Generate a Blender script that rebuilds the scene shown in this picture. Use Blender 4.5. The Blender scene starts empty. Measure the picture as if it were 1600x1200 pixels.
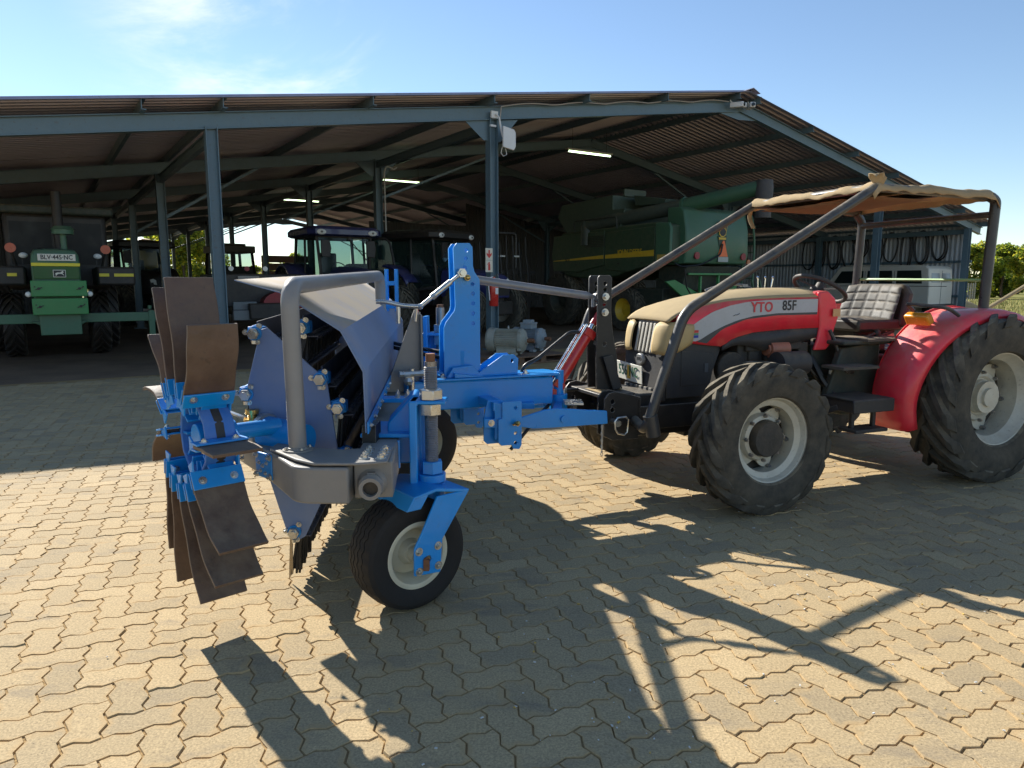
import bpy, bmesh, math, random
from math import pi, sin, cos, radians, atan2, sqrt
from mathutils import Vector, Matrix, noise, geometry
random.seed(11)
scene = bpy.context.scene
coll = scene.collection

# ------------------------------------------------------------------ camera, sky, sun
PITCH = math.atan(160 / 1110.0)
cam_d = bpy.data.cameras.new('camera')
cam_d.sensor_width = 36.0
cam_d.lens = 1110 / 1600 * 36
cam_d.clip_start = 0.05
cam_d.clip_end = 3000
cam = bpy.data.objects.new('camera', cam_d)
cam.location = (0, 0, 1.45)
cam.rotation_euler = (pi / 2 - PITCH, 0, 0)
coll.objects.link(cam)
scene.camera = cam

SUN_EL, SUN_AZ = radians(32.3), radians(-39.4)     # azimuth from +Y towards +X
world = bpy.data.worlds.new('World')
scene.world = world
world.use_nodes = True
wn, wl = world.node_tree.nodes, world.node_tree.links
wn.clear()
w_out = wn.new('ShaderNodeOutputWorld')
w_bg = wn.new('ShaderNodeBackground')
w_bg.inputs['Strength'].default_value = 0.060
w_sky = wn.new('ShaderNodeTexSky')
w_sky.sky_type = 'NISHITA'
w_sky.sun_disc = False
w_sky.sun_elevation = SUN_EL
w_sky.sun_rotation = SUN_AZ
w_sky.altitude = 300
w_sky.air_density = 1.0
w_sky.dust_density = 0.03
w_sky.ozone_density = 2.2
# thin wind-drawn cirrus, spread over the sky by noise of the view direction
w_tc = wn.new('ShaderNodeTexCoord')
w_map = wn.new('ShaderNodeMapping')
w_map.inputs['Rotation'].default_value = (0.3, 0.5, 0.75)
w_map.inputs['Scale'].default_value = (1.5, 3.4, 4.2)
w_n = wn.new('ShaderNodeTexNoise')
w_n.inputs['Scale'].default_value = 1.6
w_n.inputs['Detail'].default_value = 9
w_n.inputs['Roughness'].default_value = 0.62
w_n.inputs['Distortion'].default_value = 0.7
w_r = wn.new('ShaderNodeMapRange')
w_r.interpolation_type = 'SMOOTHSTEP'
w_r.inputs['From Min'].default_value = 0.42
w_r.inputs['From Max'].default_value = 0.74
w_dot = wn.new('ShaderNodeVectorMath')
w_dot.operation = 'DOT_PRODUCT'
w_dot.inputs[1].default_value = Vector((-0.286, 0.911, 0.295)).normalized()
w_r2 = wn.new('ShaderNodeMapRange')
w_r2.interpolation_type = 'SMOOTHSTEP'
w_r2.inputs['From Min'].default_value = 0.972
w_r2.inputs['From Max'].default_value = 0.998
w_r2.inputs['To Max'].default_value = 0.85
w_mul = wn.new('ShaderNodeMath')
w_mul.operation = 'MULTIPLY'
w_mix = wn.new('ShaderNodeMix')
w_mix.data_type = 'RGBA'
w_mix.inputs['B'].default_value = (7.4, 7.7, 8.0, 1)
wl.new(w_tc.outputs['Generated'], w_map.inputs['Vector'])
wl.new(w_map.outputs['Vector'], w_n.inputs['Vector'])
wl.new(w_n.outputs['Fac'], w_r.inputs['Value'])
wl.new(w_tc.outputs['Generated'], w_dot.inputs[0])
wl.new(w_dot.outputs['Value'], w_r2.inputs['Value'])
wl.new(w_r.outputs['Result'], w_mul.inputs[0])
wl.new(w_r2.outputs['Result'], w_mul.inputs[1])
wl.new(w_mul.outputs['Value'], w_mix.inputs['Factor'])
wl.new(w_sky.outputs['Color'], w_mix.inputs['A'])
wl.new(w_mix.outputs['Result'], w_bg.inputs['Color'])
wl.new(w_bg.outputs['Background'], w_out.inputs['Surface'])

sun_d = bpy.data.lights.new('sun', 'SUN')
sun_d.energy = 3.2
sun_d.angle = radians(0.53)
sun_d.color = (1.0, 0.965, 0.885)
sun = bpy.data.objects.new('sun', sun_d)
to_sun = Vector((sin(SUN_AZ) * cos(SUN_EL), cos(SUN_AZ) * cos(SUN_EL), sin(SUN_EL)))
sun.rotation_euler = to_sun.to_track_quat('Z', 'Y').to_euler()
sun.location = to_sun * 60
coll.objects.link(sun)

vs = scene.view_settings
vs.view_transform = 'Standard'
vs.look = 'None'
vs.gamma = 1
vs.use_curve_mapping = False
vs.exposure = 1.46

# ------------------------------------------------------------------ helpers
F_PX = 1110.0
def P(px, py, Y):
    """point at distance Y (metres north of the photographer) on the sight line measured in the photograph"""
    u, v = (px - 800) / F_PX, (py - 600) / F_PX
    d = Vector((u, cos(PITCH) - v * sin(PITCH), -sin(PITCH) - v * cos(PITCH)))
    return Vector((0, 0, 1.45)) + d * (Y / d.y)

def frame(ax):
    a = Vector(ax).normalized()
    h = Vector((0, 0, 1)) if abs(a.z) < 0.9 else Vector((1, 0, 0))
    u = h.cross(a).normalized()
    return u, a.cross(u), a

class MB:
    def __init__(s):
        s.v, s.f, s.mi, s.cur = [], [], [], 0
    def add(s, vs, fs):
        n = len(s.v)
        s.v += [Vector(p) for p in vs]
        s.f += [tuple(i + n for i in f) for f in fs]
        s.mi += [s.cur] * len(fs)
        return s
    def box(s, c, size, M=None):
        hx, hy, hz = size[0] / 2, size[1] / 2, size[2] / 2
        vs = [Vector((x, y, z)) for x in (-hx, hx) for y in (-hy, hy) for z in (-hz, hz)]
        if M is not None: vs = [M @ p for p in vs]
        c = Vector(c)
        return s.add([p + c for p in vs], [(0, 1, 3, 2), (4, 6, 7, 5), (0, 4, 5, 1), (2, 3, 7, 6), (0, 2, 6, 4), (1, 5, 7, 3)])
    def bar(s, p0, p1, w, h, up=(0, 0, 1)):
        p0, p1 = Vector(p0), Vector(p1)
        d = (p1 - p0).normalized()
        sd = d.cross(Vector(up))
        if sd.length < 1e-4: sd = d.cross(Vector((1, 0, 0)))
        sd.normalize()
        u = sd.cross(d)
        vs = [q + sd * a * w / 2 + u * b * h / 2 for q in (p0, p1) for a, b in ((-1, -1), (1, -1), (1, 1), (-1, 1))]
        return s.add(vs, [(0, 3, 2, 1), (4, 5, 6, 7), (0, 1, 5, 4), (1, 2, 6, 5), (2, 3, 7, 6), (3, 0, 4, 7)])
    def cyl(s, p0, p1, r0, r1=None, n=16, caps=True, rot=0.0):
        p0, p1 = Vector(p0), Vector(p1)
        r1 = r0 if r1 is None else r1
        u, w, a = frame(p1 - p0)
        vs = []
        for q, r in ((p0, r0), (p1, r1)):
            for i in range(n):
                t = 2 * pi * i / n + rot
                vs.append(q + (u * cos(t) + w * sin(t)) * r)
        fs = [(i, (i + 1) % n, n + (i + 1) % n, n + i) for i in range(n)]
        if caps: fs += [tuple(reversed(range(n))), tuple(range(n, 2 * n))]
        return s.add(vs, fs)
    def tube(s, pts, r, n=10, closed=False):
        pts = [Vector(p) for p in pts]
        m = len(pts)
        rr = r if isinstance(r, (list, tuple)) else [r] * m
        vs, prev = [], None
        for i, p in enumerate(pts):
            if closed: t = pts[(i + 1) % m] - pts[i - 1]
            else: t = pts[min(i + 1, m - 1)] - pts[max(i - 1, 0)]
            t.normalize()
            if prev is None: u = frame(t)[0]
            else:
                u = prev - t * prev.dot(t)
                u = u.normalized() if u.length > 1e-5 else frame(t)[0]
            prev = u
            w = t.cross(u)
            for k in range(n):
                a = 2 * pi * k / n
                vs.append(p + (u * cos(a) + w * sin(a)) * rr[i])
        fs = []
        for i in range(m if closed else m - 1):
            j = (i + 1) % m
            for k in range(n):
                l = (k + 1) % n
                fs.append((i * n + k, i * n + l, j * n + l, j * n + k))
        if not closed: fs += [tuple(reversed(range(n))), tuple(range((m - 1) * n, m * n))]
        return s.add(vs, fs)
    def prism(s, poly, O, X, Y, D, holes=()):
        """outline (x, y) in the plane O + xX + yY pushed along D; holes are (x, y, r)"""
        O, X, Y, D = Vector(O), Vector(X), Vector(Y), Vector(D)
        rings = [list(poly)]
        for hx, hy, hr in holes:
            rings.append([(hx + hr * cos(2 * pi * k / 10), hy + hr * sin(2 * pi * k / 10)) for k in range(10)])
        flat = [p for r in rings for p in r]
        N = len(flat)
        vs = [O + X * p[0] + Y * p[1] for p in flat]
        vs += [p + D for p in vs]
        if holes:
            tri = geometry.tessellate_polygon([[Vector((p[0], p[1], 0)) for p in r] for r in rings])
            fs = [tuple(t) for t in tri] + [tuple(i + N for i in reversed(t)) for t in tri]
        else:
            fs = [tuple(range(N)), tuple(reversed(range(N, 2 * N)))]
        b = 0
        for r in rings:
            m = len(r)
            fs += [(b + i, b + (i + 1) % m, N + b + (i + 1) % m, N + b + i) for i in range(m)]
            b += m
        return s.add(vs, fs)
    def lathe(s, prof, O, ax, n=32, closed=False):
        """prof: list of (radius, height along ax)"""
        O = Vector(O)
        u, w, a = frame(ax)
        m = len(prof)
        vs = [O + a * h + (u * cos(2 * pi * k / n) + w * sin(2 * pi * k / n)) * max(r, 1e-4) for r, h in prof for k in range(n)]
        fs = []
        for i in range(m if closed else m - 1):
            j = (i + 1) % m
            for k in range(n):
                l = (k + 1) % n
                fs.append((i * n + k, i * n + l, j * n + l, j * n + k))
        return s.add(vs, fs)
    def sphere(s, c, r, n=12, sc=(1, 1, 1)):
        c = Vector(c)
        m = n // 2
        vs = [c + Vector((r * sc[0] * sin(pi * i / m) * cos(2 * pi * k / n), r * sc[1] * sin(pi * i / m) * sin(2 * pi * k / n), r * sc[2] * cos(pi * i / m))) for i in range(m + 1) for k in range(n)]
        return s.add(vs, [(i * n + k, (i + 1) * n + k, (i + 1) * n + (k + 1) % n, i * n + (k + 1) % n) for i in range(m) for k in range(n)])
    def grid(s, fn, nu, nv):
        vs = [fn(i / nu, j / nv) for i in range(nu + 1) for j in range(nv + 1)]
        return s.add(vs, [(i * (nv + 1) + j, (i + 1) * (nv + 1) + j, (i + 1) * (nv + 1) + j + 1, i * (nv + 1) + j + 1) for i in range(nu) for j in range(nv)])
    def loft(s, secs, caps=True, closed=True):
        m, n = len(secs), len(secs[0])
        vs = [Vector(p) for q in secs for p in q]
        fs = []
        for i in range(m - 1):
            for k in range(n if closed else n - 1):
                l = (k + 1) % n
                fs.append((i * n + k, i * n + l, (i + 1) * n + l, (i + 1) * n + k))
        if caps and closed: fs += [tuple(reversed(range(n))), tuple(range((m - 1) * n, m * n))]
        return s.add(vs, fs)
    def mesh(s, name, off=None, smooth=38, weld=True):
        me = bpy.data.meshes.new(name)
        vs = s.v if off is None else [p - off for p in s.v]
        me.from_pydata([tuple(p) for p in vs], [], s.f)
        if any(s.mi): me.polygons.foreach_set('material_index', s.mi)
        bm = bmesh.new()
        bm.from_mesh(me)
        if weld: bmesh.ops.remove_doubles(bm, verts=bm.verts, dist=1e-5)
        bmesh.ops.recalc_face_normals(bm, faces=bm.faces)
        bm.to_mesh(me)
        bm.free()
        if smooth:
            me.polygons.foreach_set('use_smooth', [True] * len(me.polygons))
            me.set_sharp_from_angle(angle=radians(smooth))
        return me

OFF = {}       # name of a thing's root -> its base point when its parts are given in yard coordinates
def root_off(o):
    while o is not None:
        if o.name in OFF: return OFF[o.name]
        o = o.parent
    return None

def obj(name, mb, mats, parent=None, smooth=38, bevel=0, seg=2, label=None, solid=0):
    me = mb.mesh(name, root_off(parent), smooth) if isinstance(mb, MB) else mb
    for m in (mats if isinstance(mats, (list, tuple)) else [mats]):
        me.materials.append(m)
    o = bpy.data.objects.new(name, me)
    coll.objects.link(o)
    if parent is not None: o.parent = parent
    if solid:
        m = o.modifiers.new('solidify', 'SOLIDIFY'); m.thickness = solid; m.offset = 0
    if bevel:
        m = o.modifiers.new('bevel', 'BEVEL'); m.width = bevel; m.segments = seg; m.limit_method = 'ANGLE'; m.angle_limit = radians(40)
        m.harden_normals = False
    if label: o['label'] = label
    return o

def thing(name, label, cat, loc=(0, 0, 0), rotz=0, group=None, world_coords=False):
    o = bpy.data.objects.new(name, None)
    o.empty_display_size = 0.3
    coll.objects.link(o)
    o.location = loc
    o.rotation_euler = (0, 0, rotz)
    tag(o, label, cat, group)
    if world_coords: OFF[o.name] = Vector(loc)
    return o

def tag(o, label, cat, group=None):
    o['label'] = label
    o['category'] = cat
    if group: o['group'] = group
    return o

def struct(o):
    o['kind'] = 'structure'
    return o

def copy_tree(o, parent=None):
    c = o.copy()
    coll.objects.link(c)
    if parent is not None: c.parent = parent
    for ch in list(o.children): copy_tree(ch, c)
    return c

def share(name, me, parent, M, label=None):
    """another part that shares mesh data, placed by a matrix in its parent's space"""
    o = bpy.data.objects.new(name, me)
    coll.objects.link(o)
    o.parent = parent
    o.matrix_local = M
    if label: o['label'] = label
    return o

def place(p, d, roll=0.0):
    u, w, a = frame(d)
    R = Matrix((u, w, a)).transposed().to_4x4()
    return Matrix.Translation(Vector(p)) @ R @ Matrix.Rotation(roll, 4, 'Z')

def text_mesh(s, size, depth=0.002, align='CENTER', shear=0.0, spacing=1.0, bold=0.0):
    cu = bpy.data.curves.new('writing', 'FONT')
    cu.body = s
    cu.size = size
    cu.extrude = depth
    cu.align_x = align
    cu.align_y = 'CENTER'
    cu.shear = shear
    cu.space_character = spacing
    cu.offset = bold
    cu.resolution_u = 3
    o = bpy.data.objects.new('writing', cu)
    coll.objects.link(o)
    bpy.context.view_layer.update()
    me = bpy.data.meshes.new_from_object(o.evaluated_get(bpy.context.evaluated_depsgraph_get()))
    bpy.data.objects.remove(o)
    me.materials.clear()
    return me

def writing(s, size, mat_, parent, O, X, Y, name='lettering', sx=1.0, **kw):
    """flat lettering; X is the reading direction and Y is up, both in the parent's space"""
    me = text_mesh(s, size, **kw)
    me.materials.append(mat_)
    o = bpy.data.objects.new(name, me)
    coll.objects.link(o)
    o.parent = parent
    X = Vector(X).normalized(); Y = Vector(Y).normalized(); Z = X.cross(Y)
    R = Matrix((X * sx, Y, Z)).transposed().to_4x4()
    O = Vector(O)
    off = root_off(parent)
    if off is not None: O = O - off
    o.matrix_local = Matrix.Translation(O) @ R
    return o

def arc(c, r, a0, a1, n, X=(1, 0, 0), Y=(0, 1, 0)):
    c, X, Y = Vector(c), Vector(X), Vector(Y)
    return [c + (X * cos(a0 + (a1 - a0) * i / n) + Y * sin(a0 + (a1 - a0) * i / n)) * r for i in range(n + 1)]

def bend_path(pts, r=0.08, n=5):
    """polyline with its corners rounded"""
    pts = [Vector(p) for p in pts]
    out = [pts[0]]
    for i in range(1, len(pts) - 1):
        a, b, c = pts[i - 1], pts[i], pts[i + 1]
        d0, d1 = (a - b), (c - b)
        k = min(r, d0.length * 0.45, d1.length * 0.45)
        q0, q1 = b + d0.normalized() * k, b + d1.normalized() * k
        for t in range(n + 1):
            t /= n
            out.append(q0 * (1 - t) ** 2 + b * 2 * t * (1 - t) + q1 * t * t)
    out.append(pts[-1])
    return out

# ------------------------------------------------------------------ materials
def nodes_of(m):
    m.use_nodes = True
    return m.node_tree.nodes, m.node_tree.links

def paint(name, colr, rough=0.4, var=0.12, dust=0.0, dustcol=(0.36, 0.27, 0.16), metal=0.0, coat=0.0, bump=0.0,
          scale=5.0, spec=0.5, spots=0.0, spotcol=(0.05, 0.04, 0.03), bscale=60.0, base_dust=0.25, dmin=0.0, z0=0.1, z1=0.9, edge=0.0, edgecol=(0.4, 0.4, 0.4)):
    m = bpy.data.materials.new(name)
    n, l = nodes_of(m)
    b = n['Principled BSDF']
    b.inputs['Metallic'].default_value = metal
    b.inputs['Coat Weight'].default_value = coat
    b.inputs['Specular IOR Level'].default_value = spec
    tc = n.new('ShaderNodeTexCoord')
    n1 = n.new('ShaderNodeTexNoise')
    n1.inputs['Scale'].default_value = scale
    n1.inputs['Detail'].default_value = 7
    n1.inputs['Roughness'].default_value = 0.65
    l.new(tc.outputs['Object'], n1.inputs['Vector'])
    r1 = n.new('ShaderNodeMapRange')
    r1.inputs['From Min'].default_value = 0.3
    r1.inputs['From Max'].default_value = 0.7
    r1.inputs['To Min'].default_value = 1 - var
    r1.inputs['To Max'].default_value = 1 + var
    l.new(n1.outputs['Fac'], r1.inputs['Value'])
    mu = n.new('ShaderNodeMix'); mu.data_type = 'RGBA'; mu.blend_type = 'MULTIPLY'
    mu.inputs['Factor'].default_value = 1
    mu.inputs['A'].default_value = (*colr, 1)
    l.new(r1.outputs['Result'], mu.inputs['B'])
    cur = mu.outputs['Result']
    rr = n.new('ShaderNodeMapRange')
    rr.inputs['From Min'].default_value = 0.3
    rr.inputs['From Max'].default_value = 0.7
    rr.inputs['To Min'].default_value = max(0.03, rough - 0.1)
    rr.inputs['To Max'].default_value = min(1, rough + 0.12)
    l.new(n1.outputs['Fac'], rr.inputs['Value'])
    rcur = rr.outputs['Result']
    if spots:
        n3 = n.new('ShaderNodeTexNoise'); n3.inputs['Scale'].default_value = scale * 6; n3.inputs['Detail'].default_value = 5
        l.new(tc.outputs['Object'], n3.inputs['Vector'])
        r3 = n.new('ShaderNodeMapRange'); r3.inputs['From Min'].default_value = 0.62; r3.inputs['From Max'].default_value = 0.7
        r3.inputs['To Max'].default_value = spots
        l.new(n3.outputs['Fac'], r3.inputs['Value'])
        m3 = n.new('ShaderNodeMix'); m3.data_type = 'RGBA'
        m3.inputs['B'].default_value = (*spotcol, 1)
        l.new(r3.outputs['Result'], m3.inputs['Factor']); l.new(cur, m3.inputs['A'])
        cur = m3.outputs['Result']
    if dust:
        ge = n.new('ShaderNodeNewGeometry')
        sx = n.new('ShaderNodeSeparateXYZ')
        l.new(ge.outputs['Normal'], sx.inputs['Vector'])
        r2 = n.new('ShaderNodeMapRange'); r2.interpolation_type = 'SMOOTHSTEP'
        r2.inputs['From Min'].default_value = z0; r2.inputs['From Max'].default_value = z1
        r2.inputs['To Min'].default_value = base_dust
        l.new(sx.outputs['Z'], r2.inputs['Value'])
        n2 = n.new('ShaderNodeTexNoise'); n2.inputs['Scale'].default_value = scale * 1.7; n2.inputs['Detail'].default_value = 8
        n2.inputs['Roughness'].default_value = 0.7
        l.new(tc.outputs['Object'], n2.inputs['Vector'])
        r4 = n.new('ShaderNodeMapRange'); r4.inputs['From Min'].default_value = 0.28; r4.inputs['From Max'].default_value = 0.72
        r4.inputs['To Max'].default_value = dust * 1.25; r4.inputs['To Min'].default_value = dust * dmin
        l.new(n2.outputs['Fac'], r4.inputs['Value'])
        mm = n.new('ShaderNodeMath'); mm.operation = 'MULTIPLY'; mm.use_clamp = True
        l.new(r2.outputs['Result'], mm.inputs[0]); l.new(r4.outputs['Result'], mm.inputs[1])
        md = n.new('ShaderNodeMix'); md.data_type = 'RGBA'
        md.inputs['B'].default_value = (*dustcol, 1)
        l.new(mm.outputs['Value'], md.inputs['Factor']); l.new(cur, md.inputs['A'])
        cur = md.outputs['Result']
        mr = n.new('ShaderNodeMix'); mr.inputs['B'].default_value = 0.9
        l.new(mm.outputs['Value'], mr.inputs['Factor']); l.new(rcur, mr.inputs['A'])
        rcur = mr.outputs['Result']
    if edge:
        be = n.new('ShaderNodeBevel'); be.samples = 3; be.inputs['Radius'].default_value = 0.0045
        ge2 = n.new('ShaderNodeNewGeometry')
        dt = n.new('ShaderNodeVectorMath'); dt.operation = 'DOT_PRODUCT'
        l.new(be.outputs['Normal'], dt.inputs[0]); l.new(ge2.outputs['Normal'], dt.inputs[1])
        re_ = n.new('ShaderNodeMapRange'); re_.inputs['From Min'].default_value = 0.985; re_.inputs['From Max'].default_value = 0.90
        re_.inputs['To Min'].default_value = 0; re_.inputs['To Max'].default_value = edge
        l.new(dt.outputs['Value'], re_.inputs['Value'])
        ne = n.new('ShaderNodeTexNoise'); ne.inputs['Scale'].default_value = 26; ne.inputs['Detail'].default_value = 3
        l.new(tc.outputs['Object'], ne.inputs['Vector'])
        rn = n.new('ShaderNodeMapRange'); rn.inputs['From Min'].default_value = 0.35; rn.inputs['From Max'].default_value = 0.6
        l.new(ne.outputs['Fac'], rn.inputs['Value'])
        me_ = n.new('ShaderNodeMath'); me_.operation = 'MULTIPLY'
        l.new(re_.outputs['Result'], me_.inputs[0]); l.new(rn.outputs['Result'], me_.inputs[1])
        mxe = n.new('ShaderNodeMix'); mxe.data_type = 'RGBA'; mxe.inputs['B'].default_value = (*edgecol, 1)
        l.new(me_.outputs['Value'], mxe.inputs['Factor']); l.new(cur, mxe.inputs['A'])
        cur = mxe.outputs['Result']
    l.new(cur, b.inputs['Base Color'])
    l.new(rcur, b.inputs['Roughness'])
    if bump:
        n5 = n.new('ShaderNodeTexNoise'); n5.inputs['Scale'].default_value = bscale; n5.inputs['Detail'].default_value = 4
        l.new(tc.outputs['Object'], n5.inputs['Vector'])
        bu = n.new('ShaderNodeBump'); bu.inputs['Strength'].default_value = bump; bu.inputs['Distance'].default_value = 0.01
        l.new(n5.outputs['Fac'], bu.inputs['Height']); l.new(bu.outputs['Normal'], b.inputs['Normal'])
    return m

def glass_mat(name, colr, trans=0.6, rough=0.08):
    m = bpy.data.materials.new(name)
    n, l = nodes_of(m)
    b = n['Principled BSDF']
    b.inputs['Base Color'].default_value = (*colr, 1)
    b.inputs['Roughness'].default_value = rough
    t = n.new('ShaderNodeBsdfTransparent')
    t.inputs['Color'].default_value = (0.55, 0.72, 0.70, 1)
    mx = n.new('ShaderNodeMixShader')
    mx.inputs['Fac'].default_value = trans
    l.new(b.outputs['BSDF'], mx.inputs[1]); l.new(t.outputs['BSDF'], mx.inputs[2])
    l.new(mx.outputs['Shader'], n['Material Output'].inputs['Surface'])
    return m

def emit_mat(name, colr, s):
    m = bpy.data.materials.new(name)
    n, l = nodes_of(m)
    b = n['Principled BSDF']
    b.inputs['Base Color'].default_value = (*colr, 1)
    b.inputs['Emission Color'].default_value = (*colr, 1)
    b.inputs['Emission Strength'].default_value = s
    return m

BLUE = paint('blue_paint', (0.001, 0.26, 0.70), 0.36, 0.07, dust=0.05, coat=0.15, scale=4, bump=0.05, bscale=90, dustcol=(0.30, 0.27, 0.22), edge=0.55, edgecol=(0.20, 0.42, 0.75), spots=0.10, spotcol=(0.05, 0.07, 0.10))
HOODBLUE = paint('dusty_sky_toned_blue_sheet', (0.05, 0.19, 0.46), 0.28, 0.07, dust=0.95, dustcol=(0.37, 0.305, 0.225), scale=2.2, base_dust=0.34, bump=0.04, dmin=0.8, z0=0.35, z1=0.80)  # dust on top; extra greying on the sides imitates reflected sky
GREY = paint('grey_frame_paint', (0.20, 0.195, 0.19), 0.38, 0.08, dust=0.45, dustcol=(0.42, 0.36, 0.27), bump=0.06, bscale=120, edge=0.4, edgecol=(0.42, 0.41, 0.39), spots=0.12, spotcol=(0.1, 0.08, 0.06))
PIPEGREY = paint('grey_pipe_paint', (0.23, 0.225, 0.22), 0.33, 0.08, dust=0.35, dustcol=(0.42, 0.36, 0.27), bump=0.04)
DARKBAR = paint('dark_blue_bar_paint', (0.045, 0.058, 0.095), 0.45, 0.15, dust=0.3)
BRISTLE = paint('black_bristle', (0.008, 0.008, 0.009), 0.55, 0.2)
TINE = paint('spring_wire', (0.34, 0.29, 0.22), 0.35, 0.2, metal=0.8)
ZINC = paint('zinc_plating', (0.58, 0.57, 0.53), 0.30, 0.15, metal=0.85, scale=12)
BRASS = paint('brass', (0.62, 0.42, 0.13), 0.3, 0.15, metal=0.9, scale=14)
STEEL = paint('worn_steel', (0.28, 0.27, 0.26), 0.38, 0.25, metal=0.7, scale=10, spots=0.5, spotcol=(0.13, 0.07, 0.04))
RUBBERPAD = paint('brown_rubber_paddle', (0.095, 0.056, 0.038), 0.46, 0.3, dust=0.7, dustcol=(0.24, 0.18, 0.12), scale=6, bump=0.25, bscale=40, spots=0.35, spotcol=(0.02, 0.016, 0.014))
TYRE = paint('black_tyre_rubber', (0.016, 0.015, 0.015), 0.72, 0.25, dust=0.12, dustcol=(0.20, 0.16, 0.11), bump=0.15, bscale=50, spec=0.35)
AGTYRE = paint('dusty_tractor_tyre', (0.028, 0.028, 0.026), 0.8, 0.25, dust=0.85, dustcol=(0.30, 0.25, 0.17), bump=0.25, bscale=30, base_dust=0.28, spec=0.3)
CREAM = paint('cream_rim_paint', (0.60, 0.56, 0.42), 0.42, 0.1, dust=0.3, scale=8)
SILVER = paint('silver_rim_paint', (0.56, 0.54, 0.45), 0.42, 0.12, dust=0.35, base_dust=0.45, metal=0.1, scale=8, spots=0.3)
RED = paint('red_tractor_paint', (0.86, 0.018, 0.048), 0.34, 0.1, dust=0.55, dustcol=(0.42, 0.30, 0.20), coat=0.25, base_dust=0.24)
CYLRED = paint('red_cylinder_paint', (0.55, 0.010, 0.012), 0.28, 0.08, coat=0.4, dust=0.25)
BLACK = paint('black_satin_paint', (0.010, 0.010, 0.011), 0.42, 0.2, dust=0.5, dustcol=(0.30, 0.25, 0.18), base_dust=0.10, scale=6, bump=0.05, edge=0.9, edgecol=(0.42, 0.38, 0.32))
BLACKPL = paint('faded_black_plastic', (0.022, 0.023, 0.026), 0.55, 0.15, dust=0.4, base_dust=0.15, bump=0.08)
DUST = paint('thick_tan_dust', (0.42, 0.32, 0.18), 0.92, 0.1, scale=4, bump=0.2, bscale=14, spec=0.15)
LENS = paint('dust_covered_lens', (0.50, 0.36, 0.16), 0.6, 0.1, scale=5, spots=0.15, spotcol=(0.3, 0.22, 0.12))
DECAL = paint('silver_grey_decal', (0.46, 0.47, 0.48), 0.45, 0.06, dust=0.2, scale=9, spots=0.1)
DECALDK = paint('dark_grey_decal', (0.045, 0.05, 0.055), 0.5, 0.08, dust=0.2)
LETRED = paint('red_lettering', (0.62, 0.05, 0.06), 0.5, 0.1)
LETBLK = paint('black_lettering', (0.018, 0.018, 0.02), 0.5, 0.1)
LETGRN = paint('green_plate_lettering', (0.012, 0.10, 0.05), 0.5, 0.1)
WHITE = paint('white_plastic', (0.74, 0.74, 0.72), 0.42, 0.05, dust=0.25)
PLATEW = paint('number_plate_white', (0.70, 0.68, 0.58), 0.4, 0.06, dust=0.15)
YELLOW = paint('yellow_paint', (0.68, 0.43, 0.02), 0.42, 0.1, dust=0.35, scale=6)
AMBER = paint('amber_lens', (0.66, 0.26, 0.02), 0.25, 0.1)
VINYL = paint('grey_quilted_vinyl', (0.08, 0.078, 0.072), 0.6, 0.1, dust=0.35, bump=0.1)
SEATBLK = paint('black_vinyl', (0.012, 0.012, 0.012), 0.5, 0.2, dust=0.35)
CANVAS = paint('tan_canvas', (0.42, 0.31, 0.18), 0.95, 0.16, scale=5, bump=0.35, bscale=220, spots=0.15, spotcol=(0.2, 0.13, 0.07), spec=0.1)
ROLLBAR = paint('scuffed_black_tube', (0.030, 0.032, 0.036), 0.30, 0.2, dust=0.75, dustcol=(0.36, 0.29, 0.19), base_dust=0.10, scale=7, bump=0.05)
LINKGREY = paint('grey_tube', (0.22, 0.23, 0.25), 0.36, 0.12, dust=0.5, metal=0.3, scale=8, spots=0.3)
HOSE = paint('black_hose', (0.012, 0.012, 0.012), 0.45, 0.1)
CHROME = paint('chrome', (0.75, 0.75, 0.75), 0.12, 0.05, metal=1.0)
ENGINE = paint('oily_engine', (0.025, 0.024, 0.023), 0.6, 0.4, dust=0.4, scale=9, bump=0.2)
DKGREEN = paint('dark_green_chassis', (0.012, 0.028, 0.024), 0.55, 0.2, dust=0.5, scale=6)
TEAL = paint('blue_grey_steelwork', (0.105, 0.175, 0.215), 0.42, 0.12, dust=0.2, scale=3, bump=0.04, spots=0.35, spotcol=(0.10, 0.07, 0.05))
GALV = paint('galvanised_roof_sheet', (0.43, 0.40, 0.46), 0.42, 0.14, metal=0.55, scale=1.3, spots=0.3, spotcol=(0.16, 0.10, 0.06))
CLAD = paint('grey_wall_sheet', (0.50, 0.53, 0.55), 0.5, 0.12, metal=0.1, scale=1.1, dust=0.1)
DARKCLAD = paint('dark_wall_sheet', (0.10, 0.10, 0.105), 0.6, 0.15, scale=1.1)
JDGREEN = paint('green_machine_paint', (0.048, 0.14, 0.078), 0.42, 0.12, dust=0.4, dustcol=(0.20, 0.17, 0.11), scale=3)
JDGREEN2 = paint('bright_green_paint', (0.03, 0.22, 0.06), 0.4, 0.1, dust=0.25, scale=5)
NHBLUE = paint('navy_blue_paint', (0.012, 0.022, 0.13), 0.32, 0.1, dust=0.25, coat=0.3)
CABDARK = paint('dark_cab_trim', (0.018, 0.017, 0.018), 0.5, 0.2, dust=0.2)
BARNRED = paint('dull_red_paint', (0.28, 0.020, 0.030), 0.45, 0.15, dust=0.3)
GLASS = glass_mat('cab_glass', (0.03, 0.05, 0.05), 0.62)
DKGLASS = glass_mat('dark_window_glass', (0.012, 0.014, 0.015), 0.2)
LAMPW = paint('white_lamp_lens', (0.80, 0.80, 0.76), 0.2, 0.05)
TUBE = emit_mat('lit_tube', (0.75, 1.0, 0.62), 2.0)
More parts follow.
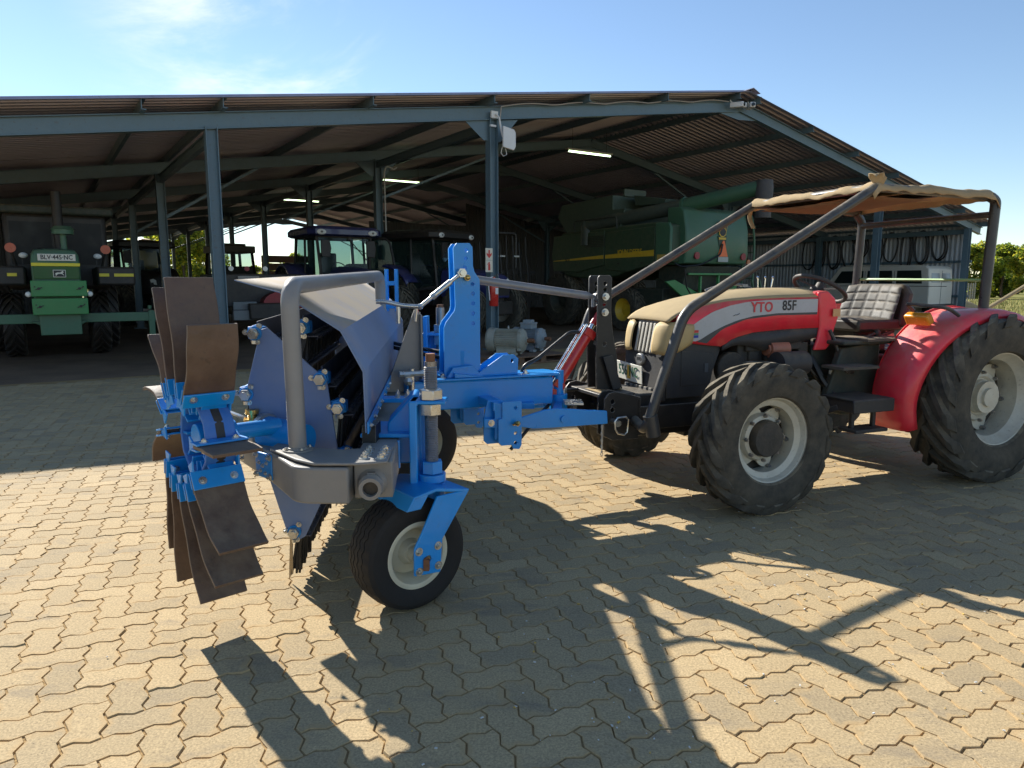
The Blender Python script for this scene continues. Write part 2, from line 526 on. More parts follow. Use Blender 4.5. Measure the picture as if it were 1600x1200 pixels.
FIRERED = paint('extinguisher_red', (0.60, 0.028, 0.022), 0.3, 0.06, coat=0.3, dust=0.15)
MOTORG = paint('motor_grey_green', (0.30, 0.31, 0.26), 0.55, 0.2, dust=0.5, scale=9, spots=0.4, spotcol=(0.2, 0.13, 0.07))
MOTORB = paint('motor_dull_blue', (0.22, 0.27, 0.30), 0.55, 0.2, dust=0.55, scale=9, spots=0.4, spotcol=(0.15, 0.1, 0.07))
RUST = paint('rusty_steel', (0.22, 0.10, 0.05), 0.7, 0.3, metal=0.3, scale=16, bump=0.2)
WOOD = paint('weathered_pallet_wood', (0.17, 0.10, 0.06), 0.85, 0.3, scale=7, bump=0.3)
BOXGRN = paint('pale_green_box', (0.26, 0.34, 0.28), 0.5, 0.08, dust=0.2)
CARWH = paint('off_white_car_paint', (0.62, 0.60, 0.52), 0.35, 0.06, dust=0.45, dustcol=(0.50, 0.42, 0.26), scale=2, base_dust=0.3)
SIGNW = paint('sign_white', (0.72, 0.66, 0.52), 0.5, 0.05)
SIGNR = paint('sign_red', (0.62, 0.04, 0.03), 0.5, 0.05)
SMV = paint('orange_reflector', (0.90, 0.16, 0.03), 0.4, 0.05)
# ------------------------------------------------------------------ ground
def ground_mat(name, c1, c2, scale, bump=0.3, c3=None):
    m = bpy.data.materials.new(name)
    n, l = nodes_of(m)
    b = n['Principled BSDF']
    b.inputs['Roughness'].default_value = 0.95
    b.inputs['Specular IOR Level'].default_value = 0.1
    g = n.new('ShaderNodeNewGeometry')
    n1 = n.new('ShaderNodeTexNoise'); n1.inputs['Scale'].default_value = scale; n1.inputs['Detail'].default_value = 10
    n1.inputs['Roughness'].default_value = 0.7
    l.new(g.outputs['Position'], n1.inputs['Vector'])
    r = n.new('ShaderNodeValToRGB')
    r.color_ramp.elements[0].position = 0.32; r.color_ramp.elements[0].color = (*c1, 1)
    r.color_ramp.elements[1].position = 0.68; r.color_ramp.elements[1].color = (*c2, 1)
    if c3:
        e = r.color_ramp.elements.new(0.5); e.color = (*c3, 1)
    l.new(n1.outputs['Fac'], r.inputs['Fac']); l.new(r.outputs['Color'], b.inputs['Base Color'])
    n2 = n.new('ShaderNodeTexNoise'); n2.inputs['Scale'].default_value = scale * 25; n2.inputs['Detail'].default_value = 6
    l.new(g.outputs['Position'], n2.inputs['Vector'])
    bu = n.new('ShaderNodeBump'); bu.inputs['Strength'].default_value = bump; bu.inputs['Distance'].default_value = 0.02
    l.new(n2.outputs['Fac'], bu.inputs['Height']); l.new(bu.outputs['Normal'], b.inputs['Normal'])
    return m

SOIL = ground_mat('tan_soil', (0.25, 0.17, 0.09), (0.38, 0.28, 0.16), 0.35)
GRASSM = ground_mat('dry_grass_field', (0.13, 0.13, 0.035), (0.30, 0.25, 0.09), 0.22, c3=(0.20, 0.19, 0.055))
SANDJ = ground_mat('joint_sand', (0.29, 0.195, 0.09), (0.44, 0.30, 0.145), 3.0, 0.5)
FLOORM = ground_mat('dusty_earth_floor', (0.16, 0.11, 0.075), (0.26, 0.18, 0.115), 0.9)

def sheet(name, x0, x1, y0, y1, z, mat_, ang=0.0, org=(0, 0)):
    c, s_ = cos(ang), sin(ang)
    mb = MB()
    mb.add([(org[0] + x * c - y * s_, org[1] + x * s_ + y * c, z) for x, y in ((x0, y0), (x1, y0), (x1, y1), (x0, y1))], [(0, 1, 2, 3)])
    return struct(obj(name, mb, mat_, smooth=0))

sheet('ground', -900, 900, -500, 1500, -0.034, SOIL)
sheet('field', 34.5, 400, -60, 300, -0.026, GRASSM, radians(33.5))
sheet('far_field', -400, 34, 75, 600, -0.028, GRASSM, radians(33.5))

SHED_ANG = radians(33.5)
SC, SS = cos(SHED_ANG), sin(SHED_ANG)
def S(a, b, z=0.0):
    """shed plan: a runs along its open front, b into its depth"""
    return Vector((a * SC - b * SS, a * SS + b * SC, z))
sheet('shed_floor', -6, 30.5, 12.35, 58, -0.012, FLOORM, SHED_ANG)

# interlocking zigzag pavers laid in herringbone, each about 23 x 11.5 cm
U = 0.1165
PAVE_ANG = radians(24.0)
GAP = 0.0038
AMP = 0.0108

def unit_edge(i, j, di, dj):
    """points of one lattice edge (without its end), waved so that neighbours share the line"""
    out = []
    for t, w in ((0.0, 0.0), (0.28, 1.0), (0.72, -1.0)):
        w *= AMP / U
        if dj == 0:
            x = i + t * di
            ww = w if di > 0 else -w
            out.append((x, j + ww))
        else:
            y = j + t * dj
            ww = w if dj > 0 else -w
            out.append((i - ww, y))
    return out

def paver_outline(vert):
    path = []
    w, h = (1, 2) if vert else (2, 1)
    for k in range(w): path += unit_edge(k, 0, 1, 0)
    for k in range(h): path += unit_edge(w, k, 0, 1)
    for k in range(w): path += unit_edge(w - k, h, -1, 0)
    for k in range(h): path += unit_edge(0, h - k, 0, -1)
    cx, cy = w / 2, h / 2
    def ins(g):
        fx, fy = (w * U - g) / (w * U), (h * U - g) / (h * U)
        return [((x - cx) * fx * U, (y - cy) * fy * U) for x, y in path]
    return ins(GAP + 0.0045), ins(GAP)

def paver_mesh(vert, seed):
    rnd = random.Random(seed)
    top, low = paver_outline(vert)
    n = len(top)
    ch = lambda: rnd.uniform(-0.0009, 0.0009)
    vs = [(x + ch(), y + ch(), 0) for x, y in top] + [(x + ch(), y + ch(), -0.008) for x, y in low] + [(0, 0, 0.0004)]
    fs = [(i, (i + 1) % n, 2 * n) for i in range(n)] + [(i, i + n, (i + 1) % n + n, (i + 1) % n) for i in range(n)]
    return vs, fs
def rim_attr(me, count):
    at = me.attributes.new('rim', 'FLOAT', 'POINT')
    at.data.foreach_set('value', ([1.0] * 36 + [0.0]) * count)

def paver_mat(name):
    m = bpy.data.materials.new(name)
    n, l = nodes_of(m)
    b = n['Principled BSDF']
    b.inputs['Roughness'].default_value = 0.88
    b.inputs['Specular IOR Level'].default_value = 0.25
    g = n.new('ShaderNodeNewGeometry')
    oi = n.new('ShaderNodeObjectInfo')
    ad = n.new('ShaderNodeMath'); ad.operation = 'ADD'
    l.new(g.outputs['Random Per Island'], ad.inputs[0]); l.new(oi.outputs['Random'], ad.inputs[1])
    fr = n.new('ShaderNodeMath'); fr.operation = 'FRACT'
    l.new(ad.outputs['Value'], fr.inputs[0])
    ramp = n.new('ShaderNodeValToRGB')
    el = ramp.color_ramp.elements
    el[0].position = 0; el[0].color = (0.355, 0.275, 0.168, 1)
    el[1].position = 1; el[1].color = (0.545, 0.405, 0.225, 1)
    e = el.new(0.35); e.color = (0.445, 0.336, 0.192, 1)
    e = el.new(0.7); e.color = (0.485, 0.359, 0.198, 1)
    l.new(fr.outputs['Value'], ramp.inputs['Fac'])
    # broad sandy film over the yard
    nb = n.new('ShaderNodeTexNoise'); nb.inputs['Scale'].default_value = 0.8; nb.inputs['Detail'].default_value = 9; nb.inputs['Roughness'].default_value = 0.65
    l.new(g.outputs['Position'], nb.inputs['Vector'])
    rb = n.new('ShaderNodeMapRange'); rb.inputs['From Min'].default_value = 0.35; rb.inputs['From Max'].default_value = 0.7; rb.inputs['To Max'].default_value = 0.65
    l.new(nb.outputs['Fac'], rb.inputs['Value'])
    m1 = n.new('ShaderNodeMix'); m1.data_type = 'RGBA'; m1.inputs['B'].default_value = (0.515, 0.367, 0.183, 1)
    l.new(rb.outputs['Result'], m1.inputs['Factor']); l.new(ramp.outputs['Color'], m1.inputs['A'])
    # aggregate speckle and pits
    n2 = n.new('ShaderNodeTexNoise'); n2.inputs['Scale'].default_value = 120; n2.inputs['Detail'].default_value = 5; n2.inputs['Roughness'].default_value = 0.7
    l.new(g.outputs['Position'], n2.inputs['Vector'])
    r2 = n.new('ShaderNodeMapRange'); r2.inputs['From Min'].default_value = 0.3; r2.inputs['From Max'].default_value = 0.7
    r2.inputs['To Min'].default_value = 0.58; r2.inputs['To Max'].default_value = 1.28
    l.new(n2.outputs['Fac'], r2.inputs['Value'])
    m2 = n.new('ShaderNodeMix'); m2.data_type = 'RGBA'; m2.blend_type = 'MULTIPLY'; m2.inputs['Factor'].default_value = 1
    l.new(m1.outputs['Result'], m2.inputs['A']); l.new(r2.outputs['Result'], m2.inputs['B'])
    # dark tyre scuffs and oil stains
    n3 = n.new('ShaderNodeTexNoise'); n3.inputs['Scale'].default_value = 2.6; n3.inputs['Detail'].default_value = 10; n3.inputs['Roughness'].default_value = 0.75
    mp = n.new('ShaderNodeMapping'); mp.inputs['Location'].default_value = (7, 3, 0); mp.inputs['Rotation'].default_value = (0, 0, 0.6); mp.inputs['Scale'].default_value = (0.6, 1.8, 1)
    l.new(g.outputs['Position'], mp.inputs['Vector']); l.new(mp.outputs['Vector'], n3.inputs['Vector'])
    r3 = n.new('ShaderNodeMapRange'); r3.inputs['From Min'].default_value = 0.53; r3.inputs['From Max'].default_value = 0.70; r3.inputs['To Max'].default_value = 0.7
    l.new(n3.outputs['Fac'], r3.inputs['Value'])
    m3 = n.new('ShaderNodeMix'); m3.data_type = 'RGBA'; m3.inputs['B'].default_value = (0.20, 0.165, 0.125, 1)
    l.new(r3.outputs['Result'], m3.inputs['Factor']); l.new(m2.outputs['Result'], m3.inputs['A'])
    vo = n.new('ShaderNodeTexVoronoi'); vo.inputs['Scale'].default_value = 75
    l.new(g.outputs['Position'], vo.inputs['Vector'])
    r4 = n.new('ShaderNodeMapRange'); r4.inputs['From Min'].default_value = 0.06; r4.inputs['From Max'].default_value = 0.18
    l.new(vo.outputs['Distance'], r4.inputs['Value'])
    n6 = n.new('ShaderNodeTexNoise'); n6.inputs['Scale'].default_value = 14
    l.new(g.outputs['Position'], n6.inputs['Vector'])
    r6 = n.new('ShaderNodeMapRange'); r6.inputs['From Min'].default_value = 0.45; r6.inputs['From Max'].default_value = 0.65; r6.inputs['To Min'].default_value = 1; r6.inputs['To Max'].default_value = 0
    l.new(n6.outputs['Fac'], r6.inputs['Value'])
    mxp = n.new('ShaderNodeMath'); mxp.operation = 'MAXIMUM'
    l.new(r4.outputs['Result'], mxp.inputs[0]); l.new(r6.outputs['Result'], mxp.inputs[1])
    r7 = n.new('ShaderNodeMapRange'); r7.inputs['To Min'].default_value = 0.42
    l.new(mxp.outputs['Value'], r7.inputs['Value'])
    m4 = n.new('ShaderNodeMix'); m4.data_type = 'RGBA'; m4.blend_type = 'MULTIPLY'; m4.inputs['Factor'].default_value = 1
    l.new(m3.outputs['Result'], m4.inputs['A']); l.new(r7.outputs['Result'], m4.inputs['B'])
    # sand left lying along the joints
    at = n.new('ShaderNodeAttribute'); at.attribute_name = 'rim'
    n8 = n.new('ShaderNodeTexNoise'); n8.inputs['Scale'].default_value = 9; n8.inputs['Detail'].default_value = 6
    l.new(g.outputs['Position'], n8.inputs['Vector'])
    r8 = n.new('ShaderNodeMapRange'); r8.inputs['From Min'].default_value = 0.36; r8.inputs['From Max'].default_value = 0.66; r8.inputs['To Min'].default_value = -0.02; r8.inputs['To Max'].default_value = 0.30
    l.new(n8.outputs['Fac'], r8.inputs['Value'])
    a8 = n.new('ShaderNodeMath'); a8.operation = 'ADD'
    l.new(at.outputs['Fac'], a8.inputs[0]); l.new(r8.outputs['Result'], a8.inputs[1])
    s8 = n.new('ShaderNodeMapRange'); s8.interpolation_type = 'SMOOTHSTEP'; s8.inputs['From Min'].default_value = 0.93; s8.inputs['From Max'].default_value = 1.16; s8.inputs['To Max'].default_value = 0.62
    l.new(a8.outputs['Value'], s8.inputs['Value'])
    m8 = n.new('ShaderNodeMix'); m8.data_type = 'RGBA'; m8.inputs['B'].default_value = (0.48, 0.325, 0.155, 1)
    l.new(s8.outputs['Result'], m8.inputs['Factor']); l.new(m4.outputs['Result'], m8.inputs['A'])
    l.new(m8.outputs['Result'], b.inputs['Base Color'])
    su = n.new('ShaderNodeMath'); su.operation = 'ADD'
    l.new(n2.outputs['Fac'], su.inputs[0]); l.new(mxp.outputs['Value'], su.inputs[1])
    bu = n.new('ShaderNodeBump'); bu.inputs['Strength'].default_value = 0.55; bu.inputs['Distance'].default_value = 0.003
    l.new(su.outputs['Value'], bu.inputs['Height']); l.new(bu.outputs['Normal'], b.inputs['Normal'])
    return m
PAVER = paver_mat('cement_paver')

pca, psa = cos(PAVE_ANG), sin(PAVE_ANG)
pavement = sheet('pavement', -30, 46, -16, 12.35, -0.0058, SANDJ, SHED_ANG)
pavers = []
for i in range(-150, 190):
    for j in range(-170, 190):
        k = (i - j) % 4
        if k == 0: vert, cx, cy = False, i + 1.0, j + 0.5
        elif k == 3: vert, cx, cy = True, i + 0.5, j + 1.0
        else: continue
        lx, ly = cx * U, cy * U
        X, Y = lx * pca - ly * psa, lx * psa + ly * pca
        if not (-7 < Y < 11.5) or abs(X) > (1.25 + 0.95 * Y if Y > 3 else 4.1 + .05 * (Y - 3)): continue
        if -X * SS + Y * SC > 12.1: continue
        inframe = Y > 1.28 and abs(X) < 0.74 * Y
        size = U * U * 2 * 1.45 / (Y * Y + X * X * 0.5 + 1) ** 1.5 if Y > 0 else 0
        pavers.append((size if inframe else 0, vert, X, Y))
pavers.sort(key=lambda t: -t[0])
variants = {}
for vert in (False, True):
    for q in range(4):
        vs_, fs_ = paver_mesh(vert, 100 + q)
        me = bpy.data.meshes.new('paver'); me.from_pydata(vs_, [], fs_); rim_attr(me, 1); me.materials.append(PAVER)
        variants[(vert, q)] = (me, vs_, fs_)
prnd = random.Random(5)
rest_v, rest_f = [], []
for idx, (sz, vert, X, Y) in enumerate(pavers):
    q = prnd.randrange(4)
    me, vs_, fs_ = variants[(vert, q)]
    M = (Matrix.Translation((X, Y, prnd.gauss(0, 0.0010) + 0.0012 * noise.noise(Vector((X * 1.3, Y * 1.3, 0))))) @
         Matrix.Rotation(prnd.gauss(0, 0.010), 4, 'X') @ Matrix.Rotation(prnd.gauss(0, 0.010), 4, 'Y') @
         Matrix.Rotation(PAVE_ANG + prnd.gauss(0, 0.004), 4, 'Z'))
    if idx < 300: share('paver', me, pavement, M)
    else:
        n0 = len(rest_v)
        rest_v += [tuple(M @ Vector(p)) for p in vs_]
        rest_f += [tuple(a + n0 for a in f) for f in fs_]
me = bpy.data.meshes.new('paver'); me.from_pydata(rest_v, [], rest_f); rim_attr(me, len(rest_v) // 37); me.materials.append(PAVER)
o = bpy.data.objects.new('more_pavers', me); coll.objects.link(o); o.parent = pavement; o['kind'] = 'stuff'

# spilt grain, grit and bits of straw on the paving: nobody could count them
mb = MB()
grnd = random.Random(21)
for k in range(900):
    Y = grnd.uniform(1.4, 7.5); X = grnd.gauss(0.5, 0.40) * Y * 0.8
    c = noise.noise(Vector((X * 1.7, Y * 1.7, 4)))
    if c < 0.02 and grnd.random() < 0.8: continue
    r = grnd.uniform(0.0015, 0.0042)
    a = grnd.uniform(0, pi)
    mb.cur = 0 if grnd.random() < 0.6 else 1
    mb.box((X, Y, 0.0035 + r * 0.5), (r * grnd.uniform(1, 3), r * 1.3, r), Matrix.Rotation(a, 3, 'Z') @ Matrix.Rotation(grnd.uniform(-.4, .4), 3, 'X'))
o = obj('spilt_grain', mb, [paint('pale_chaff', (0.62, 0.60, 0.55), 0.8), paint('maize_kernel', (0.60, 0.38, 0.08), 0.6)], smooth=0)
tag(o, 'pale kernels and grit scattered over the paving in the shade', 'spilt grain'); o['kind'] = 'stuff'
# ------------------------------------------------------------------ open machinery shed (parts in shed plan coordinates)
shed = thing('machinery_shed', 'long open-fronted steel machinery shed with corrugated gable roof', 'shed', (0, 0, 0), SHED_ANG)
APEX_A, ZL = 15.75, 6.33
SL_L, SL_R = 0.146, 0.192
def roof_z(a): return ZL - (APEX_A - a) * SL_L if a <= APEX_A else ZL - (a - APEX_A) * SL_R
B0, BAY, NB = 13.0, 6.0, 7
LEFT_E, RIGHT_E = -3.9, 29.9
def corr_sheet(a0, a1, L, pitch=0.21, amp=0.03):
    n = int(L / pitch)
    vs, fs = [], []
    for i in range(n * 4 + 1):
        b = L / n * (i // 4 + (0, .40, .5, .90)[i % 4])
        dz = amp * (-1, -1, 1, 1)[i % 4]
        for a in (a0, a1): vs.append((a, b, roof_z(a) + dz))
    for i in range(n * 4): fs.append((2 * i, 2 * i + 1, 2 * i + 3, 2 * i + 2))
    mb = MB(); mb.add(vs, fs)
    return mb
for (a0, a1) in ((LEFT_E, 5.5), (5.5, APEX_A), (APEX_A, 23.0), (23.0, RIGHT_E)):
    first = None
    for k in range(NB):
        b = B0 - 0.42 + k * (BAY + 0.06)
        if first is None:
            o = obj('roof_sheet', corr_sheet(a0 - 0.08, a1 + 0.02, BAY + 0.16), GALV, shed, smooth=0)
            first = o.data
            o.location = (0, b, 0)
            md = o.modifiers.new('solidify', 'SOLIDIFY'); md.thickness = 0.003
        else:
            o = share('roof_sheet', first, shed, Matrix.Translation((0, b, 0.004 * (k % 2))))
mb = MB(); mb.prism([(-0.28, -0.065), (0, 0.03), (0.28, -0.07), (0.28, -0.06), (0, 0.045), (-0.28, -0.055)], (APEX_A, B0 - 0.46, ZL + 0.01), (1, 0, 0), (0, 0, 1), (0, NB * (BAY + .06) + 0.2, 0))
obj('ridge_cap', mb, GALV, shed, smooth=0)

def ibeam(mb, p0, p1, w, h, up, t=0.014):
    p0, p1, up = Vector(p0), Vector(p1), Vector(up)
    d = (p1 - p0).normalized()
    sd = d.cross(up).normalized(); u = sd.cross(d)
    mb.bar(p0 + u * (h / 2 - t / 2), p1 + u * (h / 2 - t / 2), w, t, up)
    mb.bar(p0 - u * (h / 2 - t / 2), p1 - u * (h / 2 - t / 2), w, t, up)
    mb.bar(p0, p1, t, h - 2 * t, up)

def rafter_pts(): return [(LEFT_E + .3, roof_z(LEFT_E + .3)), (APEX_A, ZL), (RIGHT_E - .2, roof_z(RIGHT_E - .2))]
RD = 0.27      # rafters hang under purlins 0.16 deep
POST_A = (2.6, 8.1, 22.75, 28.75)
post_me = {}
for k in range(NB + 1):
    b = B0 + k * BAY
    pts = rafter_pts()
    for q in range(2):
        (a0, z0), (a1, z1) = pts[q], pts[q + 1]
        mb = MB(); ibeam(mb, (a0, b, z0 - 0.19 - RD / 2), (a1, b, z1 - 0.19 - RD / 2), 0.14, RD, (0, 0, 1))
        obj('rafter', mb, TEAL, shed, smooth=0)
    for a in POST_A:
        h = roof_z(a) - 0.19 - RD + 0.03
        if a not in post_me:
            mb = MB(); ibeam(mb, (0, 0, 0.02), (0, 0, h), 0.20, 0.19, (1, 0, 0))
            mb.box((0, 0, 0.008), (0.34, 0.34, 0.02))
            o = obj('post', mb, TEAL, shed, smooth=0); post_me[a] = o.data; o.location = (a, b, 0)
        else: share('post', post_me[a], shed, Matrix.Translation((a, b, 0)))
    # haunch plates under the rafter at posts and apex
    for a in (POST_A[1], POST_A[2]):
        for sg in (-1, 1):
            z = roof_z(a) - 0.19 - RD
            mb = MB(); mb.prism([(0, 0), (0.55 * sg, sg * 0.55 * (SL_L if a < APEX_A else -SL_R)), (0.1 * sg, -0.42), (0, -0.42)], (a + 0.1 * sg, b - 0.007, z), (1, 0, 0), (0, 0, 1), (0, 0.014, 0))
            obj('haunch_plate', mb, TEAL, shed, smooth=0)
    mb = MB(); mb.prism([(-0.75, -0.19 - RD - 0.75 * SL_L), (0, -0.19 - RD - 0.2), (0.75, -0.19 - RD - 0.75 * SL_R), (0, -0.19 - RD)], (APEX_A, b - 0.007, ZL), (1, 0, 0), (0, 0, 1), (0, 0.014, 0))
    obj('apex_plate', mb, TEAL, shed, smooth=0)
    if k > 0:      # knee braces of the inner frames
        for a0, a1 in ((POST_A[1], POST_A[1] + 4.2), (POST_A[2], POST_A[2] - 4.2), (POST_A[0], POST_A[0] + 2.4)):
            mb = MB(); mb.bar((a0, b + .08, roof_z(a0) - 1.5), (a1, b + .08, roof_z(a1) - 0.4), 0.06, 0.06)
            obj('brace', mb, TEAL, shed, smooth=0)
PURL = (-3.6, -1.2, 1.55, 2.75, 5.35, 7.95, 10.4, 12.8, 15.35, 16.15, 18.5, 20.8, 23.1, 25.4, 27.6, 29.6)
for a in PURL:
    mb = MB(); z = roof_z(a) - 0.02 - 0.085
    L = NB * BAY + 0.75
    mb.box((a, B0 - 0.37 + L / 2, z), (0.012, L, 0.17))
    mb.box((a + 0.032, B0 - 0.37 + L / 2, z + 0.079), (0.065, L, 0.012))
    mb.box((a + 0.032, B0 - 0.37 + L / 2, z - 0.079), (0.065, L, 0.012))
    obj('purlin', mb, TEAL, shed, smooth=0)
# eaves beams along the post lines
for a in (2.6, 8.1, 22.75, 28.75):
    mb = MB(); z = roof_z(a) - 0.19 - RD - 0.10
    ibeam(mb, (a + 0.02, B0 + 0.12, z), (a + 0.02, B0 + NB * BAY, z), 0.10, 0.18, (0, 0, 1))
    obj('eaves_beam', mb, TEAL, shed, smooth=0)

def wall_sheet(p0, p1, z0, z1a, z1b, pitch=0.17, amp=0.018):
    p0, p1 = Vector(p0), Vector(p1)
    d = p1 - p0; L = d.length; d.normalize(); nrm = Vector((-d.y, d.x, 0))
    n = int(L / pitch)
    vs, fs = [], []
    for i in range(n * 4 + 1):
        t = i / (n * 4)
        q = p0 + d * (L * t) + nrm * amp * (-1, -1, 1, 1)[i % 4]
        vs += [(q.x, q.y, z0), (q.x, q.y, z1a + (z1b - z1a) * t)]
    for i in range(n * 4): fs.append((2 * i, 2 * i + 2, 2 * i + 3, 2 * i + 1))
    mb = MB(); mb.add(vs, fs)
    return mb
for k in range(NB):
    b = B0 + 0.15 + k * BAY
    obj('wall_sheet', wall_sheet((29.3, b, 0), (29.3, b + BAY, 0), 0.06, 3.62, 3.62), CLAD, shed, smooth=0)
for z in (0.9, 2.2, 3.55):
    mb = MB(); mb.box((29.22, B0 + NB * BAY / 2, z), (0.06, NB * BAY, 0.09)); obj('girt', mb, TEAL, shed, smooth=0)
# inner partitions that close the right half of the shed off from its far end
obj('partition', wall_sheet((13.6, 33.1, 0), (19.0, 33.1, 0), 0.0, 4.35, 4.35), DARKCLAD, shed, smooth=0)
obj('partition', wall_sheet((19.0, 33.1, 0), (29.2, 33.1, 0), 0.0, roof_z(19.0) - .2, roof_z(29.2) - .2), DARKCLAD, shed, smooth=0)  # full height added to keep far light off the right-hand roof
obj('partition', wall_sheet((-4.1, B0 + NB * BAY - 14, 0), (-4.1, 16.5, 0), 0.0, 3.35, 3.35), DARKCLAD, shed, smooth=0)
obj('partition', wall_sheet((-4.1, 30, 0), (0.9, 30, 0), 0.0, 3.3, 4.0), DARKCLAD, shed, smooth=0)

# wiring, fittings and things fixed to the front of the shed
def SW(a, b, z): return S(a, b, z)
mb = MB()
pts = []
for k in range(33):
    a = 8.25 + (15.2 - 8.25) * k / 32
    pts.append((a, B0 - 0.13, roof_z(a) - 0.19 + 0.02 + 0.05 * abs(sin(k * 0.49)) - 0.05))
mb.tube([(8.22, B0 - 0.13, 4.75), (8.24, B0 - 0.13, 4.92)] + pts, 0.013, 6)
obj('cable', mb, paint('grey_conduit', (0.42, 0.38, 0.33), 0.6), shed)
def light_unit(a, b, z, rot, L=1.55, label='', lit=True):
    t = thing('tube_light', label, 'light', S(a, b, z), SHED_ANG + rot, 'fluorescent tube lights under the shed roof', False)
    mb = MB(); mb.box((0, 0, 0.03), (L, 0.11, 0.05)); obj('light_fitting', mb, paint('dusty_fitting', (0.33, 0.30, 0.22), 0.6), t)
    mb = MB(); mb.cyl((-L / 2 + .04, 0, -0.02), (L / 2 - .04, 0, -0.02), 0.022, n=10); obj('tube', mb, TUBE, t)
    mb = MB()
    for s in (-1, 1): mb.box((s * (L / 2 - .03), 0, -0.005), (0.04, 0.06, 0.07))
    mb.bar((-L / 2 + .2, 0, 0.05), (-L / 2 + .2, 0, 0.62), 0.008, 0.008); mb.bar((L / 2 - .2, 0, 0.05), (L / 2 - .2, 0, 0.62), 0.008, 0.008)
    obj('end_cap', mb, CABDARK, t)
    return t
light_unit(13.2, 16.0, 5.02, 0.0, 1.62, 'lit tube light under the front of the shed roof beside the green harvester')
light_unit(11.2, 24.0, 5.02, 0.0, 1.62, 'lit tube light right of the post with the grey switch boxes')
light_unit(9.7, 31.0, 4.9, 0.0, 1.62, 'lit tube light above the open-door blue tractor cab')

# antenna panel on the second front post
t = thing('antenna_panel', 'white square antenna panel on a bracket at the top of the second front post', 'antenna', S(8.1, B0 - 0.1, 4.4), SHED_ANG)
mb = MB(); mb.prism([(-0.16, -0.2), (0.12, -0.24), (0.17, -0.16), (0.17, 0.12), (0.12, 0.18), (-0.16, 0.22)], (0.24, -0.16, -0.02), (1, 0.1, 0), (0, 0, 1), (0, -0.05, 0)); obj('panel', mb, WHITE, t, bevel=0.012)
mb = MB(); mb.tube(bend_path([(0, 0.0, 0.46), (0.05, -0.1, 0.4), (0.1, -0.12, 0.1), (0.12, -0.14, 0.0)], 0.06), 0.02, 8); mb.box((0, 0, 0.44), (0.16, 0.05, 0.14)); mb.box((-0.03, 0, 0.22), (0.14, 0.04, 0.04)); obj('bracket', mb, WHITE, t)
mb = MB(); mb.tube([(0.12, -0.12, -0.2), (0.1, -0.1, -0.32), (0.16, -0.1, -0.38), (0.24, -0.1, -0.34), (0.2, -0.12, -0.22)], 0.008, 6); obj('cable', mb, WHITE, t)
# cameras under the front apex
for k, (da, rz, lab) in enumerate(((-0.42, 0.5, 'left one of the white cameras under the roof apex, aimed at the yard'), (0.2, -0.5, 'right one of the white cameras under the roof apex, on the falling rafter'))):
    t = thing('security_camera', lab, 'camera', S(APEX_A + da, B0 - 0.17, ZL - 0.30 - 0.19 * abs(da)), SHED_ANG + rz, 'white cameras under the shed apex')
    mb = MB(); mb.box((0, -0.1, 0), (0.14, 0.34, 0.13)); obj('housing', mb, WHITE, t, bevel=0.015)
    mb = MB(); mb.cyl((0, -0.272, 0), (0, -0.30, 0), 0.045, n=12); obj('lens', mb, DKGLASS, t)
    mb = MB(); mb.bar((0, 0, 0.03), (0, 0.08, 0.14), 0.03, 0.03); obj('mount', mb, WHITE, t)
# cable box under apex
t = tag(obj('junction_box', MB().box((0, 0, 0), (0.16, 0.1, 0.12)), WHITE, bevel=0.01), 'small white junction box between the cameras at the apex', 'junction box')
t.location = S(APEX_A - 0.05, B0 - 0.2, ZL - 0.33); t.rotation_euler = (0, 0, SHED_ANG)

# switch boxes and conduit on the inner post
t = thing('switch_box', 'pale green switch boxes with a conduit on the post behind the blue sweeper', 'switch box', S(8.1, 18.86, 0), SHED_ANG)
mb = MB(); mb.box((0.12, -0.06, 2.28), (0.30, 0.14, 0.55)); obj('box', mb, BOXGRN, t, bevel=0.012)
mb = MB(); mb.box((0.25, -0.07, 1.62), (0.42, 0.16, 0.72)); obj('box', mb, BOXGRN, t, bevel=0.012)
mb = MB(); mb.box((0.25, -0.165, 1.90), (0.46, 0.03, 0.1)); mb.box((0.12, -0.14, 2.28), (0.24, 0.03, 0.02)); obj('lid_edge', mb, BOXGRN, t, bevel=0.006)
mb = MB(); mb.tube(bend_path([(0.14, -0.05, 2.5), (0.12, -0.05, 4.45), (0.2, -0.05, 4.62), (0.42, -0.05, 4.52), (0.5, -0.05, 4.6)], 0.1), 0.022, 8); obj('conduit', mb, paint('pale_conduit', (0.5, 0.5, 0.47), 0.5), t)

# fire sign and extinguisher on the second front post
t = thing('fire_sign', 'white sign with a red arrow above a red extinguisher symbol on the post', 'sign', S(7.95, B0 - 0.115, 1.9), SHED_ANG)
mb = MB(); mb.box((0, 0, 0.12), (0.17, 0.012, 0.245)); mb.box((0, 0, -0.13), (0.17, 0.012, 0.245)); obj('board', mb, SIGNW, t, smooth=0)
mb = MB(); mb.prism([(-0.018, 0.085), (0.018, 0.085), (0.018, 0.0), (0.062, 0.03), (0.062, -0.015), (0, -0.085), (-0.062, -0.015), (-0.062, 0.03), (-0.018, 0.0)], (0, -0.0065, 0.12), (1, 0, 0), (0, 0, 1), (0, -0.002, 0)); obj('arrow', mb, SIGNR, t, smooth=0)
mb = MB(); mb.prism([(-0.026, -0.085), (0.026, -0.085), (0.026, 0.035), (0.012, 0.055), (0.012, 0.085), (-0.012, 0.085), (-0.012, 0.055), (-0.026, 0.035)], (0, -0.0065, -0.13), (1, 0, 0), (0, 0, 1), (0, -0.002, 0)); mb.bar((-0.012, -0.008, -0.055), (-0.05, -0.008, -0.10), 0.004, 0.01); obj('extinguisher_symbol', mb, SIGNR, t, smooth=0)
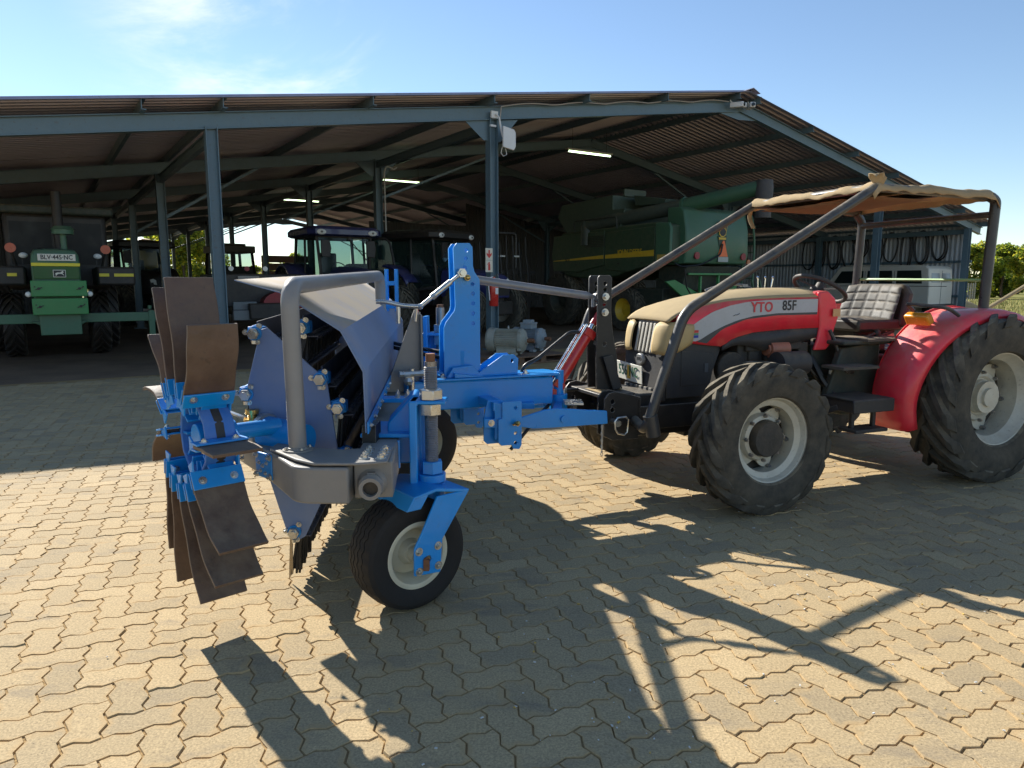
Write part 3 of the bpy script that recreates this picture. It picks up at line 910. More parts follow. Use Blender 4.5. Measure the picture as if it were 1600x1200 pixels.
t = thing('fire_extinguisher', 'red fire extinguisher with hose hanging on the post under its sign', 'fire extinguisher', S(7.99, B0 - 0.24, 0.94), SHED_ANG)
mb = MB(); mb.lathe([(0.0, 0), (0.085, 0), (0.095, 0.015), (0.095, 0.46), (0.085, 0.52), (0.05, 0.565), (0.028, 0.575), (0.028, 0.6), (0.0, 0.6)], (0, 0, 0), (0, 0, 1), 24); obj('cylinder', mb, FIRERED, t)
mb = MB(); mb.box((0.01, 0, 0.615), (0.05, 0.04, 0.035)); mb.bar((0, 0, 0.63), (0.1, -0.02, 0.665), 0.02, 0.01); mb.bar((0, 0, 0.61), (0.095, -0.02, 0.61), 0.02, 0.01); obj('valve', mb, BLACK, t)
mb = MB(); mb.tube(bend_path([(-0.02, 0, 0.615), (-0.1, -0.02, 0.6), (-0.15, -0.02, 0.5), (-0.12, -0.03, 0.12)], 0.08), 0.011, 8); obj('hose', mb, WHITE, t)
mb = MB(); mb.grid(lambda u, v: Vector((0.0965 * sin(-.2 + u * 1.0), -0.0965 * cos(-.2 + u * 1.0), 0.25 + v * 0.13)), 6, 1); obj('label', mb, WHITE, t)
mb = MB(); mb.box((0, 0.11, 0.45), (0.06, 0.05, 0.12)); obj('bracket', mb, BLACK, t)

# belts and hoses hanging along the right-hand wall
hr = random.Random(3)
for k in range(10):
    b = 14.2 + k * 0.62 + hr.uniform(-.08, .08)
    w, h = hr.uniform(0.2, 0.36), hr.uniform(0.48, 0.75)
    zc = 3.42 - h
    mb = MB()
    for r_ in range(hr.choice((1, 2, 2))):
        mb.tube([(29.17 - 0.02 * r_, w * (1 - 0.12 * r_) * sin(2 * pi * q / 26) * (1 + 0.12 * sin(2 * pi * q / 13 + k)) + .05 * r_, zc + h * (1 - .07 * r_) * cos(2 * pi * q / 26)) for q in range(26)], 0.028, 6, closed=True)
    for v in range(len(mb.v)): mb.v[v].y += b
    o = obj('hanging_belt', mb, HOSE, None)
    o.rotation_euler = (0, 0, SHED_ANG)
    tag(o, 'black drive belt hung in a loop on the shed wall, %s from the corner post' % ('first', 'second', 'third', 'fourth', 'fifth', 'sixth', 'seventh', 'eighth', 'ninth', 'tenth')[k], 'drive belt', 'black belts hung along the shed wall')
# ------------------------------------------------------------------ red orchard tractor (local: x to its rear, y to its far side)
T_ANG = radians(22)
tractor = thing('orchard_tractor', 'red and black orchard tractor with tan canvas canopy on a black roll frame', 'tractor', (1.27, 5.14, 0), T_ANG)
t = tractor

def ag_tyre(name, parent, c, R, W, rr, nl, lh, mat_, side=1, n=56, ax=(0, 1, 0)):
    """bar-lug tyre; ax is the axle direction"""
    mb = MB()
    c = Vector(c); u, w, a = frame(ax)
    prof = [(rr, -W * .40), (rr + .012, -W * .45), (rr + .35 * (R - rr), -W * .50), (rr + .62 * (R - rr), -W * .495), (R - lh - .012, -W * .45), (R - lh, -W * .36), (R - lh + .004, 0)]
    prof = prof + [(r, -h) for r, h in reversed(prof[:-1])]
    mb.lathe(prof, c, ax, n)
    # bead line
    for s in (-1, 1):
        def P_(phi, r, h): return c + (u * cos(phi) + w * sin(phi)) * r + a * h
        for k in range(nl):
            p0 = 2 * pi * (k + (0.5 if s > 0 else 0)) / nl
            secs = []
            for (tt, h, rt, rb, hw) in ((0, -0.04, R, R - lh - .004, .052), (.45, .20, R, R - lh - .004, .054), (.85, .415, R - .004, R - lh - .006, .060), (1.0, .475, R - .022, R - lh - .02, .064), (1.16, .515, R - .30 * (R - rr), R - .34 * (R - rr), .066)):
                ph = p0 + side * tt * 2.6 * (W / R) * 0.36
                wb, wt = hw / R * (W / .3) * .75, hw / R * (W / .3) * .52
                hh = s * h * W
                hi = hh if tt < 1.1 else s * (.495 * W)
                secs.append([P_(ph - wb, rb, hi), P_(ph - wt, rt, hh), P_(ph + wt, rt, hh), P_(ph + wb, rb, hi)])
            mb.loft(secs)
    return obj(name, mb, mat_, parent, smooth=30)

_mb = MB(); _mb.cyl((0, 0, 0), (0, 0, .025), .017, n=6); _mb.cyl((0, 0, .02), (0, 0, .036), .009, n=8)
WHEEL_BOLT = _mb.mesh('wheel_bolt', smooth=0); WHEEL_BOLT.materials.append(STEEL)
def wheel(parent, c, R, W, rr, out, nl, lh, front, offset):
    """out = -1 when the outer face looks to -y"""
    w = obj('wheel', MB().cyl((c[0], c[1] - .05, c[2]), (c[0], c[1] + .05, c[2]), rr * .35, n=20), SILVER, parent)
    ag_tyre('tyre', w, c, R, W, rr, nl, lh, AGTYRE, side=-1 if out < 0 else 1)
    mb = MB()
    e = W * .44
    prof = [(rr + .018, -e), (rr + .022, -e + .012), (rr - .006, -e + .02), (rr - .02, -e + .05), (rr - .055, -e * .45), (rr - .055, e * .45), (rr - .02, e - .05), (rr - .006, e - .02), (rr + .022, e - .012), (rr + .018, e)]
    mb.lathe(prof, c, (0, 1, 0), 48)
    obj('rim', mb, SILVER, w)
    # waved disc between hub and rim
    mb = MB()
    lob = []
    for k in range(64):
        th = 2 * pi * k / 64
        lob.append(((rr - .055) * (0.66 + 0.34 * abs(cos(3 * th + .5)) ** 1.3) * cos(th), (rr - .055) * (0.66 + 0.34 * abs(cos(3 * th + .5)) ** 1.3) * sin(th)))
    yd = c[1] + out * offset
    mb.prism(lob, (c[0], yd, c[2]), (1, 0, 0), (0, 0, 1), (0, -out * 0.012, 0))
    mb.lathe([(rr * .58, 0), (rr * .56, .02), (rr * .53, .04), (rr * .45, .05), (rr * .40, .03), (0, .03)], (c[0], yd, c[2]), (0, out, 0), 40)
    obj('wheel_disc', mb, SILVER, w)
    mb = MB()
    mb.lathe([(rr * .43, .03), (rr * .43, .085), (rr * .40, .10), (0, .105)] if front else [(rr * .38, .03), (rr * .36, .06), (rr * .22, .07), (rr * .2, .12), (0, .125)], (c[0], yd, c[2]), (0, out, 0), 32)
    obj('hub_cap', mb, ENGINE if front else SILVER, w)
    for k in range(14):
        if k < 6:
            th = 2 * pi * k / 6 + (pi - .5) / 3 + .02
            p = Vector((c[0] + (rr * .80) * cos(th), yd, c[2] + (rr * .80) * sin(th))); sc_w = 1.0
        else:
            th = 2 * pi * (k - 6) / 8
            p = Vector((c[0] + rr * .53 * cos(th), yd + out * .045, c[2] + rr * .53 * sin(th))); sc_w = .75
        share('wheel_bolt', WHEEL_BOLT, w, place(p, (0, out, 0)) @ Matrix.Scale(sc_w, 4))
    mb = MB(); yi = c[1] - out * .02
    mb.cyl((c[0], yi - out * .05, c[2]), (c[0], yi - out * .14, c[2]), rr * .97, n=28)  # dark disc added behind the wheel so its windows look dark
    obj('wheel_backing', mb, ENGINE, w)
    return w
for y, out in ((-.81, -1), (.81, 1)):
    wheel(t, (0, y, .478), .478, .275, .268, out, 18, .034, True, -.025)
for y, out in ((-.80, -1), (.80, 1)):
    wheel(t, (2.03, y, .615), .615, .37, .335, out, 18, .04, False, -.05)

# chassis, engine, transmission, axles
mb = MB()
mb.box((-.14, 0, .50), (1.05, .50, .17)); mb.box((-.30, 0, .64), (.72, .44, .12))
obj('front_frame', mb, BLACK, t, bevel=.012)
mb = MB()
mb.box((0.0, 0, .46), (.22, .30, .20)); mb.cyl((0, -.66, .47), (0, .66, .47), .075, n=16)
for s in (-1, 1):
    mb.cyl((0, s * .52, .49), (0, s * .70, .49), .13, n=20); mb.box((0, s * .60, .50), (.16, .10, .28))
mb.cyl((.1, 0, .42), (1.2, 0, .47), .045, n=12)
obj('front_axle', mb, ENGINE, t, bevel=.008)
mb = MB()
mb.box((.62, 0, .80), (.74, .36, .52)); mb.box((.60, -.20, .72), (.42, .12, .22)); mb.box((.36, -.18, .98), (.22, .14, .20))
mb.cyl((.20, -.20, .84), (.20, -.26, .84), .12, n=20); mb.box((.55, -.24, 1.0), (.5, .08, .08))
for k in range(4): mb.box((.38 + k * .15, -.22, .95), (.09, .10, .12))
obj('engine', mb, ENGINE, t, bevel=.01)
mb = MB(); mb.cyl((.50, -.27, .97), (.66, -.27, .97), .058, n=18); mb.cyl((.495, -.27, .97), (.48, -.27, .97), .045, n=14)
obj('air_filter_can', mb, paint('dull_orange_can', (.45, .16, .09), .5, .2), t)
mb = MB(); mb.cyl((.42, -.45, .885), (.66, -.45, .885), .085, n=24); obj('filter_housing', mb, BLACKPL, t)
mb = MB(); mb.lathe([(.0, .012), (.05, .012), (.066, .004), (.068, -.02)], (.665, -.45, .885), (1, 0, 0), 24); obj('filter_cap', mb, PLATEW, t)
mb = MB()
mb.box((1.45, 0, .66), (1.1, .42, .44)); mb.box((2.03, 0, .66), (.5, .55, .5)); mb.cyl((2.03, -.75, .615), (2.03, .75, .615), .12, n=18)
mb.box((1.18, 0, .86), (.5, .5, .25)); mb.box((1.3, -.3, .62), (.4, .2, .3))
obj('transmission', mb, DKGREEN, t, bevel=.012)
mb = MB()
mb.prism([(.92, .62), (1.42, .62), (1.42, 1.0), (1.05, .97)], (0, -.42, 0), (1, 0, 0), (0, 0, 1), (0, .06, 0))
mb.box((1.25, -.33, 1.01), (.5, .3, .03))
obj('platform_side', mb, DKGREEN, t, bevel=.01)
mb = MB(); mb.box((1.05, -.5, .845), (.34, .2, .02)); mb.box((1.40, -.35, 1.03), (.45, .35, .018)); obj('foot_plate', mb, paint('dusty_tread_plate', (.07, .065, .055), .8, .2, dust=.6), t)
mb = MB()
mb.box((1.02, -.60, .635), (.36, .30, .03)); mb.box((1.02, -.745, .60), (.38, .02, .09)); mb.box((.85, -.60, .60), (.02, .3, .09))
mb.bar((.92, -.66, .6), (.92, -.66, .43), .03, .03); mb.bar((1.12, -.66, .6), (1.12, -.66, .43), .03, .03)
mb.box((1.02, -.67, .425), (.30, .16, .025))
mb.bar((.86, -.6, .58), (.80, -.45, .50), .05, .04)
obj('step', mb, BLACKPL, t, bevel=.006)
mb = MB(); mb.box((1.03, -.385, .74), (.10, .02, .14)); obj('warning_sticker', mb, PLATEW, t)
mb = MB()
for k, (x0, z0) in enumerate(((.70, .98), (.78, 1.0), (.86, .95), (.66, .92))):
    mb.tube([(x0, -.22, z0), (x0 + .06, -.30, z0 - .15), (x0 + .16, -.33, z0 - .28), (x0 + .32, -.30, z0 - .36)], .012, 6)
mb.tube([(.9, -.28, .9), (.93, -.36, .75), (1.0, -.42, .62)], .02, 6)
obj('engine_hoses', mb, HOSE, t)

# bonnet
def top_z(x):
    pts = [(-.36, 1.175), (-.30, 1.225), (-.20, 1.275), (-.05, 1.325), (.15, 1.362), (.45, 1.392), (.8, 1.402), (1.05, 1.400)]
    for (a, za), (b, zb) in zip(pts, pts[1:]):
        if x <= b: return za + (zb - za) * max(0, (x - a) / (b - a))
    return pts[-1][1]
def half_w(x): return .255 + .045 * min(1, max(0, (x + .36) / .75)) ** .7
def shoulder_z(x):
    pts = [(-.36, 1.17), (-.30, 1.215), (-.23, 1.25), (-.06, 1.292), (.13, 1.318), (.457, 1.334), (1.05, 1.342)]
    for (a, za), (b, zb) in zip(pts, pts[1:]):
        if x <= b: return za + (zb - za) * max(0, (x - a) / (b - a))
    return pts[-1][1]
XS = [-.345, -.31, -.27, -.2, -.1, 0, .12, .25, .4, .55, .7, .85, .95]
secs = []
for x in XS:
    w, zt, zs = half_w(x), top_z(x), shoulder_z(x)
    row = []
    for k in range(17):
        f = -1 + 2 * k / 16
        y = f * (w + .001)
        row.append(Vector((x, y, zs + (zt - zs) * (1 - abs(f) ** 2.6))))
    secs.append(row)
mb = MB(); mb.loft(secs, caps=False, closed=False)
obj('bonnet_top', mb, DUST, t, solid=.012, smooth=45)
def interp(pts, x):
    if x <= pts[0][0]: return pts[0][1]
    for (a, za), (b, zb) in zip(pts, pts[1:]):
        if x <= b: return za + (zb - za) * (x - a) / (b - a)
    return pts[-1][1]
REDBOT = [(-.264, 1.048), (-.096, 1.024), (.082, 1.005), (.12, 1.03), (.17, 1.061), (.339, 1.098), (.61, 1.113), (.95, 1.117)]
STOP = [(-.253, 1.073), (-.188, 1.138), (-.116, 1.187), (-.006, 1.247), (.132, 1.287), (.273, 1.311), (.459, 1.322), (.905, 1.326)]
SBOT = [(-.252, 1.062), (-.122, 1.045), (-.024, 1.098), (.075, 1.144), (.202, 1.186), (.332, 1.212), (.533, 1.228), (.909, 1.230)]
DKB = [(-.122, 1.043), (-.046, 1.031), (.076, 1.126), (.267, 1.190), (.534, 1.213), (.906, 1.213)]
BLKB = [(.084, .974), (.185, 1.012), (.291, 1.005), (.428, .967), (.687, 1.007), (.912, 1.044)]
def side_strip(s, top, bot, x0, x1, n, dy, zt=None):
    mb = MB()
    mb.grid(lambda u, v: (lambda x: Vector((x, s * (half_w(x) + dy), interp(top, x) * (1 - v) + interp(bot, x) * v)))(x0 + (x1 - x0) * u), n, 2)
    return mb
SHP = [(x, shoulder_z(x)) for x in XS]
for s in (-1, 1):
    o = obj('bonnet_side', side_strip(s, SHP, REDBOT, -.285, .95, 28, 0), RED, t, solid=.008, smooth=45)
    obj('bonnet_stripe', side_strip(s, STOP, SBOT, -.252, .905, 30, .0065), DECAL, o)
    obj('bonnet_stripe', side_strip(s, SBOT, DKB, -.12, .905, 28, .0055), DECALDK, o)
    obj('bonnet_lower_panel', side_strip(s, REDBOT, BLKB, .085, .95, 20, -.004), BLACKPL, t, solid=.008, smooth=45)
    # black nose side with a recessed vent door
    mb = MB()
    poly = [(-.345, .66), (-.02, .66), (.01, .72), (.03, .83), (.085, .976), (.10, 1.008), (-.096, 1.026), (-.262, 1.05), (-.345, 1.05)]
    mb.prism(poly, (0, s * .262, 0), (1, 0, 0), (0, 0, 1), (0, -s * .01, 0))
    o = obj('nose_side', mb, BLACKPL, t, bevel=.004)
    mb = MB()
    mb.prism([(-.235, .985), (.035, .955), (.035, .93), (-.02, .74), (-.235, .74)], (0, s * .2665, 0), (1, 0, 0), (0, 0, 1), (0, -s * .006, 0))
    obj('vent_door', mb, BLACKPL, o, bevel=.004)
    mb = MB(); mb.box((-.03, s * .2685, .86), (.03, .006, .06)); obj('door_catch', mb, paint('dark_grey_catch', (.07, .075, .08), .5), o)
# writing on the bonnet
for s in (-1,):
    yy = -(half_w(.4) + .0085)
    writing('YTO', .098, LETRED, t, (.398, yy, 1.270), (1, 0, .012), (0, 0, 1), sx=.92, depth=.001, bold=.0022, spacing=1.06)
    writing('85F', .098, LETBLK, t, (.640, yy, 1.279), (1, 0, .012), (0, 0, 1), sx=.88, depth=.001, bold=.0016)
    yf = -(half_w(-.16) + .0085)
    for nm, col_, pl in (('red', (.6, .04, .03), [(0, .052), (.082, .052), (.082, .034), (.036, .034), (.016, .052)]),
                         ('blue', (.01, .04, .35), [(0, 0), (.082, 0), (.082, .018), (.036, .018), (.016, 0)]),
                         ('green', (.01, .25, .08), [(0, .046), (.008, .052), (.034, .031), (.082, .031), (.082, .021), (.034, .021), (.008, 0), (0, .006), (.024, .026)]),
                         ('black', (.01, .01, .01), [(0, .042), (.02, .026), (0, .010)])):
        mb = MB(); mb.prism(pl, (-.196, yf, 1.071), (1, 0, 0), (0, 0, 1), (0, -.0012, 0))
        obj('flag_sticker', mb, paint('sticker_' + nm, col_, .5), t, smooth=0)
mb = MB(); mb.tube([(.16, -.2975, 1.215), (.175, -.299, 1.222), (.19, -.2995, 1.221), (.21, -.300, 1.232)], .0022, 4); obj('scratch', mb, LETBLK, t)

# grille and lamps: front face leans back from z .66 to 1.2
def fx(z): return -.37 + .055 * max(0, (z - .9) / .3)
def front_plate(poly, dx, th, y0=0):
    mb = MB()
    vs = [Vector((fx(z) - dx, y, z)) for y, z in poly] + [Vector((fx(z) - dx + th, y, z)) for y, z in poly]
    n = len(poly)
    mb.add(vs, [tuple(range(n)), tuple(reversed(range(n, 2 * n)))] + [(i, (i + 1) % n, n + (i + 1) % n, n + i) for i in range(n)])
    return mb
obj('nose_panel', front_plate([(-.252, .64), (.252, .64), (.252, .94), (.245, 1.10), (.20, 1.205), (0, 1.215), (-.20, 1.205), (-.245, 1.10), (-.252, .94)], 0, .03), BLACKPL, t, bevel=.008)
obj('grille', front_plate([(-.125, 1.202), (.125, 1.202), (.115, .955), (-.115, .955)], .012, .012), paint('grey_grille_frame', (.13, .13, .125), .55, .12, dust=.6, base_dust=.5), t, bevel=.004)
for k in range(5):
    y = -.094 + .047 * k
    o = obj('grille_bar', front_plate([(y - .013, 1.165), (y + .013, 1.165), (y + .011, .965), (y - .011, .965)], .021, .010), paint('pale_grille_bar', (.50, .47, .40), .5, .1, dust=.5) if k == 0 else bpy.data.materials['pale_grille_bar'], t, bevel=.003)
    if k < 4: obj('grille_slot', front_plate([(y + .0165, 1.16), (y + .0305, 1.16), (y + .0300, .97), (y + .0165, .97)], .0135, .004), LETBLK, t, smooth=0)
for s in (-1, 1):
    # headlamp wrapping round the corner, caked with dust
    secs = []
    for k in range(13):
        f = k / 12
        if f < .62:
            y = .128 + (.262 - .128) * (f / .62); x = fx(1.07) - .024 + .03 * (f / .62) ** 3
        else:
            g = (f - .62) / .38
            y = .262 + .012 * g; x = fx(1.07) + .008 + g * .17
        zt = 1.178 - .05 * max(0, f - .7) - .10 * max(0, .18 - f); zb = .958 + .16 * max(0, f - .62) ** 1.3 + .05 * max(0, .2 - f) + .12 * max(0, f - .8)
        row = []
        for q in range(9):
            g = q / 8
            bul = .018 * (1 - (2 * g - 1) ** 4)
            nx, ny = (-1, .15) if f < .5 else ((-.7, .7) if f < .72 else (-.1, 1))
            z_ = zb + (zt - zb) * g
            xx = x + (fx(z_) - fx(1.07)) * (1 if f < .62 else .6)
            row.append(Vector((xx + nx * bul, s * (y + ny * bul), z_)))
        secs.append(row)
    mb = MB(); mb.loft(secs, caps=False, closed=False)
    obj('headlamp', mb, LENS, t, smooth=60, solid=.006)
mb = MB(); mb.lathe([(0, .010), (.034, .010), (.040, .004), (.042, -.01)], (fx(.908) - .012, .02, .908), (-1, 0, 0), 28)
for v in range(len(mb.v)): mb.v[v].y = .02 + (mb.v[v].y - .02) * 1.25
o = obj('badge', mb, paint('dull_chrome', (.35, .35, .34), .35, .1, metal=.6), t)
writing('YTO', .034, LETBLK, t, (fx(.908) - .023, .02, .908), (0, -1, 0), (0, 0, 1), sx=.95, depth=.001)
# number plate
mb = MB(); mb.prism([(-.215, -.065), (.215, -.065), (.215, .065), (-.215, .065)], (fx(.80) - .016, .20, .80), (0, -1, -.04), (-.05, 0, 1), (.006, 0, 0))
o = obj('number_plate', mb, PLATEW, t, bevel=.006)
writing('556 NC', .105, LETGRN, t, (fx(.80) - .0185, .168, .803), (0, -1, -.04), (-.05, 0, 1), sx=.80, depth=.001, bold=.0012)
mb = MB(); mb.prism([(-.026, -.05), (.022, -.05), (.03, .048), (-.02, .05)], (fx(.80) - .0168, .160, .80), (0, -1, -.04), (-.05, 0, 1), (.001, 0, 0)); obj('plate_emblem', mb, paint('plate_orange', (.68, .40, .05), .5), t, smooth=0)
mb = MB()
for k in range(7): mb.box((fx(.68) - .012, -.19 + k * .062, .692), (.02, .035, .055))
obj('lower_grille_slats', mb, paint('grey_slat', (.14, .14, .135), .55, .1, dust=.5), t, bevel=.003)

# rear console, steering column, levers
def console(s):
    mb = MB(); mb.prism([(.90, 1.375), (.985, 1.385), (1.06, 1.33), (1.105, 1.20), (1.075, 1.12), (1.035, .985), (1.0, .952), (.885, .952), (.915, 1.03), (.93, 1.12), (.915, 1.25)], (0, s * .318, 0), (1, 0, 0), (0, 0, 1), (0, -s * .03, 0))
    return mb
for s in (-1, 1):
    obj('console_side', console(s), RED, t, bevel=.012)
mb = MB(); mb.prism([(.90, 1.372), (.985, 1.388), (1.06, 1.33), (1.095, 1.20), (1.0, 1.16), (.9, 1.2)], (0, -.288, 0), (1, 0, 0), (0, 0, 1), (0, .576, 0)); obj('dashboard', mb, RED, t, bevel=.02)
mb = MB(); mb.grid(lambda u, v: Vector((.90 + .09 * u, -.20 + .40 * v, 1.402 - .01 * u - .03 * abs(2 * v - 1) ** 3)), 3, 8); obj('dashboard_dust', mb, DUST, t, solid=.006)
mb = MB(); mb.box((1.06, -.336, 1.225), (.07, .004, .055)); obj('warning_sticker', mb, paint('yellow_warning', (.60, .35, .15), .5), t, smooth=0)
mb = MB(); mb.cyl((1.02, 0, 1.2), (1.17, 0, 1.40), .03, n=12); obj('steering_column', mb, BLACK, t)
sc_ = Vector((1.20, -.02, 1.395)); sx_ = Vector((.72, 0, -.42)).normalized(); sy_ = Vector((0, 1, 0))
mb = MB(); mb.tube(arc(sc_, .20, 0, 2 * pi, 30, sx_, sy_)[:-1], .017, 10, closed=True)
for k in range(3):
    a = .5 + k * 2 * pi / 3; mb.bar(sc_, sc_ + (sx_ * cos(a) + sy_ * sin(a)) * .2, .025, .012)
mb.cyl(sc_ - Vector((.02, 0, .03)), sc_ + Vector((.02, 0, .03)), .04, n=14)
obj('steering_wheel', mb, BLACKPL, t)
mb = MB()
for k in range(3):
    x = .72 + k * .035; y = .12 - .03 * k
    mb.bar((x, y, 1.38), (x + .012 * (k - .5), y, 1.475), .008, .008); mb.sphere((x + .012 * (k - .5), y, 1.482), .011, 8)
obj('lever', mb, CHROME, t)
mb = MB(); mb.tube([(.2, .08, 1.385), (.3, .06, 1.418), (.42, .05, 1.43), (.52, .05, 1.425), (.6, .05, 1.40)], .010, 6); mb.box((.53, .05, 1.42), (.05, .03, .02)); obj('bonnet_cable', mb, LINKGREY, t)
mb = MB(); mb.tube(bend_path([(1.0, -.34, 1.10), (1.03, -.36, 1.02), (1.07, -.40, .86), (1.10, -.42, .79), (1.17, -.42, .79)], .04), .014, 8); obj('grab_lever', mb, BLACK, t)

# seat
mb = MB()
def back_pt(u, v):
    y = -.27 + .54 * u; z = 1.16 + .27 * v
    x = 1.73 + .10 * v + .05 * (2 * u - 1) ** 2 * -1
    e = max(abs(2 * u - 1) ** 8, max(0, (v - .75) / .25) ** 3 * .8)
    q = abs(((u * 5) % 1) - .5) * 2; r = abs(((v * 4) % 1) - .5) * 2
    d = .008 * (1 - max(q ** 6, r ** 6))
    return Vector((x - d + .02 * e, y * (1 - .12 * max(0, v - .6)), z - .015 * abs(2 * u - 1) ** 4))
mb.grid(back_pt, 40, 32)
obj('seat_back_cushion', mb, VINYL, t, smooth=60)
mb = MB(); mb.prism([(-.29, 1.10), (.29, 1.10), (.29, 1.36), (.23, 1.435), (-.23, 1.435), (-.29, 1.36)], (1.82, 0, 0), (0, 1, 0), (.22, 0, 1), (.09, 0, -.01))
mb.v = [Vector((p.x - .30, p.y, p.z)) for p in mb.v]
obj('seat_back', mb, SEATBLK, t, bevel=.03, seg=3)
mb = MB()
def base_pt(u, v):
    x = 1.36 + .44 * u; y = -.26 + .52 * v
    q = abs(((v * 5) % 1) - .5) * 2; r = abs(((u * 4) % 1) - .5) * 2
    return Vector((x, y, 1.165 + .008 * (1 - max(q ** 6, r ** 6)) - .03 * max(0, .15 - u) - .02 * abs(2 * v - 1) ** 6))
mb.grid(base_pt, 32, 40)
obj('seat_cushion', mb, VINYL, t, smooth=60)
mb = MB(); mb.box((1.585, 0, 1.115), (.47, .55, .09)); obj('seat_base', mb, SEATBLK, t, bevel=.02)
mb = MB(); mb.box((1.6, 0, .99), (.34, .34, .16)); mb.bar((1.45, -.25, .98), (1.75, -.25, 1.07), .03, .03); mb.bar((1.3, -.3, 1.0), (1.5, -.3, 1.06), .02, .02); mb.sphere((1.52, -.30, 1.06), .03, 8); obj('seat_suspension', mb, ENGINE, t, bevel=.01)

# rear fenders
def fender(s):
    secs = []
    for k in range(29):
        a = radians(197) - radians(197 - 28) * k / 28
        R = .72
        flat = .045 * max(0, sin(a)) ** 3
        row = []
        cs = [(-.02, 0.0), (0, .012), (.30, .012), (.36, .005), (.40, -.03), (.405, -.07)]
        cs = [(.0, -.09), (.0, -.02), (.02, .0), (.24, .0), (.285, -.012), (.305, -.045), (.31, -.075)]
        for yy, dr in cs:
            y = s * (.50 + yy * (1 + .30 * max(0, sin(a)) ** 1.2))
            r = R + dr - flat * .6
            x = 2.03 + r * cos(a) * 1.05
            z = .60 + r * sin(a) * .945
            row.append(Vector((x, y, z)))
        secs.append(row)
    mb = MB(); mb.loft(secs, caps=False, closed=False)
    return mb
for s in (-1, 1):
    f = obj('fender', fender(s), RED, t, solid=.006, smooth=50)
    mb = MB()
    pl = [(2.03 + .71 * 1.05 * cos(radians(197 - 169 * k / 20)), .60 + .71 * .945 * sin(radians(197 - 169 * k / 20))) for k in range(21)] + [(2.5, .8), (1.6, .75)]
    mb.prism(pl, (0, s * .495, 0), (1, 0, 0), (0, 0, 1), (0, s * .004, 0)); obj('fender_inner_panel', mb, RED, t, smooth=0)
    mb = MB(); mb.box((1.535, s * .63, 1.185), (.06, .19, .085)); o = obj('indicator_lamp', mb, AMBER, t, bevel=.012)
    o.data.transform(Matrix.Translation((1.535, 0, 1.185)) @ Matrix.Rotation(radians(-32), 4, 'Y') @ Matrix.Translation((-1.535, 0, -1.185)))
    mb = MB(); mb.tube(bend_path([(1.60, s * .53, 1.24), (1.535, s * .53, 1.285), (1.52, s * .55, 1.29), (1.56, s * .83, 1.27), (1.66, s * .84, 1.215)], .05), .014, 8); obj('fender_handle', mb, ROLLBAR, t)

# roll frame and canvas canopy
nearp = [(-.62, -.30, .545), (-.72, -.60, .535), (-.46, -.60, 1.265), (1.06, -.60, 2.085)]
mb = MB(); mb.tube(bend_path(nearp, .09), .033, 12); mb.cyl((-.66, -.60, .50), (-.69, -.60, .63), .046, n=14)
obj('roll_bar', mb, ROLLBAR, t)
mb = MB(); mb.tube(bend_path([(x, -y, z) for x, y, z in nearp], .09), .033, 12); obj('roll_bar', mb, ROLLBAR, t)
mb = MB(); mb.tube(bend_path([(2.24, -.60, .95), (2.28, -.60, 2.05), (2.2, -.60, 2.075)], .07), .036, 12); obj('rear_post', mb, ROLLBAR, t)
mb = MB(); mb.tube(bend_path([(2.24, .60, .95), (2.28, .60, 1.98), (2.2, .60, 2.05)], .07), .036, 12); obj('rear_post', mb, ROLLBAR, t)
mb = MB(); mb.tube([(2.27, -.60, 1.945), (2.27, .60, 1.945)], .026, 10); obj('rear_cross_tube', mb, ROLLBAR, t)
mb = MB(); mb.tube([(1.06, -.60, 2.085), (1.06, .60, 2.085)], .03, 10); mb.tube([(1.06, -.60, 2.085), (2.24, -.60, 2.075)], .03, 10); mb.tube([(1.06, .60, 2.085), (2.24, .60, 2.06)], .03, 10); mb.tube([(1.65, -.6, 2.07), (1.65, .6, 2.07)], .025, 8)
obj('roof_frame', mb, ROLLBAR, t)
def canopy(u, v):
    x = 1.005 + 1.262 * u; y = -.648 + 1.296 * v
    e = abs(2 * v - 1); eu = abs(2 * u - 1)
    z = 2.122 - .012 * u - .035 * (1 - e ** 2) * (sin(pi * min(1, u * 2 % 1.0001)) if True else 0)
    z += .020 * noise.noise(Vector((x * 4, y * 4, 2))) + .011 * noise.noise(Vector((x * 13, y * 13, 5))) + .006 * sin(x * 40 + 3 * sin(y * 9)) * max(0, e - .5)
    if e > .97: z -= .062 + .012 * noise.noise(Vector((x * 9, y, 8)))
    elif e > .93: z -= .014
    if eu > .975: z -= .06 + .012 * noise.noise(Vector((y * 9, x, 3)))
    elif eu > .94: z -= .022
    return Vector((x, y, z))
mb = MB(); mb.grid(canopy, 48, 48); obj('canopy', mb, CANVAS, t, solid=.006, smooth=60)
mb = MB()
mb.grid(lambda u, v: Vector((1.0 + .10 * u, -.655 + .07 * v + .01 * sin(9 * u), 2.14 + .035 * sin(3 * u + 2 * v) - .05 * v * u)), 6, 4)
mb.grid(lambda u, v: Vector((1.02 + .04 * u, .60 + .03 * sin(4 * v), 2.06 - .17 * v)), 2, 6)
obj('canopy_flap', mb, CANVAS, t, solid=.005)
mb = MB(); mb.grid(lambda u, v: Vector((1.10 + .55 * u, -.56 + 1.12 * v, 2.03 - .05 * sin(pi * v) * sin(pi * u))), 8, 12); obj('canopy_lining', mb, paint('rust_brown_lining', (.20, .10, .05), .9, .2, bump=.2), t, solid=.004)
def W2T(p):
    dx, dy = p.x - 1.27, p.y - 5.14
    return Vector((dx * cos(T_ANG) + dy * sin(T_ANG), -dx * sin(T_ANG) + dy * cos(T_ANG), p.z))
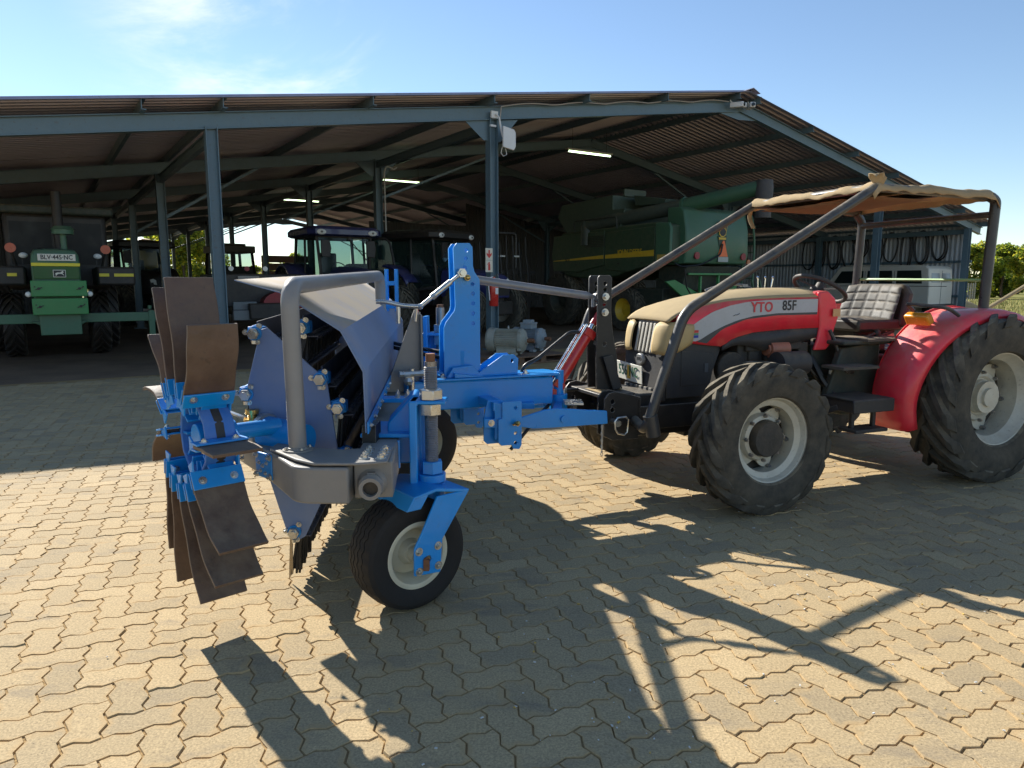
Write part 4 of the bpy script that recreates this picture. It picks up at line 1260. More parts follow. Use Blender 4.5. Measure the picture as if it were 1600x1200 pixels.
mb = MB(); mb.tube([W2T(P(1540, 484, 6.7)), W2T(P(1660, 412, 6.9))], .019, 8); obj('rear_pole', mb, paint('tan_pole', (.34, .26, .14), .7, .15), t)
mb = MB(); mb.tube([(2.27, .60, 1.47), (2.27, -.60, 1.46)], .013, 6); obj('thin_rail', mb, paint('pale_green_rail', (.28, .45, .18), .5, .1), t)

# front hitch: lugs, tower plates and rings
def lug(y, th=.014):
    mb = MB()
    mb.prism([(-.86, .46), (-.86, .70), (-.83, .735), (-.78, .745), (-.60, .70), (-.60, .42), (-.80, .425)], (0, y, 0), (1, 0, 0), (0, 0, 1), (0, th, 0), holes=[(-.80, .68, .016), (-.80, .625, .016), (-.80, .555, .016)])
    return mb
EDGE = paint('worn_black_edge', (.02, .02, .02), .35, .2, dust=.4)
for y in (-.33, -.245, .23, .315): obj('hitch_lug', lug(y), BLACK, t, bevel=.004)
mb = MB(); mb.box((-.70, 0, .70), (.26, .46, .025)); mb.box((-.60, 0, .57), (.03, .66, .26)); mb.box((-.64, 0, .45), (.18, .60, .03)); mb.box((-.35, -.30, .55), (.55, .02, .16)); mb.box((-.35, .30, .55), (.55, .02, .16))
obj('hitch_frame', mb, BLACK, t, bevel=.005)
mb = MB(); mb.cyl((-.60, -.10, .725), (-.70, .10, .725), .012); mb.grid(lambda u, v: Vector((-.80 + .10 * u, -.20 + .26 * v, .7145)), 4, 4); obj('hitch_top_dust', mb, DUST, t)
def tower(y):
    mb = MB()
    mb.prism([(-.778, 1.475), (-.765, 1.492), (-.685, 1.492), (-.670, 1.475), (-.672, 1.25), (-.655, 1.10), (-.622, .95), (-.60, .72), (-.775, .72), (-.785, .95), (-.778, 1.20)], (0, y, 0), (1, 0, 0), (0, 0, 1), (0, .014, 0),
             holes=[(-.722, 1.435, .014), (-.722, 1.395, .014), (-.725, 1.30, .014), (-.722, 1.03, .014)])
    return mb
for y in (-.068, .055): obj('tower_plate', tower(y), BLACK, t, bevel=.004)
mb = MB(); mb.prism([(-.745, .945), (-.675, .955), (-.592, .725), (-.665, .715)], (0, -.09, 0), (1, 0, 0), (0, 0, 1), (0, -.012, 0)); obj('tower_brace', mb, BLACKPL, t, bevel=.004)
mb = MB()
for x, z in ((-.722, 1.35), (-.725, 1.245)):
    mb.cyl((x, -.068, z), (x, -.078, z), .026, n=16); mb.cyl((x, -.078, z), (x, -.098, z), .018, n=6)
obj('tower_bolt', mb, ZINC, t)
for s in (-1, 1):
    mb = MB()
    y = s * .34
    mb.cyl((-.80, s * .20, .555), (-.80, s * .385, .555), .016, n=12)
    c = Vector((-.775, s * .405, .535))
    loop = [c + Vector((dx, 0, dz)) for dx, dz in ((-.05, .03), (-.03, .052), (.03, .055), (.05, .035), (.042, -.045), (.022, -.062), (-.025, -.05), (-.045, -.02))]
    mb.tube(loop, .0065, 8, closed=True); mb.cyl((-.80, s * .385, .555), (-.80, s * .41, .548), .022, n=10)
    obj('hitch_pin', mb, ZINC, t)
mb = MB(); mb.tube([(-.90, -.38, .545), (-.895, -.37, .46), (-.90, -.375, .38)], .006, 6)
for k in range(9):
    z = .53 - k * .022; a = (k % 2) * pi / 2
    mb.tube([Vector((-.90, -.375, z)) + Vector((.007 * cos(q) * cos(a), .007 * cos(q) * sin(a), .016 * sin(q))) for q in [2 * pi * w / 8 for w in range(8)]], .0025, 4, closed=True)
obj('pin_chain', mb, ZINC, t)
# ------------------------------------------------------------------ blue and grey orchard sweeper (parts in yard coordinates)
sw = thing('orchard_sweeper', 'blue and grey orchard sweeper with rubber paddle rotor, brush reel and one small wheel', 'sweeper', (-.5, 3.6, 0), 0, None, True)
def T2W(x, y, z):
    c, s_ = cos(T_ANG), sin(T_ANG)
    return Vector((1.27 + x * c - y * s_, 5.14 + x * s_ + y * c, z))
TX, TY = Vector((cos(T_ANG), sin(T_ANG), 0)), Vector((-sin(T_ANG), cos(T_ANG), 0))
ZV = Vector((0, 0, 1))
D = Vector((-.096, .995, .019)).normalized()          # along reel and main beam, away from the yard
CX = Vector((.995, .096, 0))                           # across it, to the right

_bolt = {}
def bolt(parent, p, d, r=.013, h=.010, washer=True, mat_=None, nut=True):
    key = (round(r, 4), round(h, 4), washer)
    if key not in _bolt:
        mb = MB()
        if washer: mb.cyl((0, 0, 0), (0, 0, .0025), r * 1.5, n=14)
        mb.cyl((0, 0, .002), (0, 0, .002 + h), r, r * .95, n=6)
        mb.cyl((0, 0, .002 + h), (0, 0, .002 + h * 1.5), r * .5, n=8)
        me = mb.mesh('bolt'); me.materials.append(ZINC)
        _bolt[key] = me
    off = root_off(parent)
    return share('bolt', _bolt[key], parent, place(Vector(p) - off, d, random.random()))

# --- main beam
M0 = Vector((-.552, 2.75, .668))
mb = MB(); mb.bar(M0, M0 + D * 3.15, .155, .150)
main_beam = obj('main_beam', mb, GREY, sw, bevel=.012, seg=3)
mb = MB(); mb.bar(M0 - D * .006, M0 + D * .002, .15, .146); obj('beam_end_plate', mb, GREY, main_beam, bevel=.01, seg=3)
e0 = M0 + D * -.006 - CX * .0 + Vector((-.005, 0, -.012))
mb = MB(); mb.lathe([(.030, -.01), (.030, -.085), (.044, -.085), (.044, -.06), (.050, -.05), (.046, -.02), (.06, .0)], e0, D, 28); mb.bar(e0 - D * .04 + Vector((0, 0, .046)), e0 + Vector((0, 0, .046)), .03, .012)
obj('pipe_stub', mb, GREY, main_beam)
mb = MB(); mb.cyl(e0 - D * .06, e0 - D * .012, .031, n=20); obj('stub_bore', mb, CABDARK, main_beam)

# --- bent front arm that carries the rotor
def zt(p, z): return Vector((p[0], p[1], z))
outer = [(-.632, 2.665), (-.76, 2.668)] + [tuple(q.xy) for q in arc((-.77, 2.80, 0), .132, radians(-95), radians(-137), 6)] + [(-1.02, 2.93), (-1.395, 3.345)]
inner = [(-1.315, 3.42), (-1.0, 3.10), (-.80, 2.93), (-.632, 2.915)]
poly = outer + inner
mb = MB()
n = len(poly)
def bot(p):
    k = min(1, max(0, (-p[0] - .95) / .42)); return .592 + .055 * k
vs = [zt(p, .738) for p in poly] + [zt(p, bot(p)) for p in poly]
mb.add(vs, [tuple(range(n)), tuple(reversed(range(n, 2 * n)))] + [(i, (i + 1) % n, n + (i + 1) % n, n + i) for i in range(n)])
arm = obj('front_arm', mb, GREY, sw, bevel=.010, seg=3)
mb = MB()
cap = [(-.487, 2.705), (-.60, 2.672), (-.77, 2.672), (-.86, 2.74), (-1.02, 2.92), (-1.02, 3.08), (-.82, 2.93), (-.70, 2.90), (-.505, 2.965)]
mb.prism(cap, (0, 0, .7445), (1, 0, 0), (0, 1, 0), (0, 0, .012)); obj('arm_top_plate', mb, GREY, arm, bevel=.005)
for r_ in range(2):
    for k in range(4):
        p = Vector((-.586 + .066 * r_ + .012 * k * -.2, 2.745 + .048 * k, .7565)); bolt(arm, p, ZV, .0155, .012)
# blue connector plate with small bolts on the arm's face
nf = Vector((-.66, -.75, 0)); tf = Vector((-.75, .66, 0)).normalized(); nf = Vector((-tf.y, tf.x, 0)) * -1
if nf.y > 0: nf = -nf
pc = Vector((-1.055, 2.965, .672))
mb = MB(); mb.prism([(-.065, -.055), (.065, -.055), (.065, .055), (-.065, .055)], pc + nf * .001, tf, ZV, nf * .012); bp = obj('clamp_plate', mb, BLUE, arm, bevel=.004)
for a, b in ((-.052, .042), (.052, .042), (-.052, -.042), (.052, -.042)): bolt(arm, pc + tf * a + ZV * b + nf * .013, nf, .010, .010)
for a, b in ((-.02, -.03), (.02, -.025), (0, .0), (.03, .01), (-.03, .015)): bolt(arm, pc + tf * a + ZV * b + nf * .013, nf, .006, .006)
for a in (.19, .27): bolt(arm, pc + tf * a + ZV * -.0 + nf * .004, nf, .009, .010)
# shut-off valve on the arm
vp = Vector((-1.175, 3.16, .738))
mb = MB(); mb.cyl(vp, vp + ZV * .012, .075, n=20); mb.cyl(vp + ZV * .01, vp + ZV * .085, .046, .042, n=20); mb.box(vp + Vector((.05, -.02, .006)), (.12, .05, .012), Matrix.Rotation(.5, 3, 'Z')); valve = obj('hydraulic_valve', mb, BLACK, arm)
mb = MB(); mb.cyl(vp + ZV * .085, vp + ZV * .10, .040, n=20); mb.cyl(vp + ZV * .10, vp + ZV * .122, .020, n=10); mb.cyl(vp + ZV * .122, vp + ZV * .14, .030, n=16); obj('brass_cap', mb, BRASS, valve)
mb = MB(); mb.bar(vp + Vector((-.03, 0, .10)), vp + Vector((-.12, .03, .125)), .022, .008); mb.sphere(vp + Vector((-.10, .01, .075)), .016, 8); mb.cyl(vp + Vector((.05, 0, .06)), vp + Vector((.085, 0, .06)), .014, n=6); obj('valve_handle', mb, ZINC, valve)

# --- hoop pipe over the machine
h0, h1 = Vector((-.890, 2.885, .745)), Vector((-.915, 5.0, .80))
mb = MB(); mb.tube(bend_path([h0, Vector((-.900, 2.89, 1.432)), Vector((-.920, 5.0, 1.490)), h1], .10, 8), .0365, 20)
hoop = obj('hoop_pipe', mb, PIPEGREY, sw, smooth=60)
mb = MB(); mb.lathe([(.036, .016), (.041, .014), (.045, 0.0)], h0 + ZV * .011, (0, 0, 1), 24); mb.cyl(h0 + ZV * .008, h0 + ZV * .018, .062, n=24); obj('pipe_collar', mb, GREY, hoop)
for a in range(4): bolt(hoop, h0 + Vector((.05 * cos(a * pi / 2 + .6), .05 * sin(a * pi / 2 + .6), .018)), ZV, .008, .006, False)

# --- folded sheet hood
HK = .985         # near edge of the hood at 2.95 m
HP = [Vector((x * HK, 3.0 * HK, 1.45 - (1.45 - z) * HK)) for x, z in ((-1.158, 1.456), (-.972, 1.405), (-.722, 1.243), (-.632, 1.070), (-.628, .805))]
HL = 2.95
def hood_sheet(p0, p1, nu=2): return p0, p1
mb = MB()
secs = []
for k in range(9):
    secs.append([p + D * (HL * k / 8) for p in HP])
mb.loft(secs, caps=False, closed=False)
hood = obj('hood', mb, HOODBLUE, sw, smooth=8, solid=.005)
# turned edge of the hood and the seam strip with bolts along its foot
mb = MB()
for a, b in zip(HP, HP[1:]): mb.bar(a + D * .012, b + D * .012, .004, .030, up=(0, 1, 0))
obj('hood_edge_lip', mb, HOODBLUE, hood)
mb = MB(); mb.bar(HP[4] + Vector((.008, 0, .02)), HP[4] + Vector((.008, 0, .02)) + D * HL, .006, .05); obj('hood_foot_strip', mb, BLUE, hood)
for k in range(16): bolt(hood, HP[4] + Vector((.012, 0, .02)) + D * (.06 + k * .187), CX, .009, .008)
mb = MB()
for x in (1.2, 2.1): mb.bar(HP[3] + Vector((-.03, 0, .02)) + D * (HL * x / 3), HP[4] + Vector((-.05, 0, 0)) + D * (HL * x / 3), .04, .04)
obj('hood_stay', mb, BLUE, hood)
mb = MB(); mb.box(M0 + Vector((-.075, .36, .11)), (.06, .12, .10)); obj('hood_bracket', mb, BLACK, hood)

# --- brush reel: end plates, tine bars and bristles
RC = Vector((-1.0, 3.20, .745))
EP = [(-.130, .492), (-.20, .235), (-.195, .075), (-.05, -.475), (-.015, -.505), (.03, -.48), (.20, -.13), (.155, .26), (-.10, .50)]
def end_plate(off):
    mb = MB(); mb.prism(EP, RC + D * off, CX, ZV, D * .012); return mb
EPM = paint('pale_sheen_blue_plate', (.07, .17, .42), .32, .06, dust=.55, base_dust=.55, dmin=.5, dustcol=(.42, .42, .42), scale=3)  # grey mixed in through the dust inputs imitates the plate's sheen
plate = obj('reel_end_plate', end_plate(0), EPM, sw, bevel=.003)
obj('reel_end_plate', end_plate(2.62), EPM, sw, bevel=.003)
bars = [(-.155, .475), (-.205, .20), (-.02, -.455), (.125, .265), (.215, -.10), (.05, .50), (.20, .13)]
rb = random.Random(9)
def bristle_strip(p0, L, seed, drop):
    r_ = random.Random(seed)
    mb = MB()
    for row in range(2):
        x = 0
        while x < L:
            l = drop * r_.uniform(.82, 1.03)
            b = p0 + D * x + CX * (.012 * row - .006)
            tp = b + Vector((r_.uniform(-.012, .012) - .02, r_.uniform(-.012, .012), -l))
            w = r_.uniform(.006, .011)
            mb.add([b - D * w - CX * .005, b + D * w - CX * .005, b + D * w + CX * .005, b - D * w + CX * .005,
                    tp - D * w * .9 - CX * .005, tp + D * w * .9 - CX * .005, tp + D * w * .9 + CX * .005, tp - D * w * .9 + CX * .005],
                   [(0, 1, 5, 4), (1, 2, 6, 5), (2, 3, 7, 6), (3, 0, 4, 7), (4, 5, 6, 7)])
            x += w * 2 + r_.uniform(.000, .003)
    return mb
BL = 2.55
for k, (bx, bz) in enumerate(bars):
    p = RC + CX * bx + ZV * bz + D * .06
    mb = MB()
    mb.bar(p, p + D * BL, .008, .10)                         # upright leg of the angle
    mb.bar(p + CX * .032 - ZV * .046, p + CX * .032 - ZV * .046 + D * BL, .064, .007)
    mb.bar(p - CX * .022 - ZV * .035, p - CX * .022 - ZV * .035 + D * BL, .03, .02)
    br = obj('tine_bar', mb, DARKBAR, sw, bevel=.002)
    mb = MB()
    for q in range(32):
        c = p + D * (.04 + q * .08) + CX * .03 - ZV * .035
        mb.cyl(c, c + CX * .02 + ZV * .012, .008, n=6)
        mb.tube([c + CX * .0, c + CX * .03 - ZV * .01, c + CX * .02 - ZV * .03], .005, 4)
    obj('tine_clip', mb, DARKBAR, br)['kind'] = 'stuff'
    o = obj('bristles', bristle_strip(p - ZV * .05 + CX * .005, BL, 40 + k, .12 if k in (0, 3, 5) else .19), BRISTLE, br, smooth=0)
    o['kind'] = 'stuff'
    if k in (2, 4):
        mb = MB()
        for q in range(6): mb.tube([p + D * (-.02 + .012 * q) - CX * (.02 + .004 * q) - ZV * .03, p + D * (-.02 + .012 * q) - CX * (.025 + .006 * q) - ZV * (.22 + .01 * q)], .0028, 5)
        obj('wire_tine', mb, TINE, br)
    # hub at the bar's near end
    mb = MB(); e = p - D * .06
    mb.cyl(e + D * .012, e + D * .085, .036, n=20); mb.cyl(e - D * .008, e + D * .005, .032, n=20); mb.box(e + D * .05 + CX * .0, (.07, .05, .055))
    hb = obj('bar_bearing', mb, BLUE, br, bevel=.003)
    mb = MB(); mb.cyl(e - D * .035, e - D * .008, .026, n=6); mb.cyl(e - D * .05, e - D * .03, .017, n=10); mb.cyl(e - D * .018 - ZV * .045, e - D * .018 - ZV * .03, .01, n=6); obj('bearing_nut', mb, ZINC, br)
    for a in range(3): bolt(br, e + CX * (.04 * cos(2 * a + 1)) + ZV * (.04 * sin(2 * a + 1)) - D * .002, -D, .0085, .012)
mb = MB(); mb.cyl(RC + D * .02, RC + D * 2.6, .07, n=24); reel_tube = obj('reel_tube', mb, DARKBAR, sw)
mb = MB(); MO = Vector((-1.02, 3.10, .765)); MX = Vector((-.90, .40, .10)).normalized(); mb.cyl(MO - MX * .12, MO + MX * .11, .078, n=28); mtr = obj('hydraulic_motor', mb, BLUE, sw)
mb = MB(); mb.lathe([(.0, .125), (.06, .125), (.088, .118), (.088, .095), (.078, .09)], MO, MX, 28); obj('motor_ring', mb, ZINC, mtr)
# tall hub on the right of the hoop (second reel bearing)
hp = P(487, 592, 3.32)
mb = MB(); mb.cyl(hp - CX * .05, hp + CX * .05, .034, n=20); mb.cyl(hp + CX * .05, hp + CX * .075, .030, n=6); mb.cyl(hp - CX * .1, hp - CX * .05, .05, n=20); hb = obj('bearing_hub', mb, BLUE, sw)
for a in range(5): bolt(hb, hp + CX * .05 + ZV * (.042 * cos(a * 1.257)) + D * (.042 * sin(a * 1.257)), CX, .008, .012)

# --- paddle rotor
RO = Vector((-1.275, 2.845, .822))
RA = Vector((.74, .673, 0)).normalized()           # axle
RN = Vector((.673, -.74, 0)).normalized()          # towards the photographer
mb = MB()
drum = []
for k in range(12): drum.append((.155 * cos(2 * pi * k / 12), .155 * sin(2 * pi * k / 12)))
mb.lathe([(.157, -.03), (.157, .09), (.143, .09), (.143, -.03)], RO, RA, 12, closed=True)
DR = paint('rotor_blue', (.03, .17, .52), .35, .08, dust=.3, base_dust=.3, dustcol=(.42, .42, .42))
rotor = obj('rotor_drum', mb, DR, sw, bevel=.004)
mb = MB(); 
for k in range(3): mb.bar(RO + RA * .07, RO + RA * .07 + RN * .15 * cos(k * 2.094 + .5) + ZV * .15 * sin(k * 2.094 + .5), .05, .02, up=RA)
mb.cyl(RO - RA * .02, RO + RA * .14, .055, n=20); mb.cyl(RO + RA * .14, RO + RA * .34, .036, n=16); obj('rotor_hub', mb, BLUE, rotor, bevel=.004)
mb = MB()
for k in range(12):
    a = 2 * pi * (k + .5) / 12
    n_ = RN * cos(a) + ZV * sin(a); tt = RA
    c = RO + n_ * (.155 * cos(pi / 12) + .001) + RA * .03
    mb.prism([(-.017, -.035), (0, -.045), (.017, -.035), (.017, .035), (0, .045), (-.017, .035)], c, tt, n_.cross(tt), n_ * .0015)
obj('drum_slot', mb, CABDARK, rotor, smooth=0)
def paddle(ang, tilt, L, curl, w=.19, r0=.20, twist=0.0, ax=0.0):
    L *= .93
    """ang measured from the near side upwards; ax is the shift along the axle"""
    a = radians(ang)
    n_ = RN * cos(a) + ZV * sin(a)
    tt = -RN * sin(a) + ZV * cos(a)
    base = RO + n_ * r0 + RA * ax
    core = RO + n_ * .10 + RA * ax
    a += radians(tilt)
    n_ = RN * cos(a) + ZV * sin(a)
    tt = -RN * sin(a) + ZV * cos(a)
    N = 14
    cen = []
    for k in range(N + 1):
        s_ = L * k / N
        cen.append(base + n_ * (s_ - .12 * abs(curl) * (s_ / L) ** 3 * L) + tt * (curl * (s_ / L) ** 2 * L * .5))
    mb = MB(); secs = []
    th = .013
    for k in range(N + 1):
        d = (cen[min(k + 1, N)] - cen[max(k - 1, 0)]).normalized()
        nn = d.cross(RA).normalized()
        ww = w / 2 * (1.0 + .02 * sin(k * .8))
        R_ = (Matrix.Rotation(twist * k / N, 3, d) @ RA).normalized()
        secs.append([cen[k] - R_ * ww - nn * th / 2, cen[k] + R_ * ww - nn * th / 2, cen[k] + R_ * ww + nn * th / 2, cen[k] - R_ * ww + nn * th / 2])
    mb.loft(secs)
    pd = obj('paddle', mb, RUBBERPAD, sw, smooth=25, bevel=.002)
    d0 = (cen[1] - cen[0]).normalized(); nn = d0.cross(RA).normalized()
    mb = MB()
    mb.bar(cen[0] - d0 * .02 + nn * .012, cen[0] + d0 * .055 + nn * .012, w * 1.04, .008, up=nn)
    mb.bar(cen[0] - d0 * .02 - nn * .012, cen[0] + d0 * .045 - nn * .012, w * 1.04, .008, up=nn)
    mb.prism([(-.0, -.02), (.07, -.0), (.0, .035)], cen[0] - d0 * .055 - RA * (w * .48), d0, nn, RA * .008)
    mb.prism([(-.0, -.02), (.07, -.0), (.0, .035)], cen[0] - d0 * .055 + RA * (w * .46), d0, nn, RA * .008)
    mb.bar(core + RA * .03, cen[0] + RA * .03, .10, .010, up=nn)
    obj('paddle_bracket', mb, BLUE, pd, bevel=.002)
    for q in (-.32, .32):
        for sgn in (-1, 1): bolt(pd, cen[0] + d0 * .022 + RA * (w * q) + nn * sgn * .016, nn * sgn, .0105, .008)
    return pd
PAD = [(75, 18, .50, .2), (104, 0, .47, .15), (120, -5, .33, .5), (148, -10, .27, 1.0), (56, 0, .355, .5), (2, 0, .22, -.1),
       (180, 10, .22, 1.2), (-38, -24, .38, .62), (-66, -4, .46, .62), (-92, 10, .52, .45), (-118, 22, .50, .1), (-140, 40, .42, .1)]
for q in PAD: paddle(*q)

# --- wheel post: clamp bracket, threaded spindle, fork, tyre
SP = Vector((-.362, 3.13, 0))
mb = MB()
mb.box(SP + Vector((-.075, .02, .725)), (.035, .16, .41)); mb.box(SP + Vector((-.012, .01, .922)), (.16, .13, .016)); mb.box(SP + Vector((-.025, .01, .545)), (.12, .12, .022)); mb.box(SP + Vector((-.056, .075, .725)), (.06, .02, .40))
bk = obj('wheel_bracket', mb, BLUE, sw, bevel=.006)
mb = MB()
gp = [(-.08, -.10), (.075, -.10), (.075, .19), (.055, .22), (.035, .22), (-.08, .09)]
mb.prism(gp, M0 + D * .42 + CX * .165 + Vector((-.06, 0, .045)), CX, ZV, D * .16)
obj('bracket_gusset', mb, BLUE, sw, bevel=.008)
mb = MB(); mb.box(M0 + D * .52 + CX * .05 + Vector((0, 0, .0865)), (.26, .3, .018)); mb.box(M0 + D * .95 + CX * .02 + Vector((0, 0, .15)), (.30, .10, .022)); obj('clamp_plate', mb, BLUE, sw, bevel=.004)
for k in range(2):
    for q in range(2): bolt(sw, M0 + D * (.93 + .06 * q) + CX * (.04 + .05 * k) + Vector((0, 0, .161)), ZV, .011, .02)
mb = MB()
prof = []
z = .56
while z < 1.075:
    prof += [(.030, z), (.0275, z + .004)]; z += .008
prof = [(.0, .56)] + prof + [(.026, 1.078), (.026, 1.10), (.0, 1.10)]
mb.lathe(prof, SP, (0, 0, 1), 20)
thr = obj('threaded_spindle', mb, STEEL, sw, smooth=20)
mb = MB(); mb.cyl(SP + ZV * 1.098, SP + ZV * 1.135, .021, n=14); obj('spindle_tip', mb, RUST, thr)
mb = MB(); mb.cyl(SP + ZV * .932, SP + ZV * .975, .054, n=6, rot=.3); mb.cyl(SP + ZV * .975, SP + ZV * .981, .047, .03, n=24); mb.cyl(SP + ZV * .862, SP + ZV * .912, .050, n=6, rot=.1); obj('spindle_nut', mb, ZINC, thr, bevel=.002)
mb = MB(); mb.cyl(SP + ZV * .595, SP + ZV * .65, .050, n=6, rot=.2); mb.cyl(SP + ZV * .558, SP + ZV * .592, .062, n=28); obj('spindle_collar', mb, BLUE, thr, bevel=.002)
WC = Vector((-.47, 3.06, .256)); WN = Vector((.63, -.777, 0)).normalized(); WR = Vector((.777, .63, 0)).normalized()
SPF = Vector((SP.x, SP.y, 0))
mb = MB(); mb.cyl(SPF + ZV * .455, SPF + ZV * .55, .058, n=28)
crown = obj('fork_crown', mb, BLUE, sw, bevel=.004)
mb = MB()
# fork: sloped top plate and two cranked legs
sc0 = (SPF - WC).dot(WR)
mb.prism([(-.055 , .545 - .256), (.06, .565 - .256), (.235, .530 - .256), (.228, .516 - .256), (.06, .549 - .256), (-.05, .529 - .256)], WC - WN * .155, WR, ZV, WN * .31)
for s_ in (-1, 1):
    mb.prism([(.226, .272), (.235, .272), (.088, .075), (.074, -.075), (-.058, -.062), (-.056, .062), (-.02, .12), (.062, .272)], WC + WN * (.143 * s_) , WR, ZV, WN * (.012 * s_), holes=[(.012, .0, .016)])
mb.prism([(-.09, .23), (-.055, .287), (.02, .287), (-.02, .23)], WC - WN * .155, WR, ZV, WN * .31)
fork = obj('wheel_fork', mb, BLUE, sw, bevel=.004)
for a, b in ((-.035, .045), (.062, .05), (-.035, -.045), (.062, -.04)): bolt(fork, WC + WN * .155 + WR * a + ZV * b, WN, .0125, .010)
mb = MB(); mb.cyl(WC - WN * .16, WC + WN * .163, .0145, n=12); mb.box(WC + WN * .158 + ZV * -.02, (.025, .025, .05)); obj('axle_pin', mb, RUST, fork)
mb = MB()
R, W, rr = .256, .205, .135
prof = [(rr, -W * .40), (rr + .012, -W * .44), (.20, -W * .50), (.225, -W * .485), (.243, -W * .43)]
tr = []
ng = 5
for k in range(ng):
    h0_ = -W * .40 + W * .80 * k / ng; h1_ = -W * .40 + W * .80 * (k + 1) / ng
    cr = lambda h: .256 - .010 * (h / (W * .4)) ** 2
    tr += [(cr(h0_), h0_ + .002), (cr(h1_), h1_ - .004), (cr(h1_) - .006, h1_ - .003), (cr(h1_) - .006, h1_ + .001)]
prof += tr[:-2] + [(.243, W * .43), (.225, W * .485), (.20, W * .50), (rr + .012, W * .44), (rr, W * .40)]
nseg = 120
mb.lathe(prof, WC, WN, nseg)
m_ = len(prof)
for i in range(m_):          # zigzag the grooves round the tread
    if 5 <= i < m_ - 5:
        for k in range(nseg):
            mb.v[i * nseg + k] = mb.v[i * nseg + k] + WN * (.0055 * (1 if (k // 2) % 2 else -1))
tyre_ = obj('tyre', mb, TYRE, sw, smooth=25)
mb = MB()
prof = [(rr - .012, -.05), (rr + .012, -W * .42), (rr + .018, -W * .445), (rr + .012, -W * .455), (rr - .004, -W * .43), (rr - .02, -.06), (rr - .03, -.02), (rr - .03, .02), (rr - .02, .06), (rr - .004, W * .43), (rr + .012, W * .455), (rr + .018, W * .445), (rr + .012, W * .42), (rr - .012, .05)]
mb.lathe(prof, WC, WN, 56); mb.lathe([(rr - .028, .0), (.06, .018), (.045, .05), (.0, .05)], WC, WN, 40); mb.cyl(WC - WN * .06, WC + WN * .10, .035, n=20)
obj('rim', mb, CREAM, tyre_)
# second gauge wheel on the far side of the machine
W2 = Vector((-.69, 5.08, .29))
mb = MB(); mb.lathe([(.16, -.08), (.24, -.10), (.29, -.085), (.30, -.03), (.30, .03), (.29, .085), (.24, .10), (.16, .08)], W2, WN, 48); w2t = obj('tyre', mb, TYRE, sw)
mb = MB(); mb.lathe([(.16, -.085), (.15, -.05), (.12, 0), (.15, .05), (.16, .085)], W2, WN, 40); mb.cyl(W2 - WN * .03, W2 + WN * .03, .12, n=24); obj('rim', mb, CREAM, w2t)
S2 = Vector((-.505, 5.02, 0))
mb = MB(); mb.box(S2 + Vector((-.10, .0, .99)), (.03, .15, .44)); mb.box(S2 + Vector((-.03, 0, 1.085)), (.18, .13, .02)); mb.box(S2 + Vector((-.06, .05, .98)), (.10, .02, .2)); obj('wheel_bracket', mb, BLUE, sw, bevel=.005)
mb = MB(); mb.cyl(S2 + ZV * .6, S2 + ZV * 1.27, .03, n=14); t2 = obj('threaded_spindle', mb, STEEL, sw)
mb = MB(); mb.cyl(S2 + ZV * 1.096, S2 + ZV * 1.15, .05, n=6); mb.cyl(S2 + ZV * 1.01, S2 + ZV * 1.07, .048, n=6); obj('spindle_nut', mb, ZINC, t2)
mb = MB(); mb.cyl(S2 + ZV * 1.27, S2 + ZV * 1.29, .022, n=12); obj('spindle_tip', mb, RUST, t2)
mb = MB(); mb.prism([(-.2, 0), (.12, .0), (.12, .24), (.02, .26)], W2 + Vector((-.05, 0, .0)) + WN * .12, WR, ZV, WN * .012); mb.box(W2 + ZV * .33, (.25, .25, .02)); obj('wheel_fork', mb, BLUE, sw, bevel=.004)

# --- hitch beam, mast and links (laid out along the tractor's centre line)
mb = MB(); mb.bar(T2W(-2.10, 0, .752), T2W(-1.12, 0, .742), .21, .178)
beam = obj('hitch_beam', mb, BLUE, sw, bevel=.008)
mb = MB(); mb.prism([(-2.0, -.13), (-1.09, -.13), (-1.06, -.08), (-1.06, .08), (-1.09, .13), (-2.0, .13)], T2W(0, 0, .842), TX, TY, Vector((0, 0, .014))); obj('beam_top_plate', mb, BLUE, beam, bevel=.004)
for x in (-1.86, -1.30): bolt(beam, T2W(x + .0, -.06, .856), ZV, .017, .016)
mb = MB(); mb.cyl(T2W(-1.03, 0, .67), T2W(-1.03, 0, .86), .035, n=16); obj('beam_pivot', mb, BLUE, beam)
def mastplate(y, th=.014):
    mb = MB()
    o_ = T2W(0, y, 0)
    mb.prism([(-1.776, 1.655), (-1.755, 1.684), (-1.672, 1.686), (-1.652, 1.662), (-1.650, 1.548), (-1.640, 1.51), (-1.606, 1.462), (-1.606, .858), (-1.844, .858), (-1.842, 1.165), (-1.828, 1.20), (-1.772, 1.27), (-1.766, 1.30)], o_, TX, ZV, TY * th,
             holes=[(-1.693, 1.642, .013), (-1.698, 1.592, .0135), (-1.703, 1.535, .0135), (-1.653, 1.434, .0135), (-1.653, 1.376, .0135), (-1.653, 1.315, .0135), (-1.653, 1.252, .0135), (-1.653, 1.190, .0135)])
    return mb
mast = obj('mast_plate', mastplate(-.045), BLUE, sw, bevel=.003)
obj('mast_plate', mastplate(.055), BLUE, sw, bevel=.003)
mb = MB(); mb.prism([(-1.84, .858), (-1.61, .858), (-1.67, .93), (-1.80, .92)], T2W(0, -.09, 0), TX, ZV, TY * .03); mb.prism([(-.0, 0), (.20, 0), (.0, .03)], T2W(-1.80, -.06, .858), TX, ZV, TY * -.06); mb.box(T2W(-1.74, 0.01, .96), (.1, .1, .12)); obj('mast_foot', mb, BLUE, mast, bevel=.003)
mb = MB()
for x, z in ((-1.732, 1.503),): mb.cyl(T2W(x, -.047, z), T2W(x, -.085, z), .030, n=6); mb.cyl(T2W(x, -.085, z), T2W(x, -.10, z), .017, n=12)
obj('mast_bolt', mb, ZINC, mast)
